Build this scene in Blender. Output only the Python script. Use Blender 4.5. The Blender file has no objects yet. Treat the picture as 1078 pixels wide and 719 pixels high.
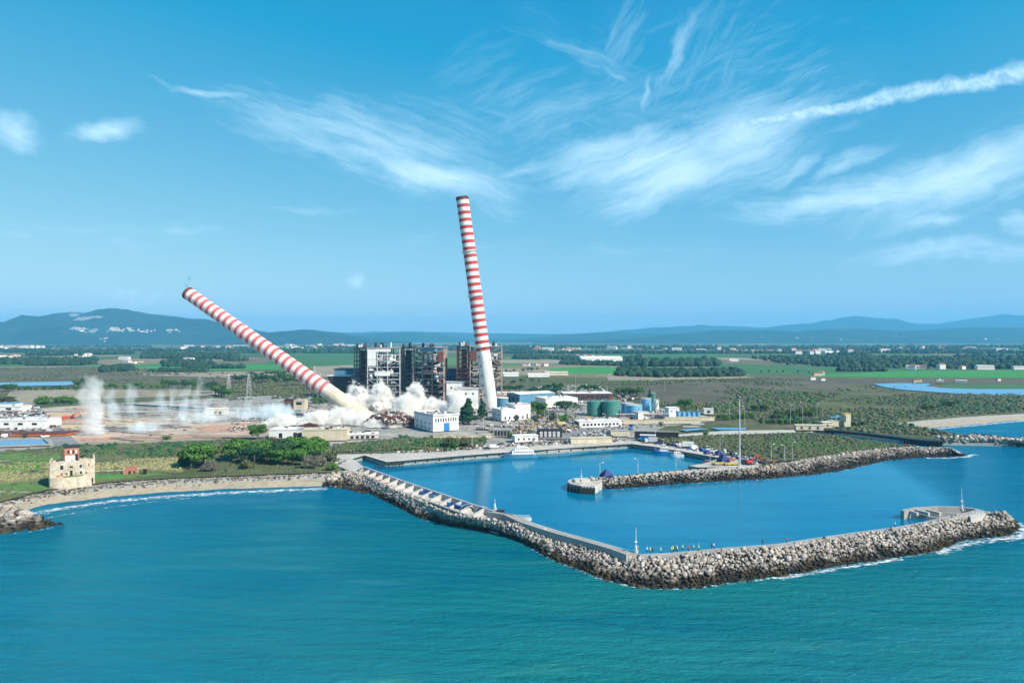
import bpy, math, random
import numpy as np
from mathutils import Vector, Matrix
from mathutils.geometry import tessellate_polygon
R = math.radians
scene = bpy.context.scene
COL = scene.collection
rng = random.Random(7)
nrng = np.random.default_rng(7)

# ------------------------------------------------------------------ camera
HCAM, HY, F, CX = 68.0, 356.0, 719.0, 539.0
cam_d = bpy.data.cameras.new('camera'); cam = bpy.data.objects.new('camera', cam_d); COL.objects.link(cam)
cam.location = (0, 0, HCAM); cam.rotation_euler = (R(90), 0, 0)
cam_d.sensor_width = 36; cam_d.lens = 36 * F / 1078
cam_d.shift_y = -(359.5 - HY) / 1078
cam_d.clip_start = 1; cam_d.clip_end = 120000
scene.camera = cam

# ------------------------------------------------------------------ render settings
scene.render.engine = 'CYCLES'
cy = scene.cycles
cy.use_denoising = True
try: cy.denoiser = 'OPENIMAGEDENOISE'
except Exception: pass
cy.max_bounces = 6; cy.diffuse_bounces = 3; cy.glossy_bounces = 3; cy.transmission_bounces = 2
cy.transparent_max_bounces = 12; cy.volume_bounces = 2
cy.volume_step_rate = 2.0; cy.volume_max_steps = 96
cy.use_adaptive_sampling = True; cy.adaptive_threshold = 0.02
scene.view_settings.view_transform = 'Standard'
scene.view_settings.look = 'None'
scene.view_settings.exposure = 0.68
scene.view_settings.gamma = 1.0
scene.view_settings.use_curve_mapping = False

# ------------------------------------------------------------------ sun and sky
SUN_EL = R(40)
SUN_DIR = Vector((0.80, -0.60, 0)).normalized() * math.cos(SUN_EL) + Vector((0, 0, math.sin(SUN_EL)))
sun_d = bpy.data.lights.new('sun', 'SUN'); sun_d.energy = 4.8; sun_d.angle = R(0.53); sun_d.color = (1.0, 0.93, 0.82)
sun = bpy.data.objects.new('sun', sun_d); COL.objects.link(sun)
sun.rotation_euler = SUN_DIR.to_track_quat('Z', 'Y').to_euler(); sun.location = (400, -300, 500)

world = bpy.data.worlds.new('World'); scene.world = world; world.use_nodes = True
wt = world.node_tree; wt.nodes.clear()
class NT:
    """tiny wrapper that makes node graphs short to write"""
    def __init__(s, nt): s.nt = nt
    def n(s, typ, **kw):
        nd = s.nt.nodes.new(typ)
        for k, v in kw.items():
            if k == 'ins':
                for i, val in v.items(): s.set(nd, i, val)
            else: setattr(nd, k, v)
        return nd
    def set(s, nd, i, val):
        sock = nd.inputs[i]
        if isinstance(val, bpy.types.NodeSocket): s.nt.links.new(val, sock)
        elif isinstance(val, bpy.types.Node): s.nt.links.new(val.outputs[0], sock)
        else: sock.default_value = val
    def m(s, op, a, b=0.0, c=0.0, clamp=False):
        nd = s.n('ShaderNodeMath', operation=op, use_clamp=clamp)
        s.set(nd, 0, a); s.set(nd, 1, b)
        if op in ('MULTIPLY_ADD', 'SMOOTH_MIN', 'SMOOTH_MAX'): s.set(nd, 2, c)
        return nd.outputs[0]
    def mix(s, fac, a, b, blend='MIX'):
        nd = s.n('ShaderNodeMix', data_type='RGBA', blend_type=blend)
        s.set(nd, 0, fac)
        for i, v in ((6, a), (7, b)):
            if isinstance(v, (tuple, list)) and len(v) == 3: v = (*v, 1)
            s.set(nd, i, v)
        return nd.outputs[2]
    def rng(s, v, a, b, c=0.0, d=1.0, smooth=False):
        nd = s.n('ShaderNodeMapRange', clamp=True)
        if smooth: nd.interpolation_type = 'SMOOTHSTEP'
        for i, x in enumerate((v, a, b, c, d)): s.set(nd, i, x)
        return nd.outputs[0]
    def noise(s, vec, scale, detail=4, rough=0.55, dist=0.0, out=0):
        nd = s.n('ShaderNodeTexNoise')
        if vec is not None: s.set(nd, 'Vector', vec)
        s.set(nd, 'Scale', scale); s.set(nd, 'Detail', detail); s.set(nd, 'Roughness', rough); s.set(nd, 'Distortion', dist)
        return nd.outputs[out]
    def vmap(s, vec, loc=(0, 0, 0), rot=(0, 0, 0), scale=(1, 1, 1), typ='POINT'):
        nd = s.n('ShaderNodeMapping', vector_type=typ)
        s.set(nd, 'Vector', vec); s.set(nd, 'Location', loc); s.set(nd, 'Rotation', rot); s.set(nd, 'Scale', scale)
        return nd.outputs[0]
    def v(s, op, a, b=None):
        nd = s.n('ShaderNodeVectorMath', operation=op)
        s.set(nd, 0, a)
        if b is not None: s.set(nd, 1, b)
        return nd
W = NT(wt)
sky = W.n('ShaderNodeTexSky', sky_type='NISHITA', sun_disc=False, sun_elevation=SUN_EL,
          sun_rotation=math.atan2(SUN_DIR.x, SUN_DIR.y), altitude=60, air_density=1.0, dust_density=0.6, ozone_density=2.2)
sep = W.n('ShaderNodeSeparateColor', ins={0: sky.outputs[0]})
chan = []
SKY_GRADE = ((0, 1.28, 0.86, 1.20, 0.05), (1, 0.0, 0.70, 1.60, 0.1), (1, 0.0, 0.29, 4.10, 0.1))     # the photograph's colour response to the sky: source channel, toe, power, gain, floor
for (c, off, pw, gn, lo) in SKY_GRADE:
    x = W.m('MAXIMUM', W.m('SUBTRACT', sep.outputs[c], off), 0.0001)
    chan.append(W.m('MAXIMUM', W.m('MULTIPLY', W.m('POWER', x, pw), gn), lo))
comb = W.n('ShaderNodeCombineColor', ins={0: chan[0], 1: chan[1], 2: chan[2]})
# high cirrus: soft streaky patches placed by direction in the sky
tc = W.n('ShaderNodeTexCoord')
sx = W.n('ShaderNodeSeparateXYZ', ins={0: tc.outputs['Generated']})
yy = W.m('MAXIMUM', sx.outputs[1], 0.02)
uv = W.n('ShaderNodeCombineXYZ', ins={0: W.m('DIVIDE', sx.outputs[0], yy), 1: W.m('DIVIDE', sx.outputs[2], yy), 2: 0.0}).outputs[0]
warp = W.noise(uv, 5.0, 4, 0.6, out=1)
uvw = W.v('ADD', uv, W.v('SCALE', W.v('SUBTRACT', warp, (0.5, 0.5, 0.5)).outputs[0]).outputs[0])
uvw.inputs[1].links[0].from_node.inputs['Scale'].default_value = 0.10
uvw = uvw.outputs[0]
warp2 = W.noise(uv, 16.0, 3, 0.6, out=1)
w2 = W.v('SCALE', W.v('SUBTRACT', warp2, (0.5, 0.5, 0.5)).outputs[0]); w2.inputs['Scale'].default_value = 0.03
uvw2 = W.v('ADD', uvw, w2.outputs[0]).outputs[0]
wv3 = W.v('SCALE', W.v('SUBTRACT', warp, (0.5, 0.5, 0.5)).outputs[0]); wv3.inputs['Scale'].default_value = 0.045
wv4 = W.v('SCALE', W.v('SUBTRACT', warp2, (0.5, 0.5, 0.5)).outputs[0]); wv4.inputs['Scale'].default_value = 0.012
uvs = W.v('ADD', W.v('ADD', uv, wv3.outputs[0]).outputs[0], wv4.outputs[0]).outputs[0]
def streak(ang, sl, ss, det=9):
    rt_ = W.vmap(uvs, rot=(0, 0, R(-ang)))
    a_ = W.noise(W.vmap(rt_, scale=(sl, ss, 1)), 1.0, det, 0.66, 0.3); b_ = W.noise(W.vmap(rt_, loc=(3, 5, 0), scale=(sl * 2.6, ss * 3.2, 1)), 1.0, 5, 0.7, 0.6)
    return W.m('ADD', W.m('MULTIPLY', a_, 0.66), W.m('MULTIPLY', b_, 0.34))
S = {'a': streak(-20, 4.0, 22), 'b': streak(22, 4.0, 20), 'c': streak(62, 5, 26), 'd': streak(2, 6, 34), 'p': streak(10, 40, 60, 3)}
def blob(px, py, lx, ly, ang, stren, key, power=0.75):
    loc = ((px - CX) / F, (HY - py) / F, 0)
    q = W.vmap(uvw, loc=loc, rot=(0, 0, R(ang)), scale=(lx * 1.25 / F, ly * 1.7 / F, 1), typ='TEXTURE')
    ln = W.v('LENGTH', q).outputs['Value']
    m_ = W.m('POWER', W.rng(ln, 1.0, 0.0, smooth=True), power)
    m_ = W.m('MULTIPLY', m_, min(1.35, stren * 1.25 + 0.06))
    lo = W.m('SUBTRACT', 0.56, W.m('MULTIPLY', m_, 0.24))
    return W.m('MULTIPLY', W.m('POWER', m_, 0.6), W.m('ADD', W.m('MULTIPLY', W.rng(S[key], lo, W.m('ADD', lo, 0.39)), 0.94), 0.06))
CL = [(400, 160, 190, 34, -19, 0.85, 'a'), (450, 186, 120, 22, -16, 1.15, 'a'), (300, 135, 110, 12, -22, 0.5, 'a'), (225, 98, 70, 5, -14, 0.7, 'a'),
      (480, 150, 160, 45, -10, 0.35, 'a'), (560, 178, 62, 9, 22, 0.8, 'b'), (650, 170, 110, 34, 8, 1.05, 'b'), (700, 192, 110, 32, 22, 1.15, 'b'), (785, 145, 160, 46, 30, 0.9, 'b'), (600, 130, 160, 60, -15, 0.35, 'b'),
      (700, 110, 200, 90, 35, 0.33, 'b'), (740, 60, 120, 60, 50, 0.22, 'c'), (620, 90, 110, 50, -30, 0.24, 'a'), (708, 58, 78, 8, 60, 0.6, 'c'), (676, 96, 36, 4, 68, 0.65, 'c'), (610, 55, 100, 20, -35, 0.36, 'a'), (645, 78, 50, 5, -30, 0.45, 'a'), (655, 40, 90, 30, 75, 0.3, 'c'),
      (930, 208, 205, 17, 5, 1.25, 'd'), (1010, 192, 170, 30, 13, 0.95, 'b'), (1085, 165, 120, 34, 25, 0.7, 'b'), (835, 180, 55, 8, 25, 0.7, 'b'), (890, 175, 60, 8, 24, 0.7, 'b'),
      (980, 234, 70, 7, -3, 0.8, 'd'), (1075, 237, 30, 9, 0, 0.9, 'd'), (1000, 262, 150, 10, 1, 0.8, 'd'), (880, 272, 260, 10, 0, 0.28, 'd'), (640, 262, 160, 9, 0, 0.25, 'd'),
      (12, 135, 42, 17, -10, 0.95, 'a'), (115, 138, 44, 11, -6, 0.95, 'a'), (110, 243, 120, 10, -2, 0.35, 'd'), (185, 242, 60, 5, 3, 0.45, 'd'), (30, 250, 40, 6, -10, 0.4, 'd'),
      (340, 222, 110, 4, -4, 0.35, 'd'), (140, 302, 60, 8, -8, 0.6, 'p'), (379, 291, 14, 9, 10, 0.85, 'p'), (470, 262, 200, 12, 0, 0.22, 'd')]
tot = None
for c in CL:
    b_ = blob(*c)
    tot = b_ if tot is None else W.m('SMOOTH_MAX', tot, b_, 0.015)
# lumpy old contrail running up to the right
q = W.vmap(uv, loc=((890 - CX) / F, (HY - 112) / F, 0), rot=(0, 0, R(10.8)), scale=(1 / F, 1 / F, 1), typ='TEXTURE')
qs = W.n('ShaderNodeSeparateXYZ', ins={0: q})
wid = W.rng(qs.outputs[0], -190, 200, 5, 16)
lum = W.noise(W.vmap(uvw2, rot=(0, 0, R(-35)), scale=(30, 46, 1)), 1.0, 3, 0.5)
wid = W.m('MULTIPLY', wid, W.rng(lum, 0.25, 0.75, 0.55, 1.35))
bend = W.m('ADD', qs.outputs[1], W.m('MULTIPLY', W.m('SUBTRACT', W.noise(uvw, 7.0, 2, 0.5), 0.5), 14.0))
ctr = W.rng(W.m('DIVIDE', W.m('ABSOLUTE', bend), wid), 1.0, 0.15, smooth=True)
ctr = W.m('MULTIPLY', ctr, W.rng(qs.outputs[0], -215, -60, 0, 0.80, smooth=True))
ctr = W.m('MULTIPLY', ctr, W.rng(W.noise(uvw2, 60.0, 5, 0.7), 0.36, 0.6, 0.45, 1.0))
tot = W.m('MAXIMUM', W.m('MULTIPLY', tot, 0.9), W.m('ADD', ctr, W.m('MULTIPLY', tot, 0.3)))
tot = W.m('MULTIPLY', W.m('MINIMUM', W.m('MULTIPLY', tot, 1.15), 1.0), 0.78)
cloudc = W.mix(tot, comb.outputs[0], (6.4, 8.9, 10.6))
bg = W.n('ShaderNodeBackground', ins={'Color': cloudc, 'Strength': 0.079})
W.n('ShaderNodeOutputWorld', ins={0: bg})

# ------------------------------------------------------------------ helpers: pixels to ground, meshes, things
def P(px, py, z=2.0):
    """where the line of sight through a point of the photograph meets the level z: used like a surveyor's plan"""
    y = F * (HCAM - z) / (py - HY)
    return ((px - CX) * y / F, y, z)
def D(px, y, z=0.0): return ((px - CX) * y / F, y, z)
def ZH(py, y): return HCAM - (py - HY) * y / F       # height seen at row py at distance y

def tag(o, label=None, cat=None, group=None, kind=None):
    if label: o['label'] = label
    if cat: o['category'] = cat
    if group: o['group'] = group
    if kind: o['kind'] = kind
    return o
def empty(name, loc=(0, 0, 0), rz=0, **kw):
    o = bpy.data.objects.new(name, None); COL.objects.link(o)
    o.location = loc; o.rotation_euler = (0, 0, rz); o.empty_display_size = 0.5
    return tag(o, **kw)

class MB:
    """mesh builder"""
    def __init__(s): s.v = []; s.f = []; s.m = []; s.c = []
    def add(s, vs, fs, mi=0, col=None):
        b = len(s.v); s.v.extend([tuple(p) for p in vs]); s.f.extend([tuple(i + b for i in f) for f in fs]); s.m.extend([mi] * len(fs))
        s.c.extend([col if col is not None else 0.5] * len(vs))
        return s
    def box(s, c, size, rz=0, mi=0, col=None, taper=1.0, tilt=None):
        """box standing on z=c[2]"""
        hx, hy, h = size[0] / 2, size[1] / 2, size[2]
        vs = [(-hx, -hy, 0), (hx, -hy, 0), (hx, hy, 0), (-hx, hy, 0)]
        vs += [(x * taper, y * taper, h) for x, y, _ in vs]
        M = Matrix.Rotation(rz, 3, 'Z')
        if tilt is not None: M = M @ tilt
        vs = [M @ Vector(p) + Vector(c) for p in vs]
        return s.add(vs, [(3, 2, 1, 0), (4, 5, 6, 7), (0, 1, 5, 4), (1, 2, 6, 5), (2, 3, 7, 6), (3, 0, 4, 7)], mi, col)
    def beam(s, a, b, w, h=None, mi=0, col=None):
        a, b = Vector(a), Vector(b); d = b - a
        if d.length < 1e-6: return s
        h = h or w
        q = d.to_track_quat('Z', 'Y').to_matrix()
        vs = []
        for k in (0, 1):
            for x, y in ((-1, -1), (1, -1), (1, 1), (-1, 1)):
                vs.append(q @ Vector((x * w / 2, y * h / 2, k * d.length)) + a)
        return s.add(vs, [(3, 2, 1, 0), (4, 5, 6, 7), (0, 1, 5, 4), (1, 2, 6, 5), (2, 3, 7, 6), (3, 0, 4, 7)], mi, col)
    def cyl(s, a, b, r0, r1=None, n=12, mi=0, cap=True, col=None):
        r1 = r0 if r1 is None else r1
        a, b = Vector(a), Vector(b); d = b - a
        q = d.to_track_quat('Z', 'Y').to_matrix()
        vs = []
        for k, r in ((0, r0), (1, r1)):
            for i in range(n):
                t = 2 * math.pi * i / n
                vs.append(q @ Vector((r * math.cos(t), r * math.sin(t), k * d.length)) + a)
        fs = [(i, (i + 1) % n, n + (i + 1) % n, n + i) for i in range(n)]
        if cap: fs += [tuple(reversed(range(n))), tuple(range(n, 2 * n))]
        return s.add(vs, fs, mi, col)
    def prism(s, pts, z0, z1, mi=0, top=True, mside=None, col=None):
        """pts: 2D outline; walls from z0 to z1 and a top"""
        n = len(pts)
        ar = sum(pts[i][0] * pts[(i + 1) % n][1] - pts[(i + 1) % n][0] * pts[i][1] for i in range(n))
        if ar < 0: pts = list(reversed(pts))
        vs = [(p[0], p[1], z0) for p in pts] + [(p[0], p[1], z1) for p in pts]
        s.add(vs, [(i, (i + 1) % n, n + (i + 1) % n, n + i) for i in range(n)], mi if mside is None else mside, col)
        if top:
            tv = [Vector((p[0], p[1], z1)) for p in pts]
            tri = tessellate_polygon([tv]); fs = []
            for a, b, c in tri:
                cr = (tv[b] - tv[a]).cross(tv[c] - tv[a]).z
                fs.append((a, b, c) if cr > 0 else (a, c, b))
            s.add(tv, fs, mi, col)
        return s
    def strip(s, A, B, mi=0, col=None):
        """quads between two polylines of equal length"""
        n = len(A)
        return s.add(list(A) + list(B), [(i, i + 1, n + i + 1, n + i) for i in range(n - 1)], mi, col)
    def build(s, name, mats, parent=None, smooth=False, attr=False):
        me = bpy.data.meshes.new(name)
        me.from_pydata(s.v, [], s.f)
        mats = mats if isinstance(mats, (list, tuple)) else [mats]
        for m_ in mats: me.materials.append(m_)
        if len(mats) > 1: me.polygons.foreach_set('material_index', s.m)
        if smooth: me.polygons.foreach_set('use_smooth', [True] * len(s.f))
        if attr:
            a = me.attributes.new('tone', 'FLOAT', 'POINT'); a.data.foreach_set('value', s.c)
        me.validate(); me.update()
        o = bpy.data.objects.new(name, me); COL.objects.link(o)
        if parent: o.parent = parent
        return o
def np_mesh(name, V, Fc, mats, tone=None, parent=None, smooth=False):
    me = bpy.data.meshes.new(name)
    nf, k = Fc.shape
    me.vertices.add(len(V)); me.vertices.foreach_set('co', V.astype(np.float32).ravel())
    me.loops.add(nf * k); me.loops.foreach_set('vertex_index', Fc.astype(np.int32).ravel())
    me.polygons.add(nf); me.polygons.foreach_set('loop_start', np.arange(0, nf * k, k, dtype=np.int32))
    me.polygons.foreach_set('loop_total', np.full(nf, k, dtype=np.int32))
    if smooth: me.polygons.foreach_set('use_smooth', np.ones(nf, dtype=bool))
    for m_ in (mats if isinstance(mats, (list, tuple)) else [mats]): me.materials.append(m_)
    if tone is not None:
        a = me.attributes.new('tone', 'FLOAT', 'POINT'); a.data.foreach_set('value', tone.astype(np.float32))
    me.update(calc_edges=True); me.validate()
    o = bpy.data.objects.new(name, me); COL.objects.link(o)
    if parent: o.parent = parent
    return o
def copy_tree(o, parent=None):
    c = o.copy(); COL.objects.link(c); c.parent = parent
    for ch in o.children: copy_tree(ch, c)
    return c

# ------------------------------------------------------------------ materials
def mat(name, rough=0.85, spec=0.3):
    m_ = bpy.data.materials.new(name); m_.use_nodes = True
    t = m_.node_tree; t.nodes.clear(); N = NT(t)
    bs = N.n('ShaderNodeBsdfPrincipled', ins={'Roughness': rough, 'Specular IOR Level': spec})
    out = N.n('ShaderNodeOutputMaterial', ins={0: bs.outputs[0]})
    return m_, N, bs, out
def simple(name, c, rough=0.8, var=0.25, scale=0.3, c2=None, metal=0.0, fine=3.0, spec=0.3, rand=0.0, streaks=False):
    """weathered paint or stone: large soft stains plus fine grain, in world metres"""
    m_, N, bs, out = mat(name, rough, spec)
    geo = N.n('ShaderNodeNewGeometry').outputs['Position']
    n1 = N.noise(geo, scale, 5, 0.6); n2 = N.noise(geo, fine, 3, 0.6)
    if streaks: n2 = N.noise(N.vmap(geo, scale=(1.1, 1.1, 0.10)), 1.0, 5, 0.65)
    f = N.rng(N.m('ADD', N.m('MULTIPLY', n1, 0.65), N.m('MULTIPLY', n2, 0.35)), 0.32, 0.68)
    c2 = c2 or tuple(x * (1 - var * 1.6) for x in c)
    col = N.mix(f, c2, c)
    if rand:
        ra = N.n('ShaderNodeObjectInfo').outputs['Random']
        col = N.mix(1.0, col, N.n('ShaderNodeCombineColor', ins={0: N.rng(ra, 0, 1, 1 - rand, 1), 1: N.rng(ra, 0, 1, 1 - rand, 1), 2: N.rng(ra, 0, 1, 1 - rand, 1)}).outputs[0], 'MULTIPLY')
    N.set(bs, 'Base Color', col); N.set(bs, 'Metallic', metal)
    return m_
M = {}
M['white'] = simple('white_render', (0.78, 0.77, 0.74), var=0.20, scale=0.15, streaks=True)
M['cream'] = simple('cream_render', (0.64, 0.56, 0.41), var=0.26, scale=0.2, streaks=True)
M['grey'] = simple('grey_concrete', (0.36, 0.35, 0.33), var=0.25, scale=0.15)
M['lgrey'] = simple('light_concrete', (0.52, 0.50, 0.46), var=0.22, scale=0.12)
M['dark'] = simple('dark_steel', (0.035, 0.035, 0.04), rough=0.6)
M['rust'] = simple('rusty_steel', (0.16, 0.06, 0.035), c2=(0.06, 0.03, 0.025), fine=1.2)
M['rustred'] = simple('red_brown_panel', (0.18, 0.05, 0.04), c2=(0.10, 0.04, 0.035))
M['steel'] = simple('pale_steel', (0.60, 0.61, 0.60), rough=0.55, c2=(0.30, 0.29, 0.28), scale=0.4)
M['glass'] = simple('dark_window', (0.02, 0.03, 0.04), rough=0.15, var=0.1, spec=0.5)
M['blue'] = simple('blue_paint', (0.03, 0.22, 0.55), rough=0.5)
M['navy'] = simple('navy_cover', (0.02, 0.035, 0.16), rough=0.6)
M['red'] = simple('red_paint', (0.60, 0.05, 0.03), rough=0.5)
M['orange'] = simple('orange_paint', (0.65, 0.16, 0.04), rough=0.55)
M['yellow'] = simple('yellow_paint', (0.60, 0.45, 0.10), rough=0.6)
M['green'] = simple('green_tank_paint', (0.06, 0.24, 0.15), rough=0.5, c2=(0.05, 0.20, 0.19))
M['tankblue'] = simple('blue_tank_paint', (0.14, 0.42, 0.62), rough=0.45, c2=(0.10, 0.33, 0.52))
M['brick'] = simple('red_brick', (0.42, 0.16, 0.10), c2=(0.26, 0.12, 0.08), fine=1.5)
M['stone'] = simple('ochre_stone', (0.62, 0.55, 0.43), c2=(0.28, 0.22, 0.16), scale=0.45, fine=1.6)
M['hivis'] = simple('hi_vis_yellow', (0.50, 0.60, 0.08), var=0.05)
M['skin'] = simple('skin', (0.50, 0.30, 0.21), var=0.05)
M['rubber'] = simple('black_rubber', (0.02, 0.02, 0.02))
M['rustframe'] = simple('rust_stained_steel', (0.50, 0.43, 0.38), c2=(0.18, 0.11, 0.085), scale=0.15, fine=0.8)
M['wood'] = simple('weathered_wood', (0.28, 0.18, 0.10), c2=(0.16, 0.10, 0.06))
M['bluewall'] = simple('blue_grey_cladding', (0.10, 0.26, 0.38), c2=(0.07, 0.18, 0.28), rough=0.6)
# ------------------------------------------------------------------ water
def water_mat(name):
    m_, N, bs, out = mat(name, 0.07, 0.5)
    calm = N.n('ShaderNodeAttribute', attribute_name='tone').outputs['Fac']
    N.set(bs, 'IOR', 1.30); N.set(bs, 'Specular Tint', (0.45, 0.85, 1.0, 1))
    geo = N.n('ShaderNodeNewGeometry').outputs['Position']
    xyz = N.n('ShaderNodeSeparateXYZ', ins={0: geo})
    big = N.noise(N.vmap(geo, rot=(0, 0, R(14)), scale=(0.006, 0.022, 1)), 1.0, 5, 0.6, 0.4)
    med = N.noise(N.vmap(geo, rot=(0, 0, R(8)), scale=(0.02, 0.09, 1)), 1.0, 5, 0.65)
    # silty turquoise close to the shore, clearer blue in the harbour, further along the coast and in the open bay
    green = N.mix(N.rng(big, 0.33, 0.70), (0.001, 0.122, 0.190), (0.014, 0.205, 0.178))
    blue = N.mix(N.rng(med, 0.3, 0.7), (0.000, 0.105, 0.205), (0.001, 0.150, 0.255))
    f = N.m('ADD', N.rng(xyz.outputs[0], 60, 300, 0, 0.9), N.rng(xyz.outputs[1], 225, 330, 0, 0.75))
    f = N.m('ADD', f, N.rng(xyz.outputs[0], 10, -90, 0, 0.50))
    f = N.m('ADD', f, N.m('MULTIPLY', N.m('SUBTRACT', big, 0.5), 1.3), clamp=True)
    f = N.m('MAXIMUM', f, calm)
    col = N.mix(f, green, blue)
    silt = N.rng(N.noise(N.vmap(geo, rot=(0, 0, R(10)), scale=(0.010, 0.045, 1)), 1.0, 6, 0.65, 1.0), 0.58, 0.78)
    silt = N.m('MULTIPLY', silt, N.m('SUBTRACT', 1.0, calm))
    wind = N.rng(N.noise(N.vmap(geo, rot=(0, 0, R(-9)), scale=(0.014, 0.06, 1)), 1.0, 5, 0.6, 0.8), 0.35, 0.65, 0.04, N.rng(calm, 0, 1, 0.20, 0.05)); N.set(bs, 'Roughness', wind)
    col = N.mix(N.m('MULTIPLY', silt, 0.6), col, (0.06, 0.27, 0.21))
    N.set(bs, 'Base Color', col)
    w1 = N.n('ShaderNodeTexWave', wave_type='BANDS', bands_direction='Y')
    N.set(w1, 'Vector', N.vmap(geo, rot=(0, 0, R(7)))); N.set(w1, 'Scale', 0.055); N.set(w1, 'Distortion', 9.0); N.set(w1, 'Detail', 4.0); N.set(w1, 'Detail Scale', 0.35)
    n1 = N.noise(N.vmap(geo, rot=(0, 0, R(5)), scale=(0.16, 0.5, 1)), 1.0, 6, 0.62, 0.3)
    n2 = N.noise(N.vmap(geo, rot=(0, 0, R(-12)), scale=(0.9, 2.0, 1)), 1.0, 3, 0.6)
    h = N.m('ADD', N.m('MULTIPLY', n1, N.rng(calm, 0, 1, 1.5, 0.07)), N.m('MULTIPLY', n2, N.rng(calm, 0, 1, 0.60, 0.035)))
    h = N.m('ADD', h, N.m('MULTIPLY', w1.outputs[0], N.rng(calm, 0, 1, 0.26, 0.02)))
    b = N.n('ShaderNodeBump', ins={'Strength': N.rng(calm, 0, 1, 0.85, 0.5), 'Distance': 1.15, 'Height': h})
    N.set(bs, 'Normal', b.outputs[0])
    # body colour of the water under a blue-tinted mirror layer
    df = N.n('ShaderNodeBsdfDiffuse', ins={'Color': col, 'Normal': b.outputs[0]})
    gl = N.n('ShaderNodeBsdfGlossy', ins={'Color': N.mix(calm, (0.26, 0.80, 1.0), (0.50, 0.88, 1.0)), 'Roughness': wind, 'Normal': b.outputs[0]})
    fr = N.n('ShaderNodeFresnel', ins={'IOR': 1.32, 'Normal': b.outputs[0]})
    mx = N.n('ShaderNodeMixShader', ins={0: fr, 1: df, 2: gl}); N.set(out, 0, mx)
    return m_
M['sea'] = water_mat('sea_water')
m_, N, bs, out = mat('pond_water', 0.12, 0.5); N.set(bs, 'Base Color', (0.05, 0.20, 0.36, 1)); M['pond'] = m_

# ------------------------------------------------------------------ ground materials
def ground_mat(name, c1, c2, c3, s=(0.02, 0.15, 1.0), rough=0.95, bump=0.0):
    m_, N, bs, out = mat(name, rough, 0.1)
    geo = N.n('ShaderNodeNewGeometry').outputs['Position']
    a = N.noise(geo, s[0], 6, 0.65, 0.3); b = N.noise(geo, s[1], 5, 0.65); c = N.noise(geo, s[2], 3, 0.6)
    col = N.mix(N.rng(a, 0.38, 0.62), c1, c2)
    col = N.mix(N.rng(N.m('ADD', N.m('MULTIPLY', b, 0.6), N.m('MULTIPLY', c, 0.4)), 0.47, 0.66), col, c3)
    N.set(bs, 'Base Color', col)
    return m_
# the plain: dull scrub near, a patchwork of fields further inland
m_, N, bs, out = mat('plain_ground', 0.95, 0.1)
geo = N.n('ShaderNodeNewGeometry').outputs['Position']
xyz = N.n('ShaderNodeSeparateXYZ', ins={0: geo})
a = N.noise(geo, 0.012, 6, 0.65, 0.3); b = N.noise(geo, 0.09, 5, 0.65)
near = N.mix(N.rng(a, 0.4, 0.62), (0.075, 0.095, 0.042), (0.15, 0.13, 0.075))
near = N.mix(N.rng(b, 0.5, 0.68), near, (0.030, 0.050, 0.022))
fv = N.vmap(geo, rot=(0, 0, R(17)), scale=(0.0026, 0.0016, 1))
vo = N.n('ShaderNodeTexVoronoi', distance='CHEBYCHEV', ins={'Vector': fv, 'Scale': 1.0, 'Randomness': 0.85})
vc = N.n('ShaderNodeSeparateColor', ins={0: vo.outputs['Color']})
cr = N.n('ShaderNodeValToRGB', ins={0: vc.outputs[0]})
cr.color_ramp.interpolation = 'CONSTANT'
els = [(0.0, (0.085, 0.11, 0.05)), (0.16, (0.045, 0.15, 0.045)), (0.3, (0.22, 0.18, 0.115)), (0.42, (0.06, 0.115, 0.045)), (0.55, (0.14, 0.12, 0.08)), (0.68, (0.08, 0.19, 0.055)), (0.8, (0.30, 0.25, 0.17)), (0.9, (0.05, 0.085, 0.04))]
cr.color_ramp.elements[0].position = 0; cr.color_ramp.elements[0].color = (*els[0][1], 1)
cr.color_ramp.elements[1].position = els[1][0]; cr.color_ramp.elements[1].color = (*els[1][1], 1)
for p_, c_ in els[2:]:
    e = cr.color_ramp.elements.new(p_); e.color = (*c_, 1)
fld = N.mix(N.m('MULTIPLY', N.rng(N.noise(geo, 0.008, 5, 0.7), 0.4, 0.65), 0.5), cr.outputs[0], (0.11, 0.11, 0.06))
N.set(bs, 'Base Color', N.mix(N.rng(N.m('ADD', xyz.outputs[1], N.m('MULTIPLY', a, 500)), 1300, 1600), near, fld))
M['plain'] = m_
M['scrubland'] = ground_mat('scrub_ground', (0.074, 0.096, 0.040), (0.147, 0.144, 0.072), (0.037, 0.060, 0.024), (0.03, 0.2, 0.9))
M['drygrass'] = ground_mat('dry_grass_ground', (0.24, 0.20, 0.10), (0.16, 0.18, 0.07), (0.11, 0.12, 0.05), (0.05, 0.3, 1.2))
M['meadow'] = ground_mat('green_grass_ground', (0.09, 0.19, 0.05), (0.13, 0.20, 0.06), (0.07, 0.12, 0.04), (0.02, 0.2, 1.0))
M['crop'] = ground_mat('bright_crop', (0.044, 0.208, 0.048), (0.059, 0.240, 0.056), (0.044, 0.176, 0.048), (0.01, 0.02, 0.05))
M['crop2'] = ground_mat('dull_crop', (0.048, 0.135, 0.053), (0.069, 0.150, 0.060), (0.041, 0.105, 0.045), (0.006, 0.02, 0.05))
M['marsh'] = ground_mat('brown_marsh', (0.099, 0.086, 0.061), (0.132, 0.119, 0.079), (0.060, 0.072, 0.040), (0.008, 0.03, 0.12))
M['tan'] = ground_mat('tan_soil', (0.313, 0.272, 0.196), (0.250, 0.212, 0.153), (0.172, 0.153, 0.102), (0.01, 0.06, 0.3))
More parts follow.
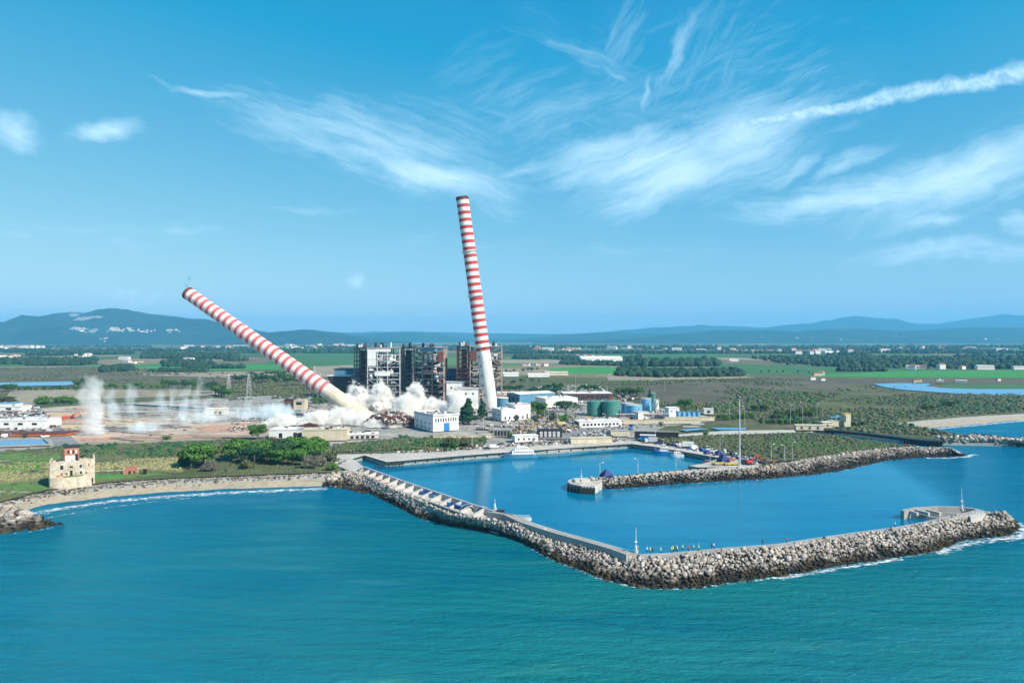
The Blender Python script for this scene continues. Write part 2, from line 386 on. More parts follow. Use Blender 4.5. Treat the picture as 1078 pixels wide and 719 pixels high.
M['pink'] = ground_mat('demolition_soil', (0.52, 0.38, 0.28), (0.42, 0.34, 0.28), (0.30, 0.23, 0.18), (0.03, 0.10, 0.5))
M['yard'] = ground_mat('stained_concrete_yard', (0.37, 0.35, 0.31), (0.26, 0.245, 0.22), (0.12, 0.112, 0.10), (0.05, 0.22, 0.9))
M['quaytop'] = ground_mat('quay_concrete', (0.50, 0.47, 0.42), (0.40, 0.37, 0.33), (0.27, 0.25, 0.22), (0.05, 0.3, 1.1))
M['sand'] = ground_mat('beach_sand', (0.42, 0.34, 0.24), (0.35, 0.30, 0.22), (0.22, 0.18, 0.13), (0.06, 0.4, 1.8))
M['shingle'] = ground_mat('grey_shingle', (0.44, 0.41, 0.36), (0.34, 0.32, 0.28), (0.16, 0.15, 0.13), (0.12, 0.6, 2.5))
M['redsoil'] = ground_mat('rust_soil', (0.30, 0.13, 0.07), (0.40, 0.20, 0.10), (0.15, 0.07, 0.05), (0.06, 0.2, 0.8))
M['asphalt'] = ground_mat('old_asphalt', (0.20, 0.20, 0.20), (0.26, 0.26, 0.25), (0.14, 0.14, 0.14), (0.03, 0.2, 1.0))
M['blackrock'] = simple('black_stone', (0.03, 0.028, 0.025), rough=0.5, fine=1.0)

# ------------------------------------------------------------------ sea and land
CALM = [P(a, b, 0)[:2] for a, b in [(360, 478), (392, 502), (470, 534), (560, 562), (640, 586), (700, 600), (800, 590), (950, 568), (1030, 552), (1040, 530), (1010, 480), (900, 470), (700, 440), (400, 470)]]
CALM = np.array(CALM)
def poly_sd(px_, py_, poly):
    """signed distance to a polygon, positive inside"""
    d = np.full(px_.shape, 1e9); ins = np.zeros(px_.shape, bool); n = len(poly)
    for i in range(n):
        ax, ay = poly[i]; bx, by = poly[(i + 1) % n]
        ex, ey = bx - ax, by - ay
        t = np.clip(((px_ - ax) * ex + (py_ - ay) * ey) / (ex * ex + ey * ey), 0, 1)
        d = np.minimum(d, np.hypot(px_ - ax - t * ex, py_ - ay - t * ey))
        c = ((ay > py_) != (by > py_)) & (px_ < (bx - ax) * (py_ - ay) / (by - ay + 1e-12) + ax)
        ins ^= c
    return np.where(ins, d, -d)
gx = np.concatenate([[-9000, -3000, -900, -400], np.arange(-180, 421, 5.0), [700, 1500, 4000, 9000]])
gy = np.concatenate([[-900, 0, 90], np.arange(130, 521, 5.0), [700, 1200, 2600]])
GX, GY = np.meshgrid(gx, gy)
tone = np.clip(0.5 + poly_sd(GX, GY, CALM) / (14.0 + np.clip((GX - 170) / 60, 0, 1) * 130), 0, 1).ravel()
ii, jj = np.meshgrid(np.arange(len(gx) - 1), np.arange(len(gy) - 1))
q = (jj * len(gx) + ii).ravel()
sea = np_mesh('sea', np.stack([GX.ravel(), GY.ravel(), np.zeros(GX.size)], 1), np.stack([q, q + 1, q + len(gx) + 1, q + len(gx)], 1), M['sea'], tone)
tag(sea, kind='structure')
def W2(pts, z=2.0): return [P(a, b, z) for a, b in pts]
BEACH_IN = [(-300, 548), (-60, 538), (0, 529), (20, 521.5), (50, 516.5), (97, 511), (117, 508), (180, 504), (234, 501.5), (290, 500), (345, 497), (372, 497)]
BEACH_W = [(-300, 575), (-60, 556), (0, 545), (22, 538), (50, 530.5), (93, 525.5), (125, 521.5), (180, 517.5), (234, 514.5), (290, 512.5), (345, 511), (384, 515)]
HARB = [(384, 491), (371, 483.5), (383.5, 479.8), (405, 487), (436, 484.8), (470, 481.8), (507, 478.8), (540, 476.5), (564, 474.8), (585, 473.8), (620, 470.8), (631, 470.2), (665, 467.8), (691, 471), (718, 475.5), (756, 482), (745, 486.5), (724, 490.3), (733, 492.6), (746, 492.4)]
MOLE_IN = [(724, 493.8), (683, 497.2), (649, 501), (620, 503.2), (598, 506)]
MOLE_CREST = [(599, 511), (616, 512), (629, 506.5), (683, 501), (740, 498), (775, 495.5), (803, 493), (828, 488.5), (850, 484.5), (890, 478), (928, 474), (960, 472), (1000, 473.5)]
CANAL_S = [(1000, 472), (950, 469.2), (910, 463.8), (880, 457.8), (858, 455.6), (846, 455.2)]
NORTH_S = [(861, 453.4), (884, 456.5), (910, 459.6), (963, 465), (990, 465.3), (1027, 465.8), (1078, 467.3), (1140, 468)]
NORTH_N = [(1140, 466), (1078, 464), (1045, 460.5), (1027, 458.8), (994, 454.8), (969, 451.3)]
BAY_IN = [(950, 449), (937, 446.6), (975, 442.5), (1009, 439.7), (1040, 437.6), (1078, 435.6), (1200, 430), (1600, 418), (3000, 404)]
BAY_W = [(968, 452.6), (970, 451.4), (990, 449.3), (1027, 446.3), (1052, 443.8), (1078, 441.8), (1200, 435.5), (1600, 422), (3000, 406)]
outline = W2(BEACH_IN) + W2(HARB) + W2(MOLE_IN) + W2(MOLE_CREST) + W2(CANAL_S) + W2(NORTH_S) + W2(NORTH_N) + W2(BAY_IN)
outline += [(9000, 1400, 2), (70000, 9000, 2), (70000, 60000, 2), (-70000, 60000, 2), (-70000, 200, 2), (-2000, 150, 2)]
ground = MB().prism([(p[0], p[1]) for p in outline], -2.5, 2.0, mi=0, mside=1).build('ground', [M['plain'], M['grey']])
tag(ground, kind='structure')
def beach(inn, wat, name):
    A = [Vector(P(a, b, 2.03)) for a, b in inn]; B = [Vector(P(a, b, 0)) for a, b in wat]
    mb = MB()
    rows = []
    for t, z in ((-0.12, 2.06), (0.5, 1.25), (0.72, 0.75), (1.0, 0.05), (1.5, -1.2)):
        row = []
        for i, (p, q) in enumerate(zip(A, B)):
            v_ = p.lerp(q, t); row.append((v_.x, v_.y, z))
        rows.append(row)
    mb.strip(rows[0], rows[1], mi=1); mb.strip(rows[1], rows[2], mi=0); mb.strip(rows[2], rows[3], mi=0); mb.strip(rows[3], rows[4], mi=2)
    o = mb.build(name, [M['sand'], M['shingle'], M['sand']]); return tag(o, kind='structure')
def dens(pts, n):
    out = []
    for (a, b), (c, d) in zip(pts[:-1], pts[1:]):
        for k in range(n): out.append((a + (c - a) * k / n + rng.uniform(-.8, .8), b + (d - b) * k / n + rng.uniform(-.35, .35)))
    return out + [pts[-1]]
beach(dens(BEACH_IN, 5), dens(BEACH_W, 5), 'beach')
beach(dens(BAY_IN, 3), dens(BAY_W, 3), 'far_beach')

# harbour water: the calmer, bluer sheet inside the two moles
def sheet(name, pts, m, z=2.06, kind='structure'):
    tv = [Vector(P(a, b, z)) for a, b in pts]
    fs = []
    for a, b, c in tessellate_polygon([tv]):
        cr_ = (tv[b] - tv[a]).cross(tv[c] - tv[a]).z
        fs.append((a, b, c) if cr_ > 0 else (a, c, b))
    return tag(MB().add(tv, fs).build(name, m), kind=kind)
# ------------------------------------------------------------------ ground cover sheets
zc = [2.06]
def patch(name, m, pts, ragged=0.0, z=None):
    if ragged:
        o = []
        for i, (a, b) in enumerate(pts):
            c, d = pts[(i + 1) % len(pts)]
            n = max(2, int(math.hypot(c - a, (d - b) * 3) / 9))
            for k in range(n):
                t = k / n; o.append((a + (c - a) * t + rng.uniform(-1, 1) * ragged * 2, b + (d - b) * t + rng.uniform(-1, 1) * ragged * 0.35))
        pts = o
    zc[0] += 0.012
    return sheet(name, pts, M[m], zc[0] if z is None else z)
patch('far_field', 'crop2', [(540, 374), (700, 372), (760, 378), (640, 384), (530, 383)], .5)
patch('far_field', 'crop', [(576, 388), (612, 386.2), (655, 386.8), (672, 391.5), (640, 393.5), (586, 393)], .3)
patch('far_field', 'tan', [(520, 379), (640, 378), (680, 380), (610, 383), (520, 382)], .4)
patch('far_field', 'tan', [(640, 393.5), (770, 394), (800, 398), (720, 402), (640, 400)], .8)
patch('far_field', 'crop', [(860, 394), (940, 390.6), (1300, 388.5), (1300, 397.5), (990, 397.5), (850, 396.5)], .4)
patch('far_field', 'crop2', [(740, 382), (860, 386), (1000, 388), (860, 395), (760, 392)], .5)
patch('marsh', 'marsh', [(640, 402), (800, 397.5), (1300, 398.5), (1300, 402.5), (900, 404), (860, 420), (900, 432), (760, 434), (650, 420)], 1)
patch('far_field', 'marsh', [(860, 398.5), (1300, 398.2), (1300, 402), (930, 402)], .3)
patch('far_field', 'crop2', [(1000, 410), (1300, 407), (1300, 403.5), (990, 404.5)], .3)
patch('marsh', 'marsh', [(-400, 386), (150, 387), (300, 396), (250, 402), (60, 401.5), (-400, 404)], 1)
patch('far_field', 'tan', [(150, 391), (330, 391.5), (360, 396), (240, 397.5), (150, 395)], .5)
patch('far_field', 'crop', [(140, 385.5), (230, 383.5), (310, 384), (330, 388), (230, 389.5), (150, 389)], .4)
patch('far_field', 'crop2', [(300, 372), (400, 370), (420, 384), (360, 390), (280, 382)], .5)
patch('far_field', 'crop2', [(0, 380), (90, 378), (110, 384), (0, 386)], .4)
patch('far_field', 'tan', [(330, 386), (372, 384), (376, 396), (330, 397)], .4)
patch('scrub_ground', 'scrubland', [(880, 420), (960, 414), (1300, 414), (1300, 428), (1078, 434.5), (1009, 438.5), (937, 445.6), (960, 450.5), (994, 454.5), (880, 452), (850, 448), (780, 441), (770, 432)], 1)
patch('tan_ground', 'tan', [(12, 411), (90, 409.5), (230, 411), (230, 416), (90, 420), (40, 424), (30, 432), (22, 424), (8, 417)], .5)
# site of the power station
patch('yard', 'yard', [(-60, 441), (20, 432), (60, 428), (230, 419), (330, 414), (520, 412), (640, 420), (745, 438), (748, 444), (700, 449), (668, 466), (631, 469.4), (564, 473.6), (507, 477.4), (436, 483), (408, 485.3), (384, 478.6), (366, 483), (345, 474), (200, 468), (60, 474), (-60, 480)])
patch('demolition_ground', 'pink', [(44, 431), (90, 426), (230, 424), (262, 440), (300, 456), (230, 460), (76, 466), (56, 448)], .5)
patch('demolition_ground', 'redsoil', [(60, 440), (90, 439.6), (88, 443.5), (64, 444)], .4)
patch('demolition_ground', 'redsoil', [(68, 455), (100, 455), (98, 458), (74, 458)], .4)
M['terra'] = ground_mat('terracotta_soil', (0.50, 0.29, 0.19), (0.42, 0.27, 0.19), (0.28, 0.17, 0.12), (0.04, 0.15, 0.6))
M['ochre'] = ground_mat('ochre_soil', (0.56, 0.42, 0.25), (0.48, 0.34, 0.20), (0.34, 0.22, 0.14), (0.06, 0.2, 0.8))
for pts_, m_k in (([(48, 434.5), (120, 433.2), (116, 437), (54, 438.5)], 'ochre'), ([(62, 440.5), (100, 439.5), (98, 444), (68, 445)], 'terra'), ([(66, 447), (90, 446.5), (88, 450.5), (72, 451.5)], 'ochre'), ([(72, 453), (100, 452), (96, 456.5), (78, 457.5)], 'terra'), ([(105, 443), (130, 439.5), (158, 442), (155, 448), (112, 449.5)], 'ochre'), ([(80, 461), (230, 457), (300, 456.5), (230, 460.5), (84, 465)], 'terra'), ([(120, 437.5), (200, 436.5), (204, 439), (126, 440)], 'yard'), ([(205, 449), (262, 446), (280, 453), (214, 455.5)], 'terra'), ([(150, 428), (232, 426.5), (236, 430), (160, 431.5)], 'ochre')):
    patch('demolition_ground', m_k, pts_, .5)
for pts_ in ([(46, 433), (130, 431.5), (132, 432.4), (48, 434)], [(60, 439), (120, 437.6), (120, 438.6), (62, 440.2)], [(64, 445.6), (110, 444.8), (110, 446), (66, 446.8)], [(110, 450.5), (200, 448.5), (202, 450), (112, 452)], [(160, 433), (300, 431), (302, 432.2), (162, 434.4)], [(180, 443), (340, 439), (342, 441), (184, 445)], [(300, 449), (372, 446.5), (372, 448), (302, 451)]):
    patch('demolition_ground', 'asphalt', pts_, .3)  # thin dark strips: lines of shadow and dirt painted on the ground
patch('road', 'asphalt', [(36, 431), (42, 430), (84, 467), (60, 470)])
patch('demolition_ground', 'yard', [(100, 426), (230, 425), (245, 433), (120, 436)], .4)
patch('track', 'tan', [(80, 467.2), (230, 461.2), (345, 458.5), (345, 460), (230, 463), (84, 469)], .2)
patch('scrub_ground', 'scrubland', [(-60, 480), (60, 470.5), (90, 468.5), (230, 463.5), (345, 461), (352, 482), (368, 486), (356, 496.5), (290, 499), (180, 503), (117, 507), (50, 515.5), (0, 528), (-60, 540), (-300, 550)], .4)
patch('dry_grass', 'drygrass', [(98, 486), (180, 483), (225, 486), (190, 497), (120, 494), (98, 497)], 1)
patch('dry_grass', 'drygrass', [(-60, 492), (52, 487), (54, 505), (20, 509), (-60, 512)], 1)
patch('grass', 'meadow', [(-60, 479), (60, 476), (66, 484), (0, 486), (-60, 487)], .6)
patch('grass', 'meadow', [(-60, 511), (40, 507), (54, 514), (10, 522), (-60, 531)], .6)
patch('grass', 'meadow', [(98, 499), (150, 496.5), (180, 499), (130, 503.5), (98, 507)], .5)
patch('grass', 'crop', [(100, 498.6), (128, 498), (130, 501), (100, 502.5)])
patch('track', 'tan', [(-60, 483), (0, 483), (34, 487), (32, 489), (0, 486), (-60, 486)], .2)
patch('track', 'tan', [(-60, 516), (28, 517), (34, 518.6), (-60, 519)], .2)
patch('scrub_ground', 'scrubland', [(352, 469), (430, 461.5), (470, 459), (512, 462), (508, 471), (470, 475), (350, 477.5)], .8)
patch('quay_top', 'quaytop', [(355, 478.5), (470, 475), (508, 471.6), (560, 469), (620, 466.5), (664, 463.5), (665, 467.2), (620, 470.1), (507, 478), (436, 484), (407, 486.3), (384, 479.3), (371, 482.9), (383, 491), (372, 497), (352, 489)], z=2.75)
patch('quay_top', 'quaytop', [(664, 464), (700, 468.5), (760, 478.5), (790, 484), (800, 492), (748, 491.6), (735, 492), (726, 490.2), (746, 486.7), (758, 482), (718, 475), (691, 470.4), (665, 467.2)], z=2.8)
patch('mole_road', 'quaytop', [(748, 492.6), (800, 489), (803, 492.4), (775, 495), (740, 497.4), (683, 500.4), (629, 505.8), (616, 511), (600, 510), (599, 506.4), (620, 503.8), (649, 501.6), (683, 497.8), (724, 494.4)], z=2.85)
patch('scrub_ground', 'scrubland', [(690, 462), (760, 459), (842, 457), (858, 456.4), (910, 464.4), (950, 469.8), (995, 471.8), (960, 471.6), (928, 473.2), (880, 478.6), (846, 483.6), (800, 486.5), (760, 476.5), (700, 467)], .5, z=2.9)
patch('road', 'quaytop', [(664, 462.5), (700, 458.5), (760, 453.5), (836, 452.4), (838, 455.4), (770, 457.5), (700, 463)], z=3.0)
patch('road', 'asphalt', [(560, 454), (640, 449), (668, 452), (664, 458), (600, 462), (540, 462)], z=2.98)
def pond(name, pts): sheet(name, pts, M['pond'], 2.95)
pond('lagoon', [(-60, 403.6), (78, 401.3), (84, 403.5), (70, 405.6), (-60, 407.6)])
pond('lagoon', [(919, 404), (945, 403.2), (984, 403.6), (975, 406.2), (990, 408.2), (1030, 409.6), (1300, 408.6), (1300, 417), (1050, 415.6), (1020, 415), (985, 412.8), (950, 410.2), (930, 407.4)])
pond('canal_water', [(716, 452), (735, 450.5), (746, 451.5), (722, 454)])
pond('canal_water', [(748, 449.8), (786, 450.3), (784, 452.6), (756, 452.4)])
sheet('lagoon_mud', [(870, 438.2), (884, 436.8), (890, 438), (876, 440.2)], M['pond'], 2.95)
sheet('canal_water', [(846, 455.2), (880, 457.8), (910, 463.8), (950, 469.2), (1000, 472), (1000, 467.5), (963, 466), (910, 459.6), (884, 456.5), (861, 453.4)], M['sea'], 0.03)

# ------------------------------------------------------------------ hills: real ridges kilometres away
def hill_mat():
    m_, N, bs, out = mat('wooded_hill', 0.95, 0.1)
    geo = N.n('ShaderNodeNewGeometry').outputs['Position']
    a = N.noise(geo, 0.0012, 8, 0.7); b = N.noise(geo, 0.006, 5, 0.65)
    col = N.mix(N.rng(a, 0.4, 0.6), (0.010, 0.028, 0.028), (0.025, 0.046, 0.038))
    col = N.mix(N.rng(b, 0.58, 0.72), col, (0.05, 0.068, 0.05))
    N.set(bs, 'Base Color', col); return m_
M['hill'] = hill_mat(); M['quarry'] = simple('pale_quarry_rock', (0.26, 0.26, 0.25), var=0.2, scale=0.004, fine=0.02)
from mathutils import noise as mn
def ridge(name, y0, prof, depth, z_foot=2.0, seed=0.0, quarry=None, nx=260, ny=26):
    x0, x1 = prof[0][0], prof[-1][0]
    V, mi = [], []
    for j in range(ny):
        t = j / (ny - 1)                      # 0 foot, 0.6 ridge line, 1 behind
        for i in range(nx):
            px = x0 + (x1 - x0) * i / (nx - 1)
            py = np.interp(px, [p[0] for p in prof], [p[1] for p in prof])
            zr = ZH(py, y0)
            y = y0 + (t - 0.6) * depth
            X = (px - CX) * y0 / F
            k = math.sin(min(t / 0.6, 1) * math.pi / 2) ** 1.35 if t < 0.6 else math.cos((t - 0.6) / 0.4 * math.pi / 2)
            nz = mn.fractal(Vector((X / 700 + seed, y / 520, seed)), 0.8, 2.1, 7)
            nr = mn.fractal(Vector((X / 500 + seed, 3.3, seed)), 0.8, 2.1, 6)
            h = max(zr - z_foot, 5)
            z = z_foot + h * (k + nz * 0.60 * k * (1 - k * .93) * 2) + nr * h * 0.03 * k
            V.append((X, y + nz * depth * 0.03, z if 0 < j < ny - 1 else z_foot - 10))
    Fc = []
    for j in range(ny - 1):
        for i in range(nx - 1):
            a = j * nx + i; Fc.append((a, a + 1, a + nx + 1, a + nx))
    o = np_mesh(name, np.array(V), np.array(Fc), [M['hill'], M['quarry']], smooth=True)
    if quarry:
        idx = np.zeros(len(Fc), dtype=np.int32)
        for n_, f in enumerate(Fc):
            c = sum((Vector(V[q]) for q in f), Vector()) / 4
            sx_, sy_ = CX + c.x * F / c.y, HY - (c.z - HCAM) * F / c.y
            for (qx, qy, rx, ry, sl) in quarry:
                if ((sx_ - qx) / rx) ** 2 + ((sy_ - qy - sl * (sx_ - qx)) / ry) ** 2 < 1: idx[n_] = 1
        o.data.polygons.foreach_set('material_index', idx)
    return tag(o, kind='structure')
ridge('hills', 16500, [(-700, 345), (-300, 350), (200, 354), (420, 349), (520, 351), (600, 352), (640, 349), (680, 345.5), (720, 343.5), (760, 343), (800, 345), (830, 342), (860, 339.5), (890, 334.5), (905, 333.8), (930, 336.5), (960, 341), (985, 341.5), (1020, 337), (1045, 332.5), (1060, 331.5), (1085, 334), (1300, 338), (1700, 346)], 5000, seed=2.2)
ridge('hills', 12500, [(-600, 353), (240, 356), (330, 350), (372, 353), (400, 350.5), (440, 349.5), (460, 351), (480, 355), (505, 357.5), (540, 357), (590, 352.5), (640, 350), (700, 352), (760, 353), (1000, 354), (1500, 355)], 4000, seed=5.1)
ridge('hills', 10200, [(560, 359), (640, 357), (700, 352.5), (750, 348.5), (790, 348), (830, 349.5), (860, 347.5), (905, 346.5), (940, 348.5), (985, 347.5), (1010, 345), (1050, 344.5), (1100, 345), (1300, 342), (1600, 347)], 3200, seed=8.4)
ridge('hills', 8600, [(-900, 348), (-500, 342), (-200, 336), (-60, 341), (0, 338.5), (30, 338.6), (50, 335), (66, 329.8), (78, 329.4), (92, 331.5), (105, 329), (118, 326), (130, 325.6), (142, 327.5), (160, 331), (190, 334.5), (215, 338), (250, 344), (280, 350), (300, 349), (325, 347.5), (350, 350), (385, 356), (420, 360)], 3000, seed=1.3,
      quarry=[(78, 331.5, 6, 1.6, 0), (92, 335, 15, 2.0, -0.12), (82, 346.5, 9, 1.5, 0), (98, 348.5, 4, 1.3, 0)], nx=420, ny=60)

# ------------------------------------------------------------------ haze
m_, N, bs, out = mat('air_haze'); N.nt.nodes.clear()
pv = N.n('ShaderNodeVolumePrincipled', ins={'Color': (0.17, 0.61, 0.98, 1), 'Density': 0.000072, 'Anisotropy': 0.0})
N.n('ShaderNodeOutputMaterial', ins={1: pv}); M['haze'] = m_
hz = MB().box((0, 9500, -4.0), (52000, 20500, 660)).build('haze', m_); tag(hz, kind='stuff')
# ------------------------------------------------------------------ rock armour
def rock_mat():
    m_, N, bs, out = mat('armour_stone', 0.9, 0.2)
    geo = N.n('ShaderNodeNewGeometry').outputs['Position']
    z = N.n('ShaderNodeSeparateXYZ', ins={0: geo}).outputs[2]
    at = N.n('ShaderNodeAttribute', attribute_name='tone').outputs['Fac']
    ra = N.n('ShaderNodeObjectInfo').outputs['Random']
    t = N.m('FRACT', N.m('ADD', N.m('MULTIPLY', at, 1.0), N.m('MULTIPLY', ra, 7.3)))
    cr = N.n('ShaderNodeValToRGB', ins={0: t}); e = cr.color_ramp.elements
    e[0].color = (0.60, 0.57, 0.54, 1); e[1].color = (0.30, 0.28, 0.27, 1)
    for p_, c_ in ((0.2, (0.66, 0.62, 0.58)), (0.4, (0.36, 0.34, 0.33)), (0.58, (0.62, 0.50, 0.44)), (0.72, (0.20, 0.19, 0.18)), (0.86, (0.52, 0.42, 0.32))):
        k = e.new(p_); k.color = (*c_, 1)
    g = N.noise(geo, 1.6, 4, 0.6); cl_ = N.rng(N.noise(geo, 0.07, 3, 0.6), 0.3, 0.7)
    col = N.mix(N.rng(g, 0.35, 0.7), cr.outputs[0], N.mix(0.6, cr.outputs[0], (0.25, 0.23, 0.2)))
    col = N.mix(cl_, N.mix(1.0, col, (0.66, 0.64, 0.62), 'MULTIPLY'), N.mix(1.0, col, (0.96, 0.92, 0.87), 'MULTIPLY'))
    # black and brown weed grows on the stones between the tide marks
    zz = N.m('ADD', z, N.m('MULTIPLY', N.m('SUBTRACT', N.noise(geo, 0.20, 5, 0.7), 0.5), 6.0))
    weed = N.mix(N.rng(N.noise(geo, 0.25, 3, 0.6), 0.45, 0.6), (0.018, 0.016, 0.013), (0.055, 0.042, 0.02))
    col = N.mix(N.rng(zz, 3.0, 1.2), col, weed)
    N.set(bs, 'Base Color', col)
    return m_
M['rock'] = rock_mat()
def ico():
    p = (1 + 5 ** .5) / 2
    v = np.array([(-1, p, 0), (1, p, 0), (-1, -p, 0), (1, -p, 0), (0, -1, p), (0, 1, p), (0, -1, -p), (0, 1, -p), (p, 0, -1), (p, 0, 1), (-p, 0, -1), (-p, 0, 1)], float)
    f = np.array([(0, 11, 5), (0, 5, 1), (0, 1, 7), (0, 7, 10), (0, 10, 11), (1, 5, 9), (5, 11, 4), (11, 10, 2), (10, 7, 6), (7, 1, 8), (3, 9, 4), (3, 4, 2), (3, 2, 6), (3, 6, 8), (3, 8, 9), (4, 9, 5), (2, 4, 11), (6, 2, 10), (8, 6, 7), (9, 8, 1)])
    return v / np.linalg.norm(v, axis=1)[:, None], f
IV, IF = ico()
CV = np.array([(x, y, z) for x in (-1, 1) for y in (-1, 1) for z in (-1, 1)], float) * 0.68
CF = np.array([(0, 1, 3), (0, 3, 2), (4, 6, 7), (4, 7, 5), (0, 4, 5), (0, 5, 1), (2, 3, 7), (2, 7, 6), (0, 2, 6), (0, 6, 4), (1, 5, 7), (1, 7, 3)])
def rotm(n):
    q = nrng.normal(size=(n, 4)); q /= np.linalg.norm(q, axis=1)[:, None]; w, x, y, z = q.T
    return np.stack([1 - 2 * (y * y + z * z), 2 * (x * y - z * w), 2 * (x * z + y * w), 2 * (x * y + z * w), 1 - 2 * (x * x + z * z), 2 * (y * z - x * w), 2 * (x * z - y * w), 2 * (y * z + x * w), 1 - 2 * (x * x + y * y)], 1).reshape(n, 3, 3)
def clumps(C, size, flat=1.0, jit=0.30, rot=True, box=0.5):
    """many angular lumps at centres C with radii size -> vertices, faces, tone"""
    n = len(C); Vs, Fs, Ts = [], [], []; b = 0
    pick = nrng.random(n) < box
    for base, fc, sel in ((CV, CF, pick), (IV, IF, ~pick)):
        k = int(sel.sum())
        if not k: continue
        v = base[None] * (1 + nrng.uniform(-jit, jit, (k, len(base), 3)))
        v = v * (size[sel][:, None, None]) * nrng.uniform(0.6, 1.4, (k, 1, 3))
        if rot: v = np.einsum('nij,nkj->nki', rotm(k), v)
        v[:, :, 2] *= flat
        v = v + C[sel][:, None, :]
        Vs.append(v.reshape(-1, 3)); Fs.append((fc[None] + (np.arange(k) * len(base))[:, None, None] + b).reshape(-1, 3))
        Ts.append(np.repeat(nrng.random(k), len(base))); b += k * len(base)
    return np.concatenate(Vs), np.concatenate(Fs), np.concatenate(Ts)
def resample(pts, n):
    p = np.array(pts, float); s = np.concatenate([[0], np.cumsum(np.linalg.norm(np.diff(p, axis=0), axis=1))])
    t = np.linspace(0, s[-1], n); return np.stack([np.interp(t, s, p[:, k]) for k in range(p.shape[1])], 1), s[-1]
ROCKS = []            # centres, radii of everything scattered on the long breakwater
def band(name, crest, water, zc_, step=1.25, rad=(0.42, 0.95), bulge=0.0, core=True, collect=None, label=None, spread=1.0):
    A = [P(a, b, zc_) for a, b in crest]; B = [P(a, b, -0.1) for a, b in water]
    L = max(resample(A, 3)[1], resample(B, 3)[1]); n = int(L / step)
    A, _ = resample(A, n); B, _ = resample(B, n)
    C = []
    for i in range(n):
        w = np.linalg.norm(A[i] - B[i]); k = max(2, int(w / step))
        for j in range(-1, k + 2):
            t = (j + nrng.uniform(-.45, .45)) / k
            i2 = min(n - 1, max(0, i + nrng.uniform(-.5, .5))); i0 = int(i2); fr = i2 - i0; i1 = min(n - 1, i0 + 1)
            a = A[i0] * (1 - fr) + A[i1] * fr; b = B[i0] * (1 - fr) + B[i1] * fr
            p = a * (1 - t) + b * t
            p[2] = zc_ * (1 - t) + -0.3 * t + bulge * math.sin(max(0, min(1, t)) * math.pi) + nrng.uniform(-.25, .4)
            C.append(p)
    C = np.array(C); S_ = nrng.uniform(rad[0], rad[1], len(C)) * np.where(nrng.random(len(C)) < .12, 1.3, 1.0)
    if core:
        mb = MB()
        A2 = [(a[0], a[1], zc_ - .5) for a in A]; B2 = [(b[0] + (b[0] - a[0]) * .25, b[1] + (b[1] - a[1]) * .25, -1.5) for a, b in zip(A, B)]
        mb.strip(A2, B2)
        tag(mb.build(name + '_core', M['blackrock']), kind='structure')  # black core sheet shows as dark gaps between the stones
    if collect is not None:
        collect.append((C, S_)); return
    V, Fc, T = clumps(C, S_, flat=0.85)
    o = np_mesh(name, V, Fc, M['rock'], T); return tag(o, kind='stuff')

# the long breakwater: seaward slope of both arms
ARM_CREST = [(362, 498), (384, 501.5), (410, 514), (443, 529), (475, 542.5), (521, 549.5), (545, 554), (592, 566), (640, 581), (672, 590), (706, 590), (761, 583.5), (820, 579), (863, 572), (946, 561), (996, 550.5), (1024, 542), (1040, 541), (1055, 543)]
ARM_WATER = [(366, 512), (393, 521), (418, 533), (443.5, 546), (471, 553), (527, 561), (552, 571), (579, 588), (636, 610), (668, 618), (700, 620.5), (735, 618.5), (820, 607), (877, 597), (951, 586), (984, 581), (1015, 569), (1056, 565), (1073, 559)]
band('breakwater_rocks', ARM_CREST, ARM_WATER, 4.2, collect=ROCKS, step=0.88, rad=(.30, .72))
band('breakwater_rocks', [(1050, 541), (1058, 542), (1060, 545)], [(1062, 546), (1070, 550), (1073, 558)], 3.6, collect=ROCKS)
C = np.concatenate([c for c, s_ in ROCKS]); SZ = np.concatenate([s_ for c, s_ in ROCKS])
dist = np.linalg.norm(C - np.array([0, 0, HCAM]), axis=1)
vis = C[:, 2] > 0.4
order = np.argsort(np.where(vis, dist / SZ, 1e9)); near = order[:300]; rest = order[300:]
protos = []
for k in range(8):
    V, Fc, T = clumps(np.zeros((1, 3)), np.array([1.0]), box=0.5 if k % 2 else 1.0)
    me = None
    if k == 0: pass
    o = np_mesh('breakwater_boulder', V, Fc, M['rock'], np.full(len(V), k / 8.0)); protos.append(o)
for k, i in enumerate(near):
    o = protos[k] if k < 8 else protos[k % 8].copy()
    if k >= 8: COL.objects.link(o)
    o.location = C[i]; o.scale = (SZ[i],) * 3; o.rotation_euler = (rng.uniform(0, 6), rng.uniform(0, 6), rng.uniform(0, 6))
    low = C[i][2] < 2.0; arm = C[i][0] < 44
    tag(o, ('dark weedy boulder at the waterline' if low else 'pale dry boulder high') + (' on the landward arm beside the breakwater bend' if arm else ' on the seaward arm beside the breakwater bend'), 'boulder', ('weedy' if low else 'pale') + (' boulders of the landward arm' if arm else ' boulders of the seaward arm'))
V, Fc, T = clumps(C[rest], SZ[rest], flat=0.9, box=.75)
tag(np_mesh('breakwater_rocks', V, Fc, M['rock'], T), kind='stuff')
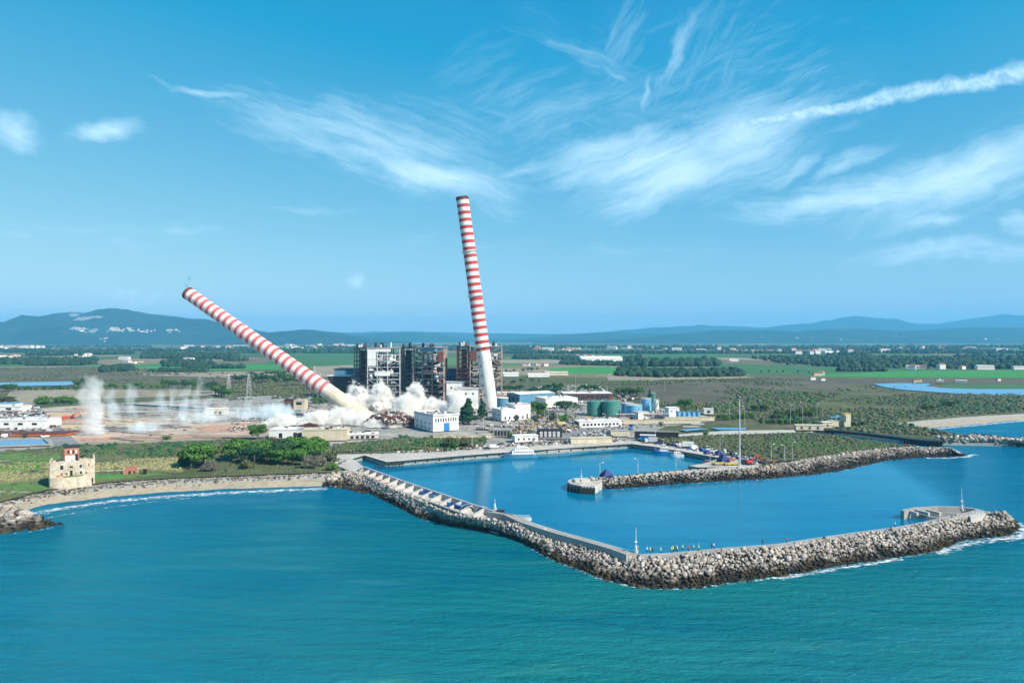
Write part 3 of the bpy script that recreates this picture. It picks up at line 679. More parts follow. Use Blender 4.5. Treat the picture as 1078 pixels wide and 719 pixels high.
# the inner mole, the spit across the canal mouth, the heap by the ruined tower
band('mole_rocks', [(622, 508), (650, 505), (683, 502), (740, 498.5), (775, 496), (803, 493), (828, 488.8), (850, 485), (890, 478.2), (928, 474), (960, 471.3), (1000, 473), (1008, 476)],
     [(626, 515), (650, 514.5), (683, 512), (710, 509.6), (790, 505), (818, 503), (850, 500), (881, 496), (928, 485.5), (955, 482.5), (975, 481.3), (1000, 481), (1016, 479)], 2.7, step=1.2, rad=(0.4, .85))
band('spit_rocks', [(985, 463.5), (1027, 464), (1050, 464.5), (1078, 466), (1130, 467)], [(988, 468), (1027, 468.6), (1050, 469.5), (1078, 470.6), (1130, 472)], 3.0, step=1.9, rad=(0.8, 1.6))
band('spit_rocks', [(1020, 460), (1045, 461.5), (1078, 465), (1130, 467)], [(1022, 457.5), (1045, 459.5), (1078, 463), (1130, 465)], 2.6, step=2.2, rad=(0.9, 1.5), core=False)
band('shore_rocks', [(-90, 541), (-40, 536), (0, 535), (16, 537), (26, 541)], [(-90, 566), (-40, 561), (10, 560), (40, 556), (62, 551.5)], 2.6, step=1.9, rad=(0.6, 1.6))
band('shore_rocks', [(347, 503), (362, 499), (384, 500)], [(340, 512), (362, 513), (384, 519)], 2.8, step=1.6, rad=(0.7, 1.2))
# loose pale stones along the back of the beach
Cs = []
for k in range(1500):
    a, b = np.array(dens(BEACH_IN, 1)), None
    x = nrng.uniform(0, 372); y = np.interp(x, [p[0] for p in BEACH_IN], [p[1] for p in BEACH_IN]) + abs(nrng.normal(0, 2.2)) + nrng.uniform(-1, 1)
    Cs.append(P(x, y, 1.9 - 0.05 * nrng.random()))
V, Fc, T = clumps(np.array(Cs), nrng.uniform(.2, .6, len(Cs)), flat=.7)
tag(np_mesh('beach_stones', V, Fc, M['rock'], T), kind='stuff')
# canal pier: a black stone wall north of the canal
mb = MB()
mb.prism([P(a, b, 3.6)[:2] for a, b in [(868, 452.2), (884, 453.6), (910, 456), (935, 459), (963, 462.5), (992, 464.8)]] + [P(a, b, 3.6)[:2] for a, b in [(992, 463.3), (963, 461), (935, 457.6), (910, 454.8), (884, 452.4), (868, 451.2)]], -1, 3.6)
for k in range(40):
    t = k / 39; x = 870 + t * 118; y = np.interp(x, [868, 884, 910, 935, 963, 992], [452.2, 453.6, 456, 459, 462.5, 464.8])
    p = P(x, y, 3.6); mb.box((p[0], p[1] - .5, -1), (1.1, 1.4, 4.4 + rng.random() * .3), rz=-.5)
o = mb.build('canal_wall', M['blackrock']); tag(o, 'black stone wall along the far side of the canal mouth', 'wall')

# ------------------------------------------------------------------ the breakwater's own concrete: walkway, parapet, buttresses
PAR = [(384, 491), (421.5, 504.5), (443, 511.8), (470, 520.6), (500, 530.8), (521.5, 537.5), (541, 541.5)]
bw = empty('breakwater', P(470, 520, 0))
tag(bw, 'long bent concrete breakwater carrying a walkway above the rock slope', 'breakwater')
def rel(o, par): o.parent = par; o.matrix_parent_inverse = Matrix.Translation(-par.location); return o
def offs(poly, d):
    """offset a polyline (world x,y) sideways towards the camera side"""
    out = []
    for i, p in enumerate(poly):
        a = poly[max(0, i - 1)]; b = poly[min(len(poly) - 1, i + 1)]
        t = Vector((b[0] - a[0], b[1] - a[1])).normalized(); out.append((p[0] + t.y * d, p[1] - t.x * d))
    return out
par = [P(a, b, 5.0)[:2] for a, b in PAR]
quay = offs(par, 8.5)
mb = MB().prism(par + quay[::-1], -2, 2.6); rel(mb.build('quay_slab', M['quaytop']), bw)
mb = MB().prism(offs(par, 0) + offs(par, 0.7)[::-1], 2.6, 5.0); rel(mb.build('parapet', M['lgrey']), bw)
mb = MB().prism(offs(par, 8.5) + offs(par, 9.4)[::-1], 2.0, 4.0); rel(mb.build('sea_wall', M['grey']), bw)
pr, L = resample([(*p, 0) for p in par], 17)
for k in range(1, 16):
    p = Vector(pr[k]); t = (Vector(pr[min(16, k + 1)]) - Vector(pr[k - 1])).normalized(); nrm = Vector((t.y, -t.x, 0))
    a = p + nrm * .7; b = p + nrm * 6.2
    w = t * 0.55
    vs = [a - w, a + w, b + w, b - w]
    vz = [(q.x, q.y, 2.6) for q in vs] + [(vs[0].x, vs[0].y, 4.75), (vs[1].x, vs[1].y, 4.75), (vs[2].x, vs[2].y, 3.3), (vs[3].x, vs[3].y, 3.3)]
    rel(MB().add(vz, [(3, 2, 1, 0), (4, 5, 6, 7), (0, 1, 5, 4), (1, 2, 6, 5), (2, 3, 7, 6), (3, 0, 4, 7)]).build('buttress', M['lgrey']), bw)
mb = MB().prism([P(a, b, 2.75)[:2] for a, b in [(378, 497), (384, 496), (414, 510.5), (409, 513)]], 2.6, 2.75); rel(mb.build('brick_paving', M['brick']), bw)
IN2 = [(521, 537.5), (541, 541), (560, 549.5), (592, 559.5), (631, 570), (655, 577), (672, 583)]
a_ = [P(a, b, 5.0)[:2] for a, b in IN2]
mb = MB().prism(a_ + offs(a_, 4.2)[::-1], -2, 5.0); rel(mb.build('walkway', M['grey']), bw)
mb = MB().prism(offs(a_, 4.2) + offs(a_, 4.9)[::-1], 2, 5.7); rel(mb.build('sea_wall', M['grey']), bw)
IN3 = [(672, 583), (706, 581.6), (761, 576.4), (820, 572), (863, 565.2), (905, 559.5), (946, 554), (975, 548.5), (996, 543.5), (1028, 536.5)]
a_ = [P(a, b, 5.0)[:2] for a, b in IN3]
mb = MB().prism(a_ + offs(a_, 2.6)[::-1], -2, 5.02); rel(mb.build('walkway', M['grey']), bw)
# the round head with its low landing
hd = [(948, 537), (960, 534), (985, 532.4), (1010, 533), (1027, 535), (1040, 538.5), (1056, 541.5)]
h0 = [P(a, b, 3.2)[:2] for a, b in hd]
mb = MB().prism(offs(h0, 0) + offs(h0, 1.3)[::-1], -2, 3.2); rel(mb.build('head_wall', M['grey']), bw)  # darker grey carries the shade of the wall's inner face
mb = MB().prism([P(a, b, 1.2)[:2] for a, b in [(950, 540.5), (975, 543.5), (1000, 546), (1020, 543), (1032, 538), (1020, 536), (985, 535), (960, 537)]], -2, 1.2)
rel(mb.build('landing', M['asphalt']), bw)
for x in (966, 978, 990):
    rel(MB().beam(P(x, 541, 2.2), P(x - 14, 537.5, 2.2), 1.0, 1.2).build('landing_beam', M['lgrey']), bw)
mb = MB().prism([P(a, b, 4.7)[:2] for a, b in [(1020, 541.5), (1029, 537.4), (1038, 539.5), (1034, 543.5), (1022, 546)]], -1, 4.7); rel(mb.build('head_platform', M['lgrey']), bw)
# inner mole head: dark fender wall and concrete platform
mh = empty('mole_head', P(610, 508, 0)); tag(mh, 'rounded concrete head of the inner mole with black fenders', 'pier head')
out_ = [P(a, b, 3.3)[:2] for a, b in [(597.5, 506), (600, 504.6), (612, 504), (634, 503.4), (634, 507), (626, 512), (612, 511.3), (600, 509)]]
rel(MB().prism(out_, -2, 3.3).build('platform', M['quaytop']), mh)
for k in range(9):
    x = 598 + k * 3.4; y = np.interp(x, [598, 604, 612, 626], [508.6, 510.3, 511.6, 512.4]); p = P(x, y, 3.2)
    rel(MB().box((p[0], p[1] - .5, -.6), (.9, .8, 3.5)).build('fender', M['rubber']), mh)
rel(MB().box(P(612, 506.5, 3.3), (7, 4, 1.1), rz=.2).build('plinth', M['lgrey']), mh)

# ------------------------------------------------------------------ foam where waves meet the shore
def foam_mat(name, lo, hi, sc):
    m_, N, bs, out = mat(name, 0.8, 0.2)
    geo = N.n('ShaderNodeNewGeometry').outputs['Position']
    N.set(bs, 'Base Color', (0.80, 0.84, 0.86, 1))
    at = N.n('ShaderNodeAttribute', attribute_name='tone').outputs['Fac']
    n1 = N.noise(N.vmap(geo, scale=sc), 1.0, 6, 0.7, 0.8)
    N.set(bs, 'Alpha', N.m('MULTIPLY', N.rng(N.m('ADD', n1, N.m('MULTIPLY', at, 0.30)), lo, hi), 0.85))
    return m_
M['foam'] = foam_mat('sea_foam', 0.80, 0.92, (0.5, 1.0, 1)); M['foam2'] = foam_mat('surf', 0.73, 0.86, (0.35, 0.9, 1))
def foam(name, line, width, m, z=0.06, core=0.35):
    A = [P(a, b, z) for a, b in line]
    n = max(20, int(resample(A, 3)[1] / 3)); A, _ = resample(A, n)
    mb = MB(); rows = []
    A2 = [tuple(p) for p in A]
    for t, c in ((-0.7, 0.0), (-0.2, 0.7), (0.0, 1.0), (core, .75), (1.0, 0.0)):
        rows.append(([(p[0], p[1], z) for p in offs(A2, t * width)], c))
    vs, fs, cs = [], [], []
    for r, c in rows: vs += r; cs += [c] * len(r)
    for j in range(len(rows) - 1):
        for i in range(n - 1): fs.append((j * n + i, j * n + i + 1, (j + 1) * n + i + 1, (j + 1) * n + i))
    mb.add(vs, fs); mb.c = cs
    return tag(mb.build(name, m, attr=True), kind='stuff')
foam('surf', [(30, 541), (60, 535.5), (93, 530.5), (125, 526.5), (180, 522), (234, 518.5), (290, 516), (345, 514)], 9, M['foam2'])
foam('surf', [(40, 547), (70, 541), (110, 534.5), (160, 528), (200, 524)], 3.5, M['foam'], .05)
foam('surf', [(968, 453.4), (990, 450.6), (1027, 447.4), (1052, 444.8), (1078, 442.8), (1200, 436.5), (1600, 423)], 9, M['foam2'])
foam('sea_foam', ARM_WATER[3:], 2.6, M['foam'])
foam('sea_foam', [(985, 582), (1000, 577), (1018, 571.5), (1040, 568.5), (1060, 567), (1076, 562)], 5.5, M['foam2'], .09)
foam('sea_foam', [(820, 608.5), (877, 599), (951, 588)], 3.0, M['foam2'], .09)
foam('sea_foam', [(1070, 550), (1082, 556), (1076, 562)], 6, M['foam2'], .1)
foam('sea_foam', [(975, 482), (1000, 482), (1018, 480.5), (1026, 478)], 5, M['foam2'], .08)
foam('sea_foam', [(640, 516), (683, 513), (740, 508), (818, 504), (881, 497), (928, 486.5)], 1.6, M['foam'])
foam('sea_foam', [(10, 562), (40, 558), (64, 553)], 2.5, M['foam'])
foam('sea_foam', [(975, 466), (990, 466.8), (1005, 468)], 6, M['foam2'], .08)
# ------------------------------------------------------------------ generic building
def place(name, px, py, th, z=2.9, **kw):
    e = empty(name, P(px, py, z), R(th)); return tag(e, **kw)
def win_row(root, w, n, z, ww, wh, side='f', d=0, m='glass', name='window', skip=(), x0=None, x1=None):
    """n openings in a row on the front (y=0) or the left side (x=0) of a building"""
    L = w if side == 'f' else d
    x0 = L * .06 if x0 is None else x0; x1 = L * .94 if x1 is None else x1
    for i in range(n):
        if i in skip: continue
        c = x0 + (x1 - x0) * (i + .5) / n
        mb = MB()
        if side == 'f': mb.box((c, -0.02, z), (ww, 0.12, wh))
        else: mb.box((-0.02, c, z), (0.12, ww, wh))
        o = mb.build(name, M[m], root)
def house(name, px, py, w, d, h, th, wall, roof, label, cat='building', flat=True, win=None, side=None, door=None, ridge_=0.0, z=2.9, group=None, parapet=0.5, sidewall=None):
    r = place(name, px, py, th, z, label=label, cat=cat, group=group)
    mb = MB(); mb.box((w / 2, d / 2, 0), (w, d, h)); mb.build('wall', M[wall], r)
    if ridge_:
        o = .5
        vs = [(-o, -o, h), (w + o, -o, h), (w + o, d + o, h), (-o, d + o, h), (-o, d / 2, h + ridge_), (w + o, d / 2, h + ridge_)]
        MB().add(vs, [(0, 1, 5, 4), (2, 3, 4, 5), (3, 0, 4), (1, 2, 5), (3, 2, 1, 0)]).build('roof', M[roof], r)
    else:
        mb = MB(); mb.box((w / 2, d / 2, h + .003), (w + .6, d + .6, .35)); mb.build('roof', M[roof], r)
        if parapet > .5:
            p = MB()
            for c_, s_ in (((w / 2, .15, h + .36), (w, .3, parapet)), ((w / 2, d - .15, h + .36), (w, .3, parapet)), ((.15, d / 2, h + .36), (.3, d - .62, parapet)), ((w - .15, d / 2, h + .36), (.3, d - .62, parapet))): p.box(c_, s_)
            p.build('parapet', M[wall], r)
    if w * d > 150 and not ridge_ and h > 2.5:
        q_ = random.Random(px * 7 + py)
        for k in range(min(9, int(w * d / 55))):
            MB().box((q_.uniform(.1, .9) * w, q_.uniform(.15, .85) * d, h + .35), (q_.uniform(.8, 2.6), q_.uniform(.8, 2), q_.uniform(.4, 1.3)), mi=0).build('rooftop_unit', M[q_.choice(('steel', 'dark', 'white', 'grey', 'rust'))], r)
    if win:
        for a in win: win_row(r, w, *a)
    if side:
        for a in side: win_row(r, w, *a, side='s', d=d)
    if door:
        for (x, dw, dh, dm) in door: MB().box((x, -.03, 0), (dw, .14, dh)).build('door', M[dm], r)
    return r

# ------------------------------------------------------------------ the two falling chimneys
M['band_red'] = simple('faded_red_band', (0.50, 0.045, 0.04), c2=(0.36, 0.05, 0.045), scale=0.12, fine=0.5)
M['band_red2'] = simple('sun_bleached_red_band', (0.56, 0.13, 0.12), c2=(0.42, 0.08, 0.08), scale=0.12, fine=0.5)
M['band_white'] = simple('off_white_band', (0.78, 0.76, 0.72), c2=(0.46, 0.44, 0.42), scale=0.07, streaks=True)
M['shaft_grey'] = simple('bare_concrete_shaft', (0.66, 0.66, 0.62), c2=(0.42, 0.43, 0.42), scale=0.08, streaks=True)
M['shaft_cream'] = simple('dusty_concrete_shaft', (0.70, 0.62, 0.46), c2=(0.42, 0.36, 0.27), scale=0.08, fine=0.3)
M['pinkduct'] = simple('pale_pink_cladding', (0.66, 0.42, 0.38))
M['soot'] = simple('sooty_brown_rim', (0.14, 0.06, 0.045), c2=(0.06, 0.035, 0.03))
def chimney(base, top, r0, r1, nb, pitch, shaft, red, rings, label):
    root = empty('chimney', base); tag(root, label, 'chimney')
    d = Vector(top) - Vector(base); L = d.length
    root.rotation_mode = 'QUATERNION'; root.rotation_quaternion = d.to_track_quat('Z', 'Y')
    n = 40; rad = lambda z: r0 + (r1 - r0) * z / L
    zs = [(0.0, 0)]; z = L
    edges = []
    for k in range(nb):
        edges.append((z - pitch * .46, z, 1)); edges.append((z - pitch, z - pitch * .46, 2)); z -= pitch
    edges = [(0.0, z, 0)] + edges[::-1]
    edges.sort()
    mb = MB()
    for a, b, mi in edges: mb.cyl((0, 0, a), (0, 0, b), rad(a), rad(b), n=n, mi=mi, cap=False)
    # wall thickness at the mouth
    mb.cyl((0, 0, L - 14), (0, 0, L), rad(L) - .9, rad(L) - .5, n=n, mi=3, cap=False)
    vs = [(math.cos(2 * math.pi * i / n) * q, math.sin(2 * math.pi * i / n) * q, L) for q in (rad(L), rad(L) - .5) for i in range(n)]
    mb.add(vs, [(i, (i + 1) % n, n + (i + 1) % n, n + i) for i in range(n)], 3)
    o = mb.build('shaft', [M[shaft], M[red], M['band_white'], M['soot']], root)
    for p in o.data.polygons: p.use_smooth = True
    MB().cyl((0, 0, L - 2.2), (0, 0, L + .25), rad(L) + .28, rad(L) + .28, n=n, cap=False).build('rim', M['soot'], root)
    for zr in rings:
        g = MB(); q = rad(zr)
        g.cyl((0, 0, zr), (0, 0, zr + .3), q + 1.3, q + 1.3, n=24)
        for i in range(24):
            t = 2 * math.pi * i / 24; g.beam(((q + 1.2) * math.cos(t), (q + 1.2) * math.sin(t), zr + .3), ((q + 1.2) * math.cos(t), (q + 1.2) * math.sin(t), zr + 1.5), .1)
        g.cyl((0, 0, zr + 1.3), (0, 0, zr + 1.42), q + 1.25, q + 1.25, n=24, cap=False)
        g.build('platform', M['steel'], root)
    return root, L, rad
bR = Vector(D(517.5, 640, -2)); tR = Vector(D(486.5, 640, ZH(208, 640)))
rc, L, rad = chimney(bR, tR, 6.8, 5.75, 22, 6.75, 'shaft_grey', 'band_red', (L_ for L_ in (62, 110, 152)), 'upright chimney with red and white bands leaning slightly beside the boiler houses')
# ladder with cage on the camera-right side, and dark access hatches
g = MB()
for k in range(0, 60): g.box((6.9 - k * .008, -1.6, 4 + k), (.35, 1.0, .12))
g.beam((7.0, -2.05, 2), (6.75, -2.05, 64), .14); g.beam((7.0, -1.15, 2), (6.75, -1.15, 64), .14)
g.build('ladder', M['steel'], rc)
for k in range(6): MB().box((rad(8 + k * 9) * .80, -rad(8 + k * 9) * .62, 8 + k * 9), (.9, .9, 1.6), rz=R(-38)).build('hatch', M['glass'], rc)
bL = Vector(D(402, 556, -6)); tL = Vector(D(197.5, 602, ZH(308.5, 602)))
lc, L2, rad2 = chimney(bL, tL, 6.7, 5.5, 24, 6.75, 'shaft_cream', 'band_red2', (62, 152), 'toppling chimney with red and white bands falling steeply into a cloud of dust')
for k, z in enumerate((26, 34, 40)): MB().box((0, 0, z), (3.2, 15.0, .5)).build('crack', M['dark'], lc) if k == 9 else None
g = MB(); g.beam((-1.2, -rad2(22) - .02, 14), (.6, -rad2(36) - .02, 36), .35, .2); g.beam((1.2, -rad2(10) - .1, 8), (2.2, -rad2(24) + .25, 24), .3, .2)
g.build('expansion_joint', M['dark'], lc)

# ------------------------------------------------------------------ boiler houses: open steel frames around hanging boilers
def boiler_house(px0, px1, Y, ztop, label, tower='l', duct='white', tower_m='dark', hang='white', seed=1, panel=None, fm='steel'):
    rr = random.Random(seed)
    X0, X1 = (px0 - CX) * Y / F, (px1 - CX) * Y / F; W_ = X1 - X0; Dp = 34.0
    root = empty('boiler_house', (X0, Y, 2.9)); tag(root, label, 'industrial frame', 'boiler houses of the power station')
    H = ztop - 2.9
    cols = [0, W_ * .30, W_ * .62, W_]; rows = [0, Dp * .33, Dp * .66, Dp]; lv = [H * k / 9 for k in range(1, 10)]
    f = MB()
    for x in cols:
        for y in rows: f.box((x, y, 0), (.95, .95, H))
    for z in lv:
        for y in rows: f.beam((0, y, z - .4), (W_, y, z - .4), .55, .8)
        for x in cols: f.beam((x, 0, z - .45), (x, Dp, z - .45), .5, .7)
    f.build('steel_frame', M[fm], root)
    b = MB()
    for i, z in enumerate([0] + lv[:-1]):
        for j in range(3):
            if rr.random() < .42:
                a, c = (cols[j], cols[j + 1]) if rr.random() < .5 else (cols[j + 1], cols[j])
                b.beam((a, -.1, z), (c, -.1, lv[i]), .38)
            if rr.random() < .5:
                a, c = (rows[j], rows[j + 1]) if rr.random() < .5 else (rows[j + 1], rows[j])
                b.beam((-.1, a, z), (-.1, c, lv[i]), .38); b.beam((W_ + .1, a, z), (W_ + .1, c, lv[i]), .38)
    b.build('bracing', M[fm], root)
    for k, z in enumerate(lv[:-1]):
        if k in (1, 2, 3, 4, 5, 6):
            w0 = rr.choice((0, 0, W_ * .3)); w1 = rr.choice((W_, W_, W_ * .62))
            dk = MB().box(((w0 + w1) / 2, Dp * .5, z), (w1 - w0 + 1.2, Dp + 1.0, .25))
            for yy in (-.7,):
                dk.beam((w0, yy, z + 1.2), (w1, yy, z + 1.2), .12)
                for q in range(int((w1 - w0) / 2.5)): dk.beam((w0 + q * 2.5, yy, z + .2), (w0 + q * 2.5, yy, z + 1.2), .1)
            dk.build('deck', M['dark'], root)
    # boiler body, dark inside the frame
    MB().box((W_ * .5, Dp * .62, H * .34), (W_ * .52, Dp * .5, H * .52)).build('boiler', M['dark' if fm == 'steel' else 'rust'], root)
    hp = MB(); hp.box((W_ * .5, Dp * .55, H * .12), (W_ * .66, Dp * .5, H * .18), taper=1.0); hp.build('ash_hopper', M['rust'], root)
    # insulated headers and ducts behind the front columns
    for k, (cx_, w, z, h) in enumerate(((.40, .13, .72, .17), (.55, .12, .74, .15), (.70, .14, .73, .16), (.84, .07, .76, .12))):
        q = MB(); q.cyl((W_ * cx_, 3.2, H * z), (W_ * cx_, 3.2, H * (z + h)), W_ * w * .5, n=12); q.build('header_drum', M[hang], root)
    MB().box((W_ * .52, 2.4, H * .52), (W_ * .50, 2.6, H * .075)).build('duct', M[duct], root)
    pp = MB()
    for k in range(26):
        x = rr.uniform(.05, .92) * W_; z = rr.uniform(.15, .9) * H; l = rr.uniform(3, 11); y = rr.uniform(1.0, 7)
        if rr.random() < .5: pp.cyl((x, y, z), (min(W_ - 1, x + l), y, z), rr.uniform(.2, .55), n=8)
        else: pp.cyl((x, y, z), (x, y, min(H - 2, z + l)), rr.uniform(.2, .55), n=8)
    pp.build('pipework', M[fm], root)
    pp = MB()
    for k in range(30):
        x = rr.uniform(.05, .9) * W_; z = rr.uniform(.1, .92) * H
        pp.box((x, rr.uniform(.8, 6), z), (rr.uniform(1, 5), 2, rr.uniform(.8, 4)))
    pp.build('machinery', M['dark' if fm == 'steel' else 'rust'], root)
    for k in range(16):
        x = rr.uniform(.08, .85) * W_; z = rr.uniform(.15, .85) * H
        pp = MB(); pp.box((x, rr.uniform(-.4, 2), z), (rr.uniform(1, 4.5), 1.5, rr.uniform(.6, 2.6)))
        pp.build('torn_cladding', M['white'], root)
    if panel:
        for (x0, x1, z0, z1, mm) in panel: MB().box((W_ * (x0 + x1) / 2, -.62, H * z0), (W_ * (x1 - x0), .25, H * (z1 - z0))).build('cladding_panel', M[mm], root)
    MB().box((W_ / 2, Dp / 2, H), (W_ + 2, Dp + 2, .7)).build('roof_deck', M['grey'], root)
    for k in range(6):
        x = rr.uniform(.1, .9) * W_; y = rr.uniform(2, 14); h = rr.uniform(2, 5)
        MB().cyl((x, y, H + .7), (x, y, H + .7 + h), rr.uniform(.7, 1.3), n=10).build('vent', M[rr.choice(('white', 'dark', 'dark'))], root)
    # dark lift and stair tower beside the frame
    tw = W_ * .36; tx = -tw - 2.0 if tower == 'l' else W_ + 2.0
    t = MB()
    for x in (tx, tx + tw):
        for y in (1, 12, 24): t.box((x, y, 0), (.8, .8, H))
    for k in range(1, 14):
        z = H * k / 13
        for y in (1, 12, 24): t.beam((tx, y, z - .3), (tx + tw, y, z - .3), .45, .6)
        for x in (tx, tx + tw): t.beam((x, 1, z - .3), (x, 24, z - .3), .4, .6)
        s_ = 1 if k % 2 else -1
        t.beam((tx + tw / 2 - s_ * tw / 2, .9, z - H / 13), (tx + tw / 2 + s_ * tw / 2, .9, z - .3), .35)
        t.box((tx + tw / 2, 12.5, z - .5), (tw, 23, .25))
    t.build('stair_tower', M[tower_m], root)
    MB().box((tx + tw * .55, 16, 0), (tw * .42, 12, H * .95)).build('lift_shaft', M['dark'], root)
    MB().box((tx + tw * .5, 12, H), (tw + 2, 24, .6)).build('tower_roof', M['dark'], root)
    for k in range(4):
        MB().box((tx + tw * (.2 + .2 * k), 5, H + .6), (1.6, 2.2, rr.uniform(2.5, 4.5))).build('roof_tank', M[('dark', 'white', 'white', 'rustred')[k]], root)
    MB().beam((tx + tw if tower == 'l' else W_ + 1, 1, H), (tx + tw if tower == 'l' else W_ + 1, 1, H + 6), .5).build('mast', M['dark'], root)
    return root
boiler_house(387, 421, 680, ZH(366.5, 680), 'steel boiler frame nearest the fallen chimney, its front with white cladding and pale tanks', tower='l', seed=4, panel=[(.0, .26, .68, .98, 'white'),  (.25, .72, .935, .985, 'white'), (.22, .70, .50, .58, 'white')])
boiler_house(435, 467, 682, ZH(366, 682), 'middle of the steel boiler frames, with a brown panel high up and a pink duct', tower='l', duct='pinkduct', seed=9, fm='rustframe', panel=[(.82, 1.0, .74, .93, 'rustred'), (.22, .80, .93, .985, 'bluewall')])
boiler_house(495, 528, 684, ZH(365, 684), 'steel boiler frame standing behind the upright chimney', tower='l', duct='cream', seed=15, fm='rustframe', panel=[(.0, .2, .74, .92, 'rustred')], tower_m='rust')

def th_(px0, px1, Y, z0, z1, dep, m, name, label, cat, roofm=None):
    X0, X1 = (px0 - CX) * Y / F, (px1 - CX) * Y / F
    r = empty(name, (X0, Y, z0)); tag(r, label, cat); W_ = X1 - X0
    MB().box((W_ / 2, dep / 2, 0), (W_, dep, z1 - z0)).build('wall', M[m], r)
    MB().box((W_ / 2, dep / 2, z1 - z0), (W_ + 1.5, dep + 1.5, .7)).build('roof', M[roofm or 'lgrey'], r)
    return r, W_
r, w = th_(352, 496, 735, 2.9, ZH(389, 735), 30, 'bluewall', 'turbine_hall', 'long blue turbine hall stretching behind the boiler frames', 'industrial hall', 'dark')
for k in range(34):
    MB().box((3 + k * w / 35, -.15, 3), (1.6, .2, 22)).build('window_strip', M['glass'], r)
r, w = th_(470, 488, 648, 2.9, ZH(402.5, 648), 12, 'white', 'switch_house', 'white flat-roofed block between the middle and right boiler frames', 'building')
win_row(r, w, 2, 17, 1.4, 2.2)
r, w = th_(478, 503, 628, 2.9, ZH(409.5, 628), 14, 'white', 'switch_house', 'lower white block in front of the third boiler frame, half in dust', 'building')
win_row(r, w, 3, 13, 1.4, 2.0)
# stubs of structure behind the fallen chimney
r, w = th_(345, 369, 700, 2.9, ZH(396, 700), 16, 'dark', 'coal_bunker', 'dark bunker building with a pale roof corner beside the boiler frames', 'building', 'white')

# ------------------------------------------------------------------ buildings around the site
house('pump_house', 456, 454.6, 20, 31, 10.6, 33, 'white', 'grey', 'white flat-roofed block with a row of windows and a bright blue door', win=[(9, 6.6, .9, 2.4)], door=[(10.5, 4.6, 5.6, 'blue')], side=[(4, 4.5, 1.5, 1.5), (4, 1.2, 1.5, 1.5)], parapet=.9, sidewall='bluewall')
house('filter_house', 528, 443.2, 22, 18, 8.6, 26, 'white', 'white', 'white hall at the foot of the upright chimney, with a round annex', win=[(5, 1.0, 1.2, 2.2)], door=[(13, 3.0, 4.2, 'dark')], side=[(2, 3.5, 1.4, 1.5)])
house('filter_house', 541, 441.5, 15, 16, 11.5, 26, 'white', 'lgrey', 'taller white windowless hall right of the round annex', door=[(11.5, 2.2, 4.0, 'dark')])
an = place('round_annex', 529, 434, 0, label='round blue-grey annex tower behind the white hall', cat='tank'); MB().cyl((0, 0, 0), (0, 0, 12.5), 5.0, n=24).build('wall', M['bluewall'], an); MB().cyl((0, 0, 12.5), (0, 0, 13), 5.4, n=24).build('roof', M['white'], an)
house('workshop', 547, 425.5, 42, 24, 9.5, 32, 'bluewall', 'white', 'long shed with a pale roof and blue side, behind the white halls', ridge_=1.6, side=[(3, 2, 3, 4)])
house('store_hall', 574.5, 429.3, 33, 26, 8.3, 20, 'white', 'white', 'plain white store hall beside the umbrella pine', side=[(2, 1.5, 2, 3)])
house('storage_shed', 593, 421, 52, 26, 6.6, 2, 'rust', 'white', 'long dark open-sided shed under a white roof, behind the green tanks', win=[(9, .5, 3.6, 4.6, 'f', 0, 'dark')], door=None)
house('storage_shed', 520, 416.5, 38, 14, 3.2, 4, 'cream', 'white', 'low cream shed among trees beyond the workshop', win=[(6, .9, 1.5, 1.2)])
house('storage_shed', 574, 395.5, 40, 22, 5, 5, 'cream', 'cream', 'distant cream farm shed on the edge of the green field', ridge_=2)
house('storage_shed', 556, 397, 36, 20, 4, 5, 'white', 'white', 'distant white sheds, the middle of the row before the green field', ridge_=2)
house('storage_shed', 530, 396.5, 26, 20, 5, 5, 'white', 'white', 'distant white shed nearest the upright chimney', ridge_=2)
house('warehouse', 612, 382, 110, 60, 12, 3, 'white', 'white', 'big white warehouse far out on the plain', ridge_=5)
house('office_block', 610, 450.5, 33, 12, 4.4, 14, 'white', 'white', 'long low white office with a dark end wall beside a round shrub', win=[(10, 1.4, 1.7, 1.5)], side=[(1, .3, 7, 3.4)])
house('office_block', 628, 446.5, 26, 9, 3.6, 10, 'white', 'grey', 'low grey-roofed office with a row of small windows, beyond the long white one', win=[(9, 1.2, 1.4, 1.2)])
house('canopy_shed', 644, 444, 14, 12, 3.2, -6, 'dark', 'rust', 'small dark shed with a sloping brown roof behind the yard', ridge_=1)
house('quay_wall_building', 601, 467.3, 26, 5, 3.2, 7, 'cream', 'cream', 'cream boundary wall building by the quay steps', 'wall', win=None)
house('kiosk', 643, 459.6, 13, 6, 3.6, 8, 'cream', 'grey', 'low cream kiosk with a striped front behind the quay', win=[(8, .3, .5, 2.6, 'f', 0, 'lgrey')])
house('container_office', 674, 463.2, 9.5, 3, 3.0, -12, 'blue', 'white', 'blue cabin with a white roof standing on the quay', 'cabin', win=[(4, 1.1, 1.1, 1.0)])
house('retaining_wall', 668, 460.8, 28, 2, 4.2, -10, 'blackrock', 'grey', 'long black retaining wall above the quay road', 'wall')
house('kiosk', 542, 465.6, 15, 8, 3.6, 12, 'white', 'white', 'small white cabin behind the moored white ship', win=[(4, 1.3, 1.2, 1.1)], door=[(12, 1.2, 2.2, 'dark')])
house('pump_station', 519, 459.5, 12, 9, 4.2, -4, 'grey', 'grey', 'grey louvred station between the blue-doored block and the scrap yard', win=[(5, .6, 1.6, 3.0, 'f', 0, 'dark')])
house('transformer_bay', 566, 461, 16, 6, 5, 2, 'dark', 'dark', 'dark transformer bay with posts behind the quay lawn', win=[(5, .6, 1.8, 3.6, 'f', 0, 'steel')])
house('silo_block', 704, 440, 9, 9, 8, 8, 'white', 'white', 'tall white block next to the blue cylinders', win=[(2, 5, 1, 1)])
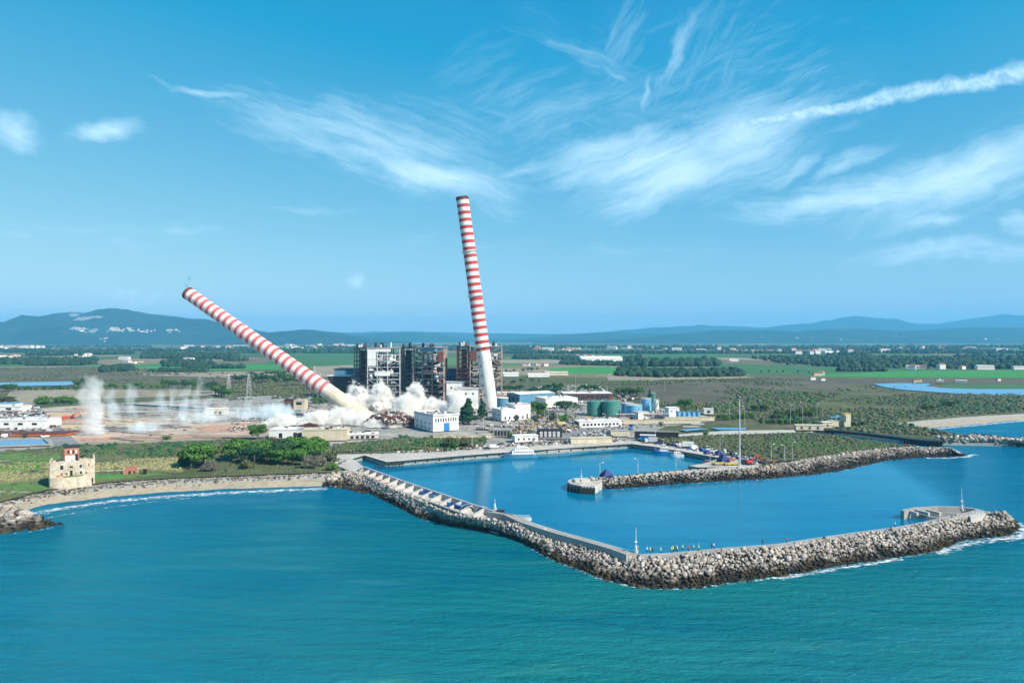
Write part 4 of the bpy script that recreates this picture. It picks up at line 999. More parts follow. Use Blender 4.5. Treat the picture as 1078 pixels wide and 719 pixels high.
house('pump_station', 672, 441.5, 10, 8, 5.4, 25, 'white', 'lgrey', 'small white station in front of the blue tanks')
house('gate_house', 741, 435.8, 8, 6, 4.2, -10, 'white', 'white', 'lone white hut beyond the blue cylinders', win=[(1, 1, 2.5, 2.0)])
house('gate_house', 838, 452.6, 19, 5, 3.2, -4, 'cream', 'cream', 'cream sluice building at the head of the canal', win=[(3, .8, 1.6, 1.5)])
house('gate_house', 866, 450.5, 7, 5, 4.0, -4, 'cream', 'white', 'small cream sluice hut with a window, by the canal wall', win=[(1, 1.2, 1.2, 1.2)])
house('gate_house', 876, 449.5, 11, 5, 4.2, 8, 'cream', 'cream', 'cream hut leaning against the foot of the slim tower')
sp = place('slim_tower', 889, 449.8, 5, label='slim yellow tower by the canal with bare walls', cat='tower'); MB().box((2.4, 2, 0), (4.8, 4, 9.6)).build('wall', M['cream'], sp); MB().box((2.4, 2, 9.6), (5.2, 4.4, .4)).build('roof', M['yellow'], sp)
MB().box((.6, -.02, 4), (.8, .2, 4.6)).build('window', M['glass'], sp)
house('boundary_wall', 656, 446.5, 60, .8, 3.0, 4, 'cream', 'cream', 'cream boundary wall below the tanks, first stretch', 'wall')
house('boundary_wall', 700, 443.6, 40, .8, 3.0, 5, 'cream', 'cream', 'cream boundary wall that ends at the canal pond', 'wall')
house('boundary_wall', 456, 462.5, 38, .7, 2.2, 9, 'cream', 'cream', 'low cream wall below the block with the blue door', 'wall')
house('admin_building', 283, 461.2, 27, 14, 5.2, 2, 'white', 'white', 'white single-storey building left end of the long cream block', win=[(2, .2, 2.2, 3.0)], door=[(17, 2.4, 3.6, 'dark'), (20, 1.6, 3.6, 'dark')])
house('admin_building', 318, 464.0, 28, 13, 6.6, 4, 'cream', 'cream', 'long cream building with a heap of rusty scrap on its roof', side=[(3, .5, 2.4, 4.2)])
house('canopy_shed', 348, 463.0, 30, 10, 2.8, 12, 'lgrey', 'white', 'low bluish-white canopy beside the cream building', win=[(8, .3, 2, 1.8)])
house('admin_building', 216, 436.8, 17, 8, 5.0, 3, 'cream', 'white', 'small white building standing alone on the cleared ground', win=[(1, .8, 2.0, 2.0)], door=[(12.5, 2.4, 3.0, 'dark')])
r = house('ruined_building', 309, 431.5, 10, 9, 8.6, -4, 'cream', 'cream', 'remaining cream concrete frame with a big opening, in drifting dust', 'ruin', win=[(1, 4.6, 5.2, 2.6)])
house('collapsed_hall', 299, 429.5, 11, 9, 7.6, 0, 'rust', 'dark', 'rusty collapsed hall leaning on the cream concrete frame', 'ruin', win=[(2, 1, 3, 4, 'f', 0, 'dark')])
house('process_building', -4, 450.8, 34, 20, 5.2, 2, 'white', 'white', 'white flat-roofed works building at the edge of the basin', win=[(3, 2.2, 3.5, 1.6)])
house('process_building', 24, 446.5, 12, 10, 4.6, 6, 'bluewall', 'lgrey', 'blue-windowed annex behind the white works building', win=[(4, 1.6, 1.6, 1.6)])
house('process_building', -4, 432.5, 22, 14, 3.6, 0, 'white', 'white', 'white shed with a dark opening near the teal roof', win=[(1, .6, 5, 2.2)])
house('process_building', -6, 428.8, 20, 10, 3.6, 0, 'white', 'tankblue', 'shed with a teal roof at the edge of the site')
house('rusty_deck', -6, 459.0, 46, 12, 1.3, 2, 'orange', 'rust', 'long rusty deck with an orange edge above the basin', 'platform')
# basin in front of the deck
bs_ = place('settling_basin', 3, 471.4, 0, 2.9, label='open water basin with dark walls in front of the rusty deck', cat='basin')
p0 = Vector(P(3, 471.4, 2.9))
def lp(px, py, z=2.9): q = Vector(P(px, py, z)) - p0; return (q.x, q.y, 0)
cn = [lp(-30, 471.6), lp(53, 468.8), lp(46, 462.4), lp(-30, 464.4)]
w_ = MB()
for a, b in zip(cn, cn[1:] + cn[:1]): w_.beam((a[0], a[1], .45), (b[0], b[1], .45), 1.0, .9)
w_.build('wall', M['grey'], bs_)
MB().add([(c[0], c[1], .25) for c in cn], [(0, 1, 2, 3)]).build('water', M['pond'], bs_)

# tanks
def tank(px, py, r_, h, m, label, dome=.8, n=32):
    t = place('storage_tank', px, py, 0, label=label, cat='tank', group='storage tanks of the power station')
    t.location.y += r_
    t.location.x = (px - CX) * t.location.y / F
    o = MB().cyl((0, 0, 0), (0, 0, h), r_, n=n).build('shell', M[m], t)
    MB().cyl((0, 0, h), (0, 0, h + dome), r_ * 1.01, r_ * .25, n=n).build('roof', M['lgrey' if m != 'green' else 'green'], t)
    g = MB()
    for i in range(26):
        a = R(200 + i * 5); g.box((math.cos(a) * (r_ + .35), math.sin(a) * (r_ + .35), i * h / 26), (.9, .9, .15), rz=a)
    g.build('spiral_stair', M['steel'], t)
    g = MB()
    for i in range(n):
        a = 2 * math.pi * i / n; b = 2 * math.pi * (i + 1) / n
        g.beam((r_ * math.cos(a), r_ * math.sin(a), h + 1.1), (r_ * math.cos(b), r_ * math.sin(b), h + 1.1), .1)
        g.beam((r_ * math.cos(a), r_ * math.sin(a), h), (r_ * math.cos(a), r_ * math.sin(a), h + 1.1), .08)
    g.build('railing', M['steel'], t)
    return t
tank(626, 437.5, 6.6, 11.5, 'green', 'green tank furthest from the blue ones, next to the pine')
tank(643.5, 438.5, 7.6, 12, 'green', 'green tank touching the first blue tank')
tank(660, 436, 5.0, 9, 'tankblue', 'narrow dark blue tank squeezed behind the wide pale blue one')
tank(667.5, 439.5, 6.6, 9.6, 'tankblue', 'wide pale blue tank in front of the others')
tank(680.5, 432.5, 4.4, 10.5, 'tankblue', 'small blue tank beside the slim green column')
tank(687.5, 432, 2.0, 15, 'green', 'slim green column tank, tallest of the tanks')
tank(691, 433.5, 2.2, 10, 'white', 'slim white tank next to the green column')
for k, lb in enumerate(('leftmost', 'second from the left', 'third from the left', 'second from the right', 'rightmost')):
    t = place('cylinder_vessel', 714 + k * 5.2, 441.2 + k * .1, 0, label=f'upright blue gas cylinder by the white block, {lb} of the five', cat='tank', group='blue cylinders beside the white block')
    MB().cyl((0, 0, .8), (0, 0, 5.6), 1.7, n=16).build('shell', M['tankblue'], t); MB().cyl((0, 0, 5.6), (0, 0, 6.4), 1.7, .5, n=16).build('dome', M['blue'], t)
    MB().cyl((0, 0, 0), (0, 0, .8), 1.3, n=12).build('skirt', M['dark'], t)
# pipe racks between tanks and halls
for (a, b, c, d, lb) in ((648, 441.5, 704, 441, 'long pipe rack running below the tanks'), (690, 436.5, 716, 437.5, 'short dark pipe rack behind the white block'), (560, 437, 612, 440, 'pipe rack between the white hall and the round shrub')):
    A, B = Vector(P(a, b, 2.9)), Vector(P(c, d, 2.9)); r = empty('pipe_rack', A); tag(r, lb, 'pipe rack'); dd = B - A; n = 9
    g = MB()
    for k in range(n + 1): q = dd * k / n; g.beam((q.x, q.y, 0), (q.x, q.y, 4.2), .35); g.beam((q.x, q.y, 0), (q.x + .1, q.y + 2.4, 4.2), .3)
    g.build('support_frame', M['rust'], r)
    for k, m in enumerate(('steel', 'rust', 'white', 'dark')): MB().cyl((0, k * .6, 4.2), (dd.x, dd.y + k * .6, 4.2), .26, n=8).build('pipe', M[m], r)

# ------------------------------------------------------------------ the ruined coastal tower
rt = place('ruined_fort', 52, 515.6, 31, 1.9, label='roofless ochre stone watch-tower fort with a brick turret on the beach', cat='ruin')
def arch_bastion():
    mb = MB(); pts = []
    for k in range(13):
        t = k / 12; x = 20.5 * t; pts.append((x, -3.2 * math.sin(math.pi * t) ** .7))
    pts += [(20.5, 6), (0, 6)]
    vs = [(x * 1.0, y, 0) for x, y in pts] + [(10.25 + (x - 10.25) * .96, y * .75 + .3, 5.0) for x, y in pts]; n = len(pts)
    mb.add(vs, [(i, (i + 1) % n, n + (i + 1) % n, n + i) for i in range(n)] + [tuple(range(n, 2 * n))])
    return mb
rt.scale = (.77, .85, 1)
arch_bastion().build('bastion', M['stone'], rt)
MB().prism([(6.5, -1.6), (16, -1.4), (16, 1.6), (6.5, 1.6)], 5.0, 5.15).build('grass_terrace', M['meadow'], rt)
# main walls with crumbling top: blocks of uneven height
def crumb(x0, y0, x1, y1, z0, z1, th, n, seed, holes=()):
    rr = random.Random(seed); mb = MB()
    for k in range(n):
        t0, t1 = k / n, (k + 1) / n; xa, ya = x0 + (x1 - x0) * t0, y0 + (y1 - y0) * t0; xb, yb = x0 + (x1 - x0) * t1, y0 + (y1 - y0) * t1
        mb.beam((xa, ya, (z0 + z1) / 2 + .0), (xb, yb, (z0 + z1) / 2), th, z1 - z0 + rr.uniform(-.5, .3)) if False else mb.box(((xa + xb) / 2, (ya + yb) / 2, z0), (math.hypot(xb - xa, yb - ya) + .01, th, z1 - z0 + rr.uniform(-.7, .35)), rz=math.atan2(y1 - y0, x1 - x0))
    return mb
front = crumb(0, 1.6, 21.5, 2.4, 3.2, 12.0, .9, 15, 3)
front.build('front_wall', M['stone'], rt)
crumb(0, 2, 0.3, 16, 0, 11.6, .9, 9, 5).build('side_wall', M['stone'], rt)
crumb(21.5, 2.6, 21.2, 16, 0, 12.2, .9, 9, 6).build('side_wall', M['stone'], rt)
crumb(0.3, 16, 21.2, 16, 0, 11.0, .9, 12, 7).build('back_wall', M['stone'], rt)
MB().box((10.6, 9, 9.0), (20, 13, .3)).build('floor', M['rubber'] if False else M['drygrass'], rt)
for (x, z, w, h) in ((5.8, 8.2, 1.5, 1.8), (15.0, 8.4, 1.1, 1.3), (10.3, 8.7, 1.7, .7), (10.4, 5.15, 1.3, 2.4), (15.1, 5.6, 1.0, 1.2), (17.6, 5.4, .7, .9), (12.6, 5.6, .5, .5), (8.2, 5.7, .6, .8)):
    mb = MB().box((x, 1.22 + (x / 21.5) * .8, z), (w, .3, h)); mb.build('window', M['glass'], rt)
MB().box((-.38, 3.8, 3), (.3, 2.2, 4)).build('window', M['glass'], rt)
for (x, z, w, h) in ((4.0, 5.0, 1.6, .9), (5.8, 5.2, 1.4, 1.5), (19.0, 8.8, .8, 1.2), (7.6, 5.9, .5, .7)):
    MB().box((x, 1.18 + (x / 21.5) * .8, z), (w, .3, h)).build('bare_brick', M['brick'], rt)
MB().box((13.2, 7.6, 0), (.1, .1, .1)).build('rubble', M['brick'], rt)
tu = MB(); tu.box((10.5, 7.5, 9.2), (7.2, 6.5, 8.0)); tu.build('turret', M['brick'], rt)
MB().box((10.2, 4.2, 9.2), (5.6, .25, 4.6)).build('plaster', M['white'], rt)
MB().box((12.9, 4.14, 11.2), (1.4, .3, 3.0)).build('window', M['glass'], rt)
for x in (8.9, 11.3): MB().box((x, 4.2, 14.8), (.9, .3, 1.2)).build('window', M['glass'], rt)
for x in (10.1, 12.7): MB().box((x, 4.2, 14.7), (.8, .25, 1.5)).build('plaster', M['white'], rt)
MB().box((10.5, 7.5, 17.2), (7.6, 6.9, .5)).build('turret_roof', M['dark'], rt)
MB().add([(5.6, 3.0, 9.3), (7.0, 3.0, 9.3), (7.0, 3.0, 11.8)], [(0, 1, 2)]).add([(5.6, 4.0, 9.3), (7.0, 4.0, 9.3), (7.0, 4.0, 11.8)], [(2, 1, 0)]).add([(5.6, 3.0, 9.3), (7.0, 3.0, 11.8), (7.0, 4.0, 11.8), (5.6, 4.0, 9.3)], [(0, 1, 2, 3)]).build('buttress', M['brick'], rt)
hr = place('ruined_hut', 130, 500.8, 24, 1.95, label='small roofless brick hut by the grass bank', cat='ruin')
crumb(0, 0, 6, 0, 0, 3.3, .5, 6, 8).build('front_wall', M['brick'], hr); crumb(0, 0, 0, 4.5, 0, 3.4, .5, 4, 9).build('side_wall', M['stone'], hr); crumb(6, 0, 6, 4.5, 0, 3.2, .5, 4, 10).build('side_wall', M['stone'], hr); crumb(0, 4.5, 6, 4.5, 0, 3.6, .5, 5, 11).build('back_wall', M['brick'], hr)
MB().box((2.6, -.2, .1), (1.0, .3, 2.1)).build('door', M['glass'], hr); MB().box((4.6, -.2, 1.1), (.8, .3, .9)).build('window', M['glass'], hr)
gp = place('gate_post', 152.5, 500.5, 0, 1.95, label='dark stone gate pillar at the end of the low beach wall', cat='pillar'); MB().box((0, 0, 0), (1.3, 1.1, 3.4)).build('pillar', M['blackrock'], gp); MB().box((0, 0, 3.4), (1.6, 1.4, .3)).build('cap', M['stone'], gp)
A, B = Vector(P(100, 497.5, 1.95)), Vector(P(131, 496.5, 1.95)); tag(MB().beam(A + Vector((0, 0, .5)), B + Vector((0, 0, .5)), .5, 1.0).build('garden_wall', M['stone']), 'low pale stone wall behind the strip of bright grass', 'wall')
# ------------------------------------------------------------------ masts and lamps
def mast(px, py, ztop, label, r_=.28, name='floodlight_mast', lights=6, z=3.0, cat='mast', group=None):
    base = P(px, py, z); e = empty(name, base); tag(e, label, cat, group); h = ztop - z
    MB().cyl((0, 0, 0), (0, 0, h), r_, r_ * .45, n=10).build('pole', M['steel'], e)
    MB().box((0, 0, 0), (r_ * 4, r_ * 4, .5)).build('footing', M['lgrey'], e)
    if lights:
        MB().cyl((0, 0, h - .5), (0, 0, h - .2), 1.5, n=12).build('crown_ring', M['steel'], e)
        for k in range(lights):
            a = 2 * math.pi * k / lights; MB().box((1.3 * math.cos(a), 1.3 * math.sin(a), h - .9), (.7, .5, .8), rz=a).build('floodlight', M['dark'], e)
    return e
mast(778.5, 492.5, ZH(417, P(0, 492.5, 3)[1]), 'very tall pale floodlight mast at the root of the inner mole', r_=.55)
def lamp(px, py, ztop, label, z=3.0, arm=1.4, group='lamp posts on the moles and quays', name='lamp_post', side=-1):
    e = empty(name, P(px, py, z)); tag(e, label, 'lamp post', group); h = ztop - z
    MB().cyl((0, 0, 0), (0, 0, h), .17, .1, n=8).build('pole', M['steel'], e)
    MB().beam((0, 0, h), (side * arm, 0, h + .35), .12).build('arm', M['steel'], e)
    MB().box((side * arm, 0, h + .2), (1.0, .4, .25)).build('lamp_head', M['white'], e)
LP = [(631.5, 501.5, 487.5, 'lamp post beside the blue pyramid tent on the inner mole'), (671.5, 499.4, 483.2, 'second lamp post along the inner mole from its head'), (711.5, 496.8, 482, 'third lamp post along the inner mole, in front of the moored white boat'),
      (747.5, 494, 470, 'lamp post behind the red and white raft on the inner mole'), (758, 477, 460, 'lamp post on the quay road beside the blue covers'), (690, 462, 444, 'lamp post by the black retaining wall'),
      (812, 485, 468, 'lamp post in the scrub right of the tall mast'), (826, 486, 469, 'lamp post next to the dark car by the rocks'), (834, 484, 466, 'lamp post furthest along the scrub edge'),
      (737, 449, 432, 'street lamp beside the canal pond'), (768, 441, 424, 'twin street lamp on the far canal road'), (784, 448, 428, 'street lamp where the road meets the canal pond'),
      (832, 447, 427, 'street lamp left of the cream sluice building'), (845, 446, 424, 'street lamp behind the cream sluice building'), (860, 440, 425, 'street lamp among the bushes near the slim tower'),
      (637, 455, 436, 'lamp post in the yard between the offices'), (573.5, 446, 431, 'lamp post left of the round shrub'), (577.5, 446, 430.5, 'twin of the post, nearer the round shrub'), (483, 462, 447, 'lamp post beside the low cream wall'),
      (497, 470, 452, 'lamp post by the bushes above the quay'), (509, 452, 440, 'lamp post between the conifers and the scrap yard'), (562, 470, 452, 'lamp post behind the white ship'), (606, 412, 396, 'tall lamp near the long dark shed'), (700, 413, 397, 'lone pole out on the brown marsh')]
for i, (a, b, c, l) in enumerate(LP):
    y = P(a, b, 3)[1]; lamp(a, b, ZH(c, y), l, side=-1 if i % 2 else 1)
# lattice pylon stubs and poles in the fields
def pylon(px, py, h, label):
    e = empty('power_pylon', P(px, py, 2.2)); tag(e, label, 'pylon', 'power pylons on the plain'); g = MB(); w = h * .09
    for sx_ in (-1, 1):
        for sy in (-1, 1): g.beam((sx_ * w, sy * w, 0), (sx_ * w * .2, sy * w * .2, h), .22)
    for k in range(7):
        a, b = 1 - k / 7 * .8, 1 - (k + 1) / 7 * .8
        g.beam((-w * a, -w * a, h * k / 7), (w * b, -w * b, h * (k + 1) / 7), .14); g.beam((w * a, -w * a, h * k / 7), (-w * b, -w * b, h * (k + 1) / 7), .14)
    g.build('tower', M['steel'], e)
    for z in (.7, .83, .95): MB().beam((-w * 1.6, 0, h * z), (w * 1.6, 0, h * z), .25).build('crossarm', M['steel'], e)
for k, (a, b, h) in enumerate(((262, 424, 30), (331, 417, 34), (337, 420, 28), (241, 418, 26))):
    pylon(a, b, h, ('pylon above the collapsed hall', 'taller pylon near the fallen chimney', 'shorter pylon almost touching the fallen chimney', 'pylon among pines left of the collapsed hall')[k])

# beacons on the breakwater
def beacon(px, py, z, h, label, lattice=False):
    e = empty('beacon_mast', P(px, py, z)); tag(e, label, 'beacon')
    MB().cyl((0, 0, 0), (0, 0, .8), .7, n=12).build('footing', M['lgrey'], e)
    MB().cyl((0, 0, .8), (0, 0, h), .13, .05, n=8).build('pole', M['white'], e)
    MB().box((0, 0, h * .42), (.7, .7, .3)).build('light_box', M['white'], e)
    MB().cyl((0, 0, 1.0), (0, 0, 2.0), .35, n=10).build('cabinet', M['white'], e)
    if lattice:
        g = MB()
        for k in range(3):
            a = 2 * math.pi * k / 3; g.beam((1.4 * math.cos(a), 1.4 * math.sin(a), 0), (0, 0, h * .5), .1)
        g.build('brace', M['steel'], e)
beacon(669.5, 581.5, 5.0, 7.2, 'white beacon pole with a box at the bend of the long breakwater')
beacon(1012.5, 537.5, 3.2, 8.4, 'slender white beacon mast on the curved head of the breakwater', True)
beacon(612, 507, 4.4, 5.6, 'small white beacon on the head of the inner mole')
beacon(521, 536.5, 5.0, 4.2, 'short white marker pole on the parapet before the walkway')

# ------------------------------------------------------------------ tents and covers
def tent(px, py, w, h, label, z=3.0):
    e = empty('tent', P(px, py, z), .4); tag(e, label, 'tent', 'blue pyramid tents on the moles')
    a = w / 2
    vs = [(-a, -a, 0), (a, -a, 0), (a, a, 0), (-a, a, 0), (-a * .92, -a * .92, h * .42), (a * .92, -a * .92, h * .42), (a * .92, a * .92, h * .42), (-a * .92, a * .92, h * .42), (0, 0, h)]
    MB().add(vs, [(0, 1, 5, 4), (1, 2, 6, 5), (2, 3, 7, 6), (3, 0, 4, 7), (4, 5, 8), (5, 6, 8), (6, 7, 8), (7, 4, 8)]).build('canopy', M['navy'], e)
    g = MB()
    for x, y in ((-a, -a), (a, -a), (a, a), (-a, a)): g.beam((x, y, 0), (x * .93, y * .93, h * .43), .16)
    g.build('frame', M['steel'], e)
    MB().box((a * .3, -a - .02, 0), (w * .28, .12, h * .3)).build('entrance', M['rubber'], e)
tent(638.5, 503.2, 4.7, 4.4, 'big blue pyramid tent on the head of the inner mole')
tent(761.5, 486.2, 5.0, 4.2, 'big blue pyramid tent on the quay behind the red raft')
tent(744.5, 477.4, 3.0, 2.2, 'small blue covered stall on the quay, nearer the blue cabin', z=3.0)
tent(757, 478.4, 3.4, 2.6, 'small blue covered stall on the quay, nearer the big tent', z=3.0)

# ------------------------------------------------------------------ boats
def hull(L, B, Hh, m, parent, name='hull', n=14, sheer=.5, z0=-.6):
    secs = []
    for i in range(n + 1):
        t = i / n; x = (t - .5) * L
        b = B / 2 * (1 - max(0, (t - .55) / .45) ** 2.2) * (1 if t > .08 else .86)
        s_ = Hh + sheer * max(0, t - .4) ** 2 * 3
        secs.append([(x, -b, s_), (x, -b * .82, z0 + .25), (x, 0, z0), (x, b * .82, z0 + .25), (x, b, s_)])
    vs = [p for s_ in secs for p in s_]; fs = []
    for i in range(n):
        for j in range(4): a = i * 5 + j; fs.append((a, a + 5, a + 6, a + 1))
        fs.append((i * 5 + 4, i * 5 + 9, i * 5 + 5, i * 5))
    fs.append((0, 1, 2, 3, 4)); fs.append((n * 5 + 4, n * 5 + 3, n * 5 + 2, n * 5 + 1, n * 5))
    o = MB().add(vs, fs).build(name, m, parent); return o
def boat(px, py, L, B, H, ang, hm, label, cabin, cat='boat', name='moored_boat', mastk=1, group=None):
    e = empty(name, P(px, py, 0), R(ang)); tag(e, label, cat, group)
    hull(L, B, H, M[hm], e)
    dk = MB().box((-L * .06, 0, H + .02), (L * .8, B * .82, .12)).build('deck', M['lgrey'], e)
    for (x, w, l, z, h, m) in cabin:
        c = MB().box((x * L, 0, H + .15 + z), (l * L, w * B, h), taper=.94).build('cabin', M[m], e)
        if h > 1.2:
            g = MB(); k = max(2, int(l * L / 1.2))
            for s_ in (-1, 1):
                for i in range(k): g.box((x * L + (i + .5 - k / 2) * l * L / k * .86, s_ * w * B * .485, H + .15 + z + h * .5), (l * L / k * .5, .12, h * .3))
            g.box((x * L + l * L * .485, 0, H + .15 + z + h * .5), (.12, w * B * .7, h * .3))
            g.build('window', M['glass'], c)
    rl = MB()
    for s_ in (-1, 1):
        rl.beam((-L * .42, s_ * B * .44, H + .9), (L * .25, s_ * B * .44, H + 1.0), .07); rl.beam((L * .25, s_ * B * .44, H + 1.0), (L * .46, 0, H + 1.5), .07)
        for i in range(9): x = -L * .42 + i * L * .084; rl.beam((x, s_ * B * .44, H), (x, s_ * B * .44, H + .92), .06)
    rl.build('railing', M['white'], e)
    if mastk:
        mz = max(c[3] + c[4] for c in cabin) + H
        MB().cyl((cabin[-1][0] * L, 0, mz), (cabin[-1][0] * L, 0, mz + 2.6 * mastk), .09, .05, n=6).build('mast', M['white'], e)
    return e
boat(548, 481.2, 19.5, 5.6, 1.9, 187, 'bluewall', 'white passenger ship with a blue bow moored at the main quay', [(-.06, .80, .66, 0, 2.0, 'white'), (-.02, .66, .42, 2.0, 1.8, 'white'), (.05, .5, .14, 3.8, .9, 'white')], cat='ship', name='passenger_ship')
boat(700, 477.5, 13.5, 4.2, 1.5, 168, 'blue', 'blue and white work boat with a wheelhouse, moored against the pier', [(.05, .62, .34, 0, 2.1, 'white'), (.06, .5, .2, 2.1, 1.6, 'white')], name='work_boat')
boat(713, 480.5, 7.5, 2.9, 1.1, 175, 'white', 'little white cabin boat moored outside the blue work boat', [(.02, .7, .5, 0, 1.5, 'white')], name='cabin_boat', mastk=.5)
boat(752, 488.2, 11.5, 3.2, .7, 176, 'red', 'low red and white rescue raft beside the stone jetty', [(-.05, .6, .55, -.1, .5, 'white')], name='rescue_boat', mastk=0)
boat(549, 547.5, 7.5, 2.4, .7, 182, 'white', 'small open white boat tied behind the walkway of the breakwater', [(.30, .6, .2, -.1, .6, 'dark')], name='open_boat', mastk=0)
# boats laid up on the breakwater quay
def dinghy(px, py, z, L, ang, m, label, cover='navy'):
    e = empty('dinghy', P(px, py, z), R(ang)); tag(e, label, 'boat', 'boats laid up on the breakwater quay'); e.location.z += .62
    hull(L, L * .38, .55, M[m], e); MB().box((0, 0, .56), (L * .7, L * .32, .28), taper=.6).build('cover', M[cover], e)
    MB().box((0, 0, -.62), (L * .5, .5, .2)).build('cradle', M['wood'], e)
dinghy(448, 521, 2.6, 5.5, 150, 'blue', 'blue dinghy on the quay between two buttresses, nearer land')
dinghy(454.5, 523.4, 2.6, 4.4, 146, 'tankblue', 'pale blue dinghy directly beyond the blue one')
dinghy(477, 533.5, 2.6, 6, 150, 'blue', 'blue dinghy on the quay, last before the tarpaulin arches')
dinghy(484.5, 535.5, 2.6, 5, 160, 'navy', 'navy dinghy wedged against the sea wall', 'blue')
def arch(px, py, w, d, h, label):
    e = empty('arched_cover', P(px, py, 2.6), R(18)); tag(e, label, 'shelter', 'arched covers on the breakwater quay'); n = 10
    A = [(w / 2 * math.cos(math.pi * i / n), -d / 2, h * math.sin(math.pi * i / n)) for i in range(n + 1)]; B = [(x, d / 2, z) for x, y, z in A]
    MB().strip(A, B).build('tarpaulin', M['navy'], e); MB().add(B, [tuple(range(n + 1))]).build('end_wall', M['rubber'], e)
    g = MB()
    for q in (A, B):
        for a, b in zip(q, q[1:]): g.beam(a, b, .14)
    g.build('frame', M['white'], e)
arch(493, 537.6, 5.4, 3.2, 2.1, 'dark arched tarpaulin shelter nearer the dinghies')
arch(509, 540.4, 5.8, 3.2, 2.2, 'dark arched tarpaulin shelter nearer the walkway')
r = empty('storage_bin', P(527, 541.5, 3.4), .3); tag(r, 'dark storage bin at the start of the walkway', 'bin'); MB().box((0, 0, 0), (2.6, 1.4, 1.5)).build('body', M['rubber'], r); MB().box((0, 0, 1.5), (2.8, 1.6, .2)).build('lid', M['dark'], r)

# ------------------------------------------------------------------ vehicles
def wheels(e, xs, w, r_, m='rubber'):
    for x in xs:
        for s_ in (-1, 1):
            o = MB().cyl((x, s_ * w - .14, r_), (x, s_ * w + .14, r_), r_, n=12).build('wheel', M[m], e); MB().cyl((x, s_ * w - .16, r_), (x, s_ * w + .16, r_), r_ * .5, n=8).build('rim', M['steel'], o)
def car(px, py, ang, m, label, z=3.0, van=False, group='vehicles parked on the quay road'):
    e = empty('parked_van' if van else 'parked_car', P(px, py, z), R(ang)); tag(e, label, 'van' if van else 'car', group)
    if van:
        prof = [(-2.6, .4), (2.6, .4), (2.65, 1.1), (2.1, 1.35), (1.5, 2.2), (-2.55, 2.3)]
    else:
        prof = [(-2.1, .35), (2.1, .35), (2.15, .8), (1.1, .95), (.5, 1.42), (-1.2, 1.45), (-1.9, .98), (-2.15, .9)]
    n = len(prof); vs = [(x, -.88, z_) for x, z_ in prof] + [(x, .88, z_) for x, z_ in prof]
    MB().add(vs, [(i, (i + 1) % n, n + (i + 1) % n, n + i) for i in range(n)][::1] + [tuple(range(n)), tuple(reversed(range(n, 2 * n)))]).build('body', M[m], e)
    g = MB()
    if van: g.box((1.6, 0, 1.45), (.5, 1.8, .6)); 
    else: g.box((-.35, 0, 1.0), (1.5, 1.80, .36)); g.box((.85, 0, 1.0), (.35, 1.5, .3))
    g.build('window', M['glass'], e)
    wheels(e, (-1.35, 1.35) if not van else (-1.7, 1.6), .84, .33)
    return e
VEH = [(693, 467.2, 12, 'navy', 'dark blue car nearest the blue cabin', 0), (698.5, 467.9, 80, 'rustred', 'dark red car beside the white lorry cab', 0), (704, 468.5, 60, 'dark', 'black car in the row behind the work boat', 0), (709, 468.9, 70, 'navy', 'blue car next to the black one in the row', 0),
       (714, 469.3, 75, 'steel', 'silver car in front of the white box lorry', 0), (731, 472.6, 20, 'white', 'white van after the white box lorry', 1), (737, 473.6, 70, 'navy', 'dark car after the white van', 0), (741.5, 474.8, 65, 'blue', 'blue car before the small blue stalls', 0),
       (750, 476.6, 70, 'steel', 'silver car between the small blue stalls', 0), (824, 487.2, 8, 'dark', 'black car parked alone at the edge of the rock slope', 0), (784, 487.5, 5, 'dark', 'dark car under the tall mast', 0), (770, 484.5, 5, 'orange', 'orange car near the big blue tent', 0),
       (640, 462, 5, 'white', 'white car behind the quay kiosk', 0), (612, 458.5, 15, 'steel', 'grey car by the cream boundary wall', 0), (655, 452.8, 5, 'blue', 'bright blue car by the office wall', 0), (598, 455, 30, 'white', 'white van in the yard left of the office', 1), (520, 471.8, 5, 'white', 'white van behind the quay edge, left of the ship', 1),
       (528, 471, 5, 'steel', 'silver car behind the quay edge, left of the ship', 0), (513, 473, 5, 'dark', 'dark car on the quay, furthest from the ship', 0), (68, 441, 70, 'red', 'red truck-like van on the cleared ground by the dust column', 1), (388, 456.5, 5, 'dark', 'dark van in front of the rubble heap', 1), (395, 456.2, 5, 'dark', 'black car right of the dark van', 0),
       (555, 437, 20, 'white', 'white van beside the white hall', 1), (620, 442, 10, 'yellow', 'yellow van by the foot of the green tanks', 1)]
for (a, b, c, m, l, v_) in VEH: car(a, b, c, m, l, van=bool(v_))
def lorry(px, py, ang, m, label, L=8):
    e = empty('lorry', P(px, py, 3.0), R(ang)); tag(e, label, 'lorry')
    MB().box((-.8, 0, 1.0), (L - 2.4, 2.5, 2.6)).build('box_body', M[m], e)
    MB().box((L / 2 - .9, 0, .7), (1.8, 2.3, 2.1), taper=.93).build('cab', M['white'], e); MB().box((L / 2 - .1, 0, 1.6), (.3, 2.0, .8)).build('windscreen', M['glass'], e)
    MB().box((0, 0, .6), (L, 1.2, .35)).build('chassis', M['dark'], e); wheels(e, (-L * .3, L * .32), 1.1, .5)
lorry(723, 471.5, 165, 'white', 'white box lorry parked on the pier road', 9)
lorry(686, 466.4, 168, 'steel', 'grey lorry parked right of the blue cabin', 8)
lorry(590, 449, 20, 'yellow', 'yellow lorry among the scrap heaps', 7)
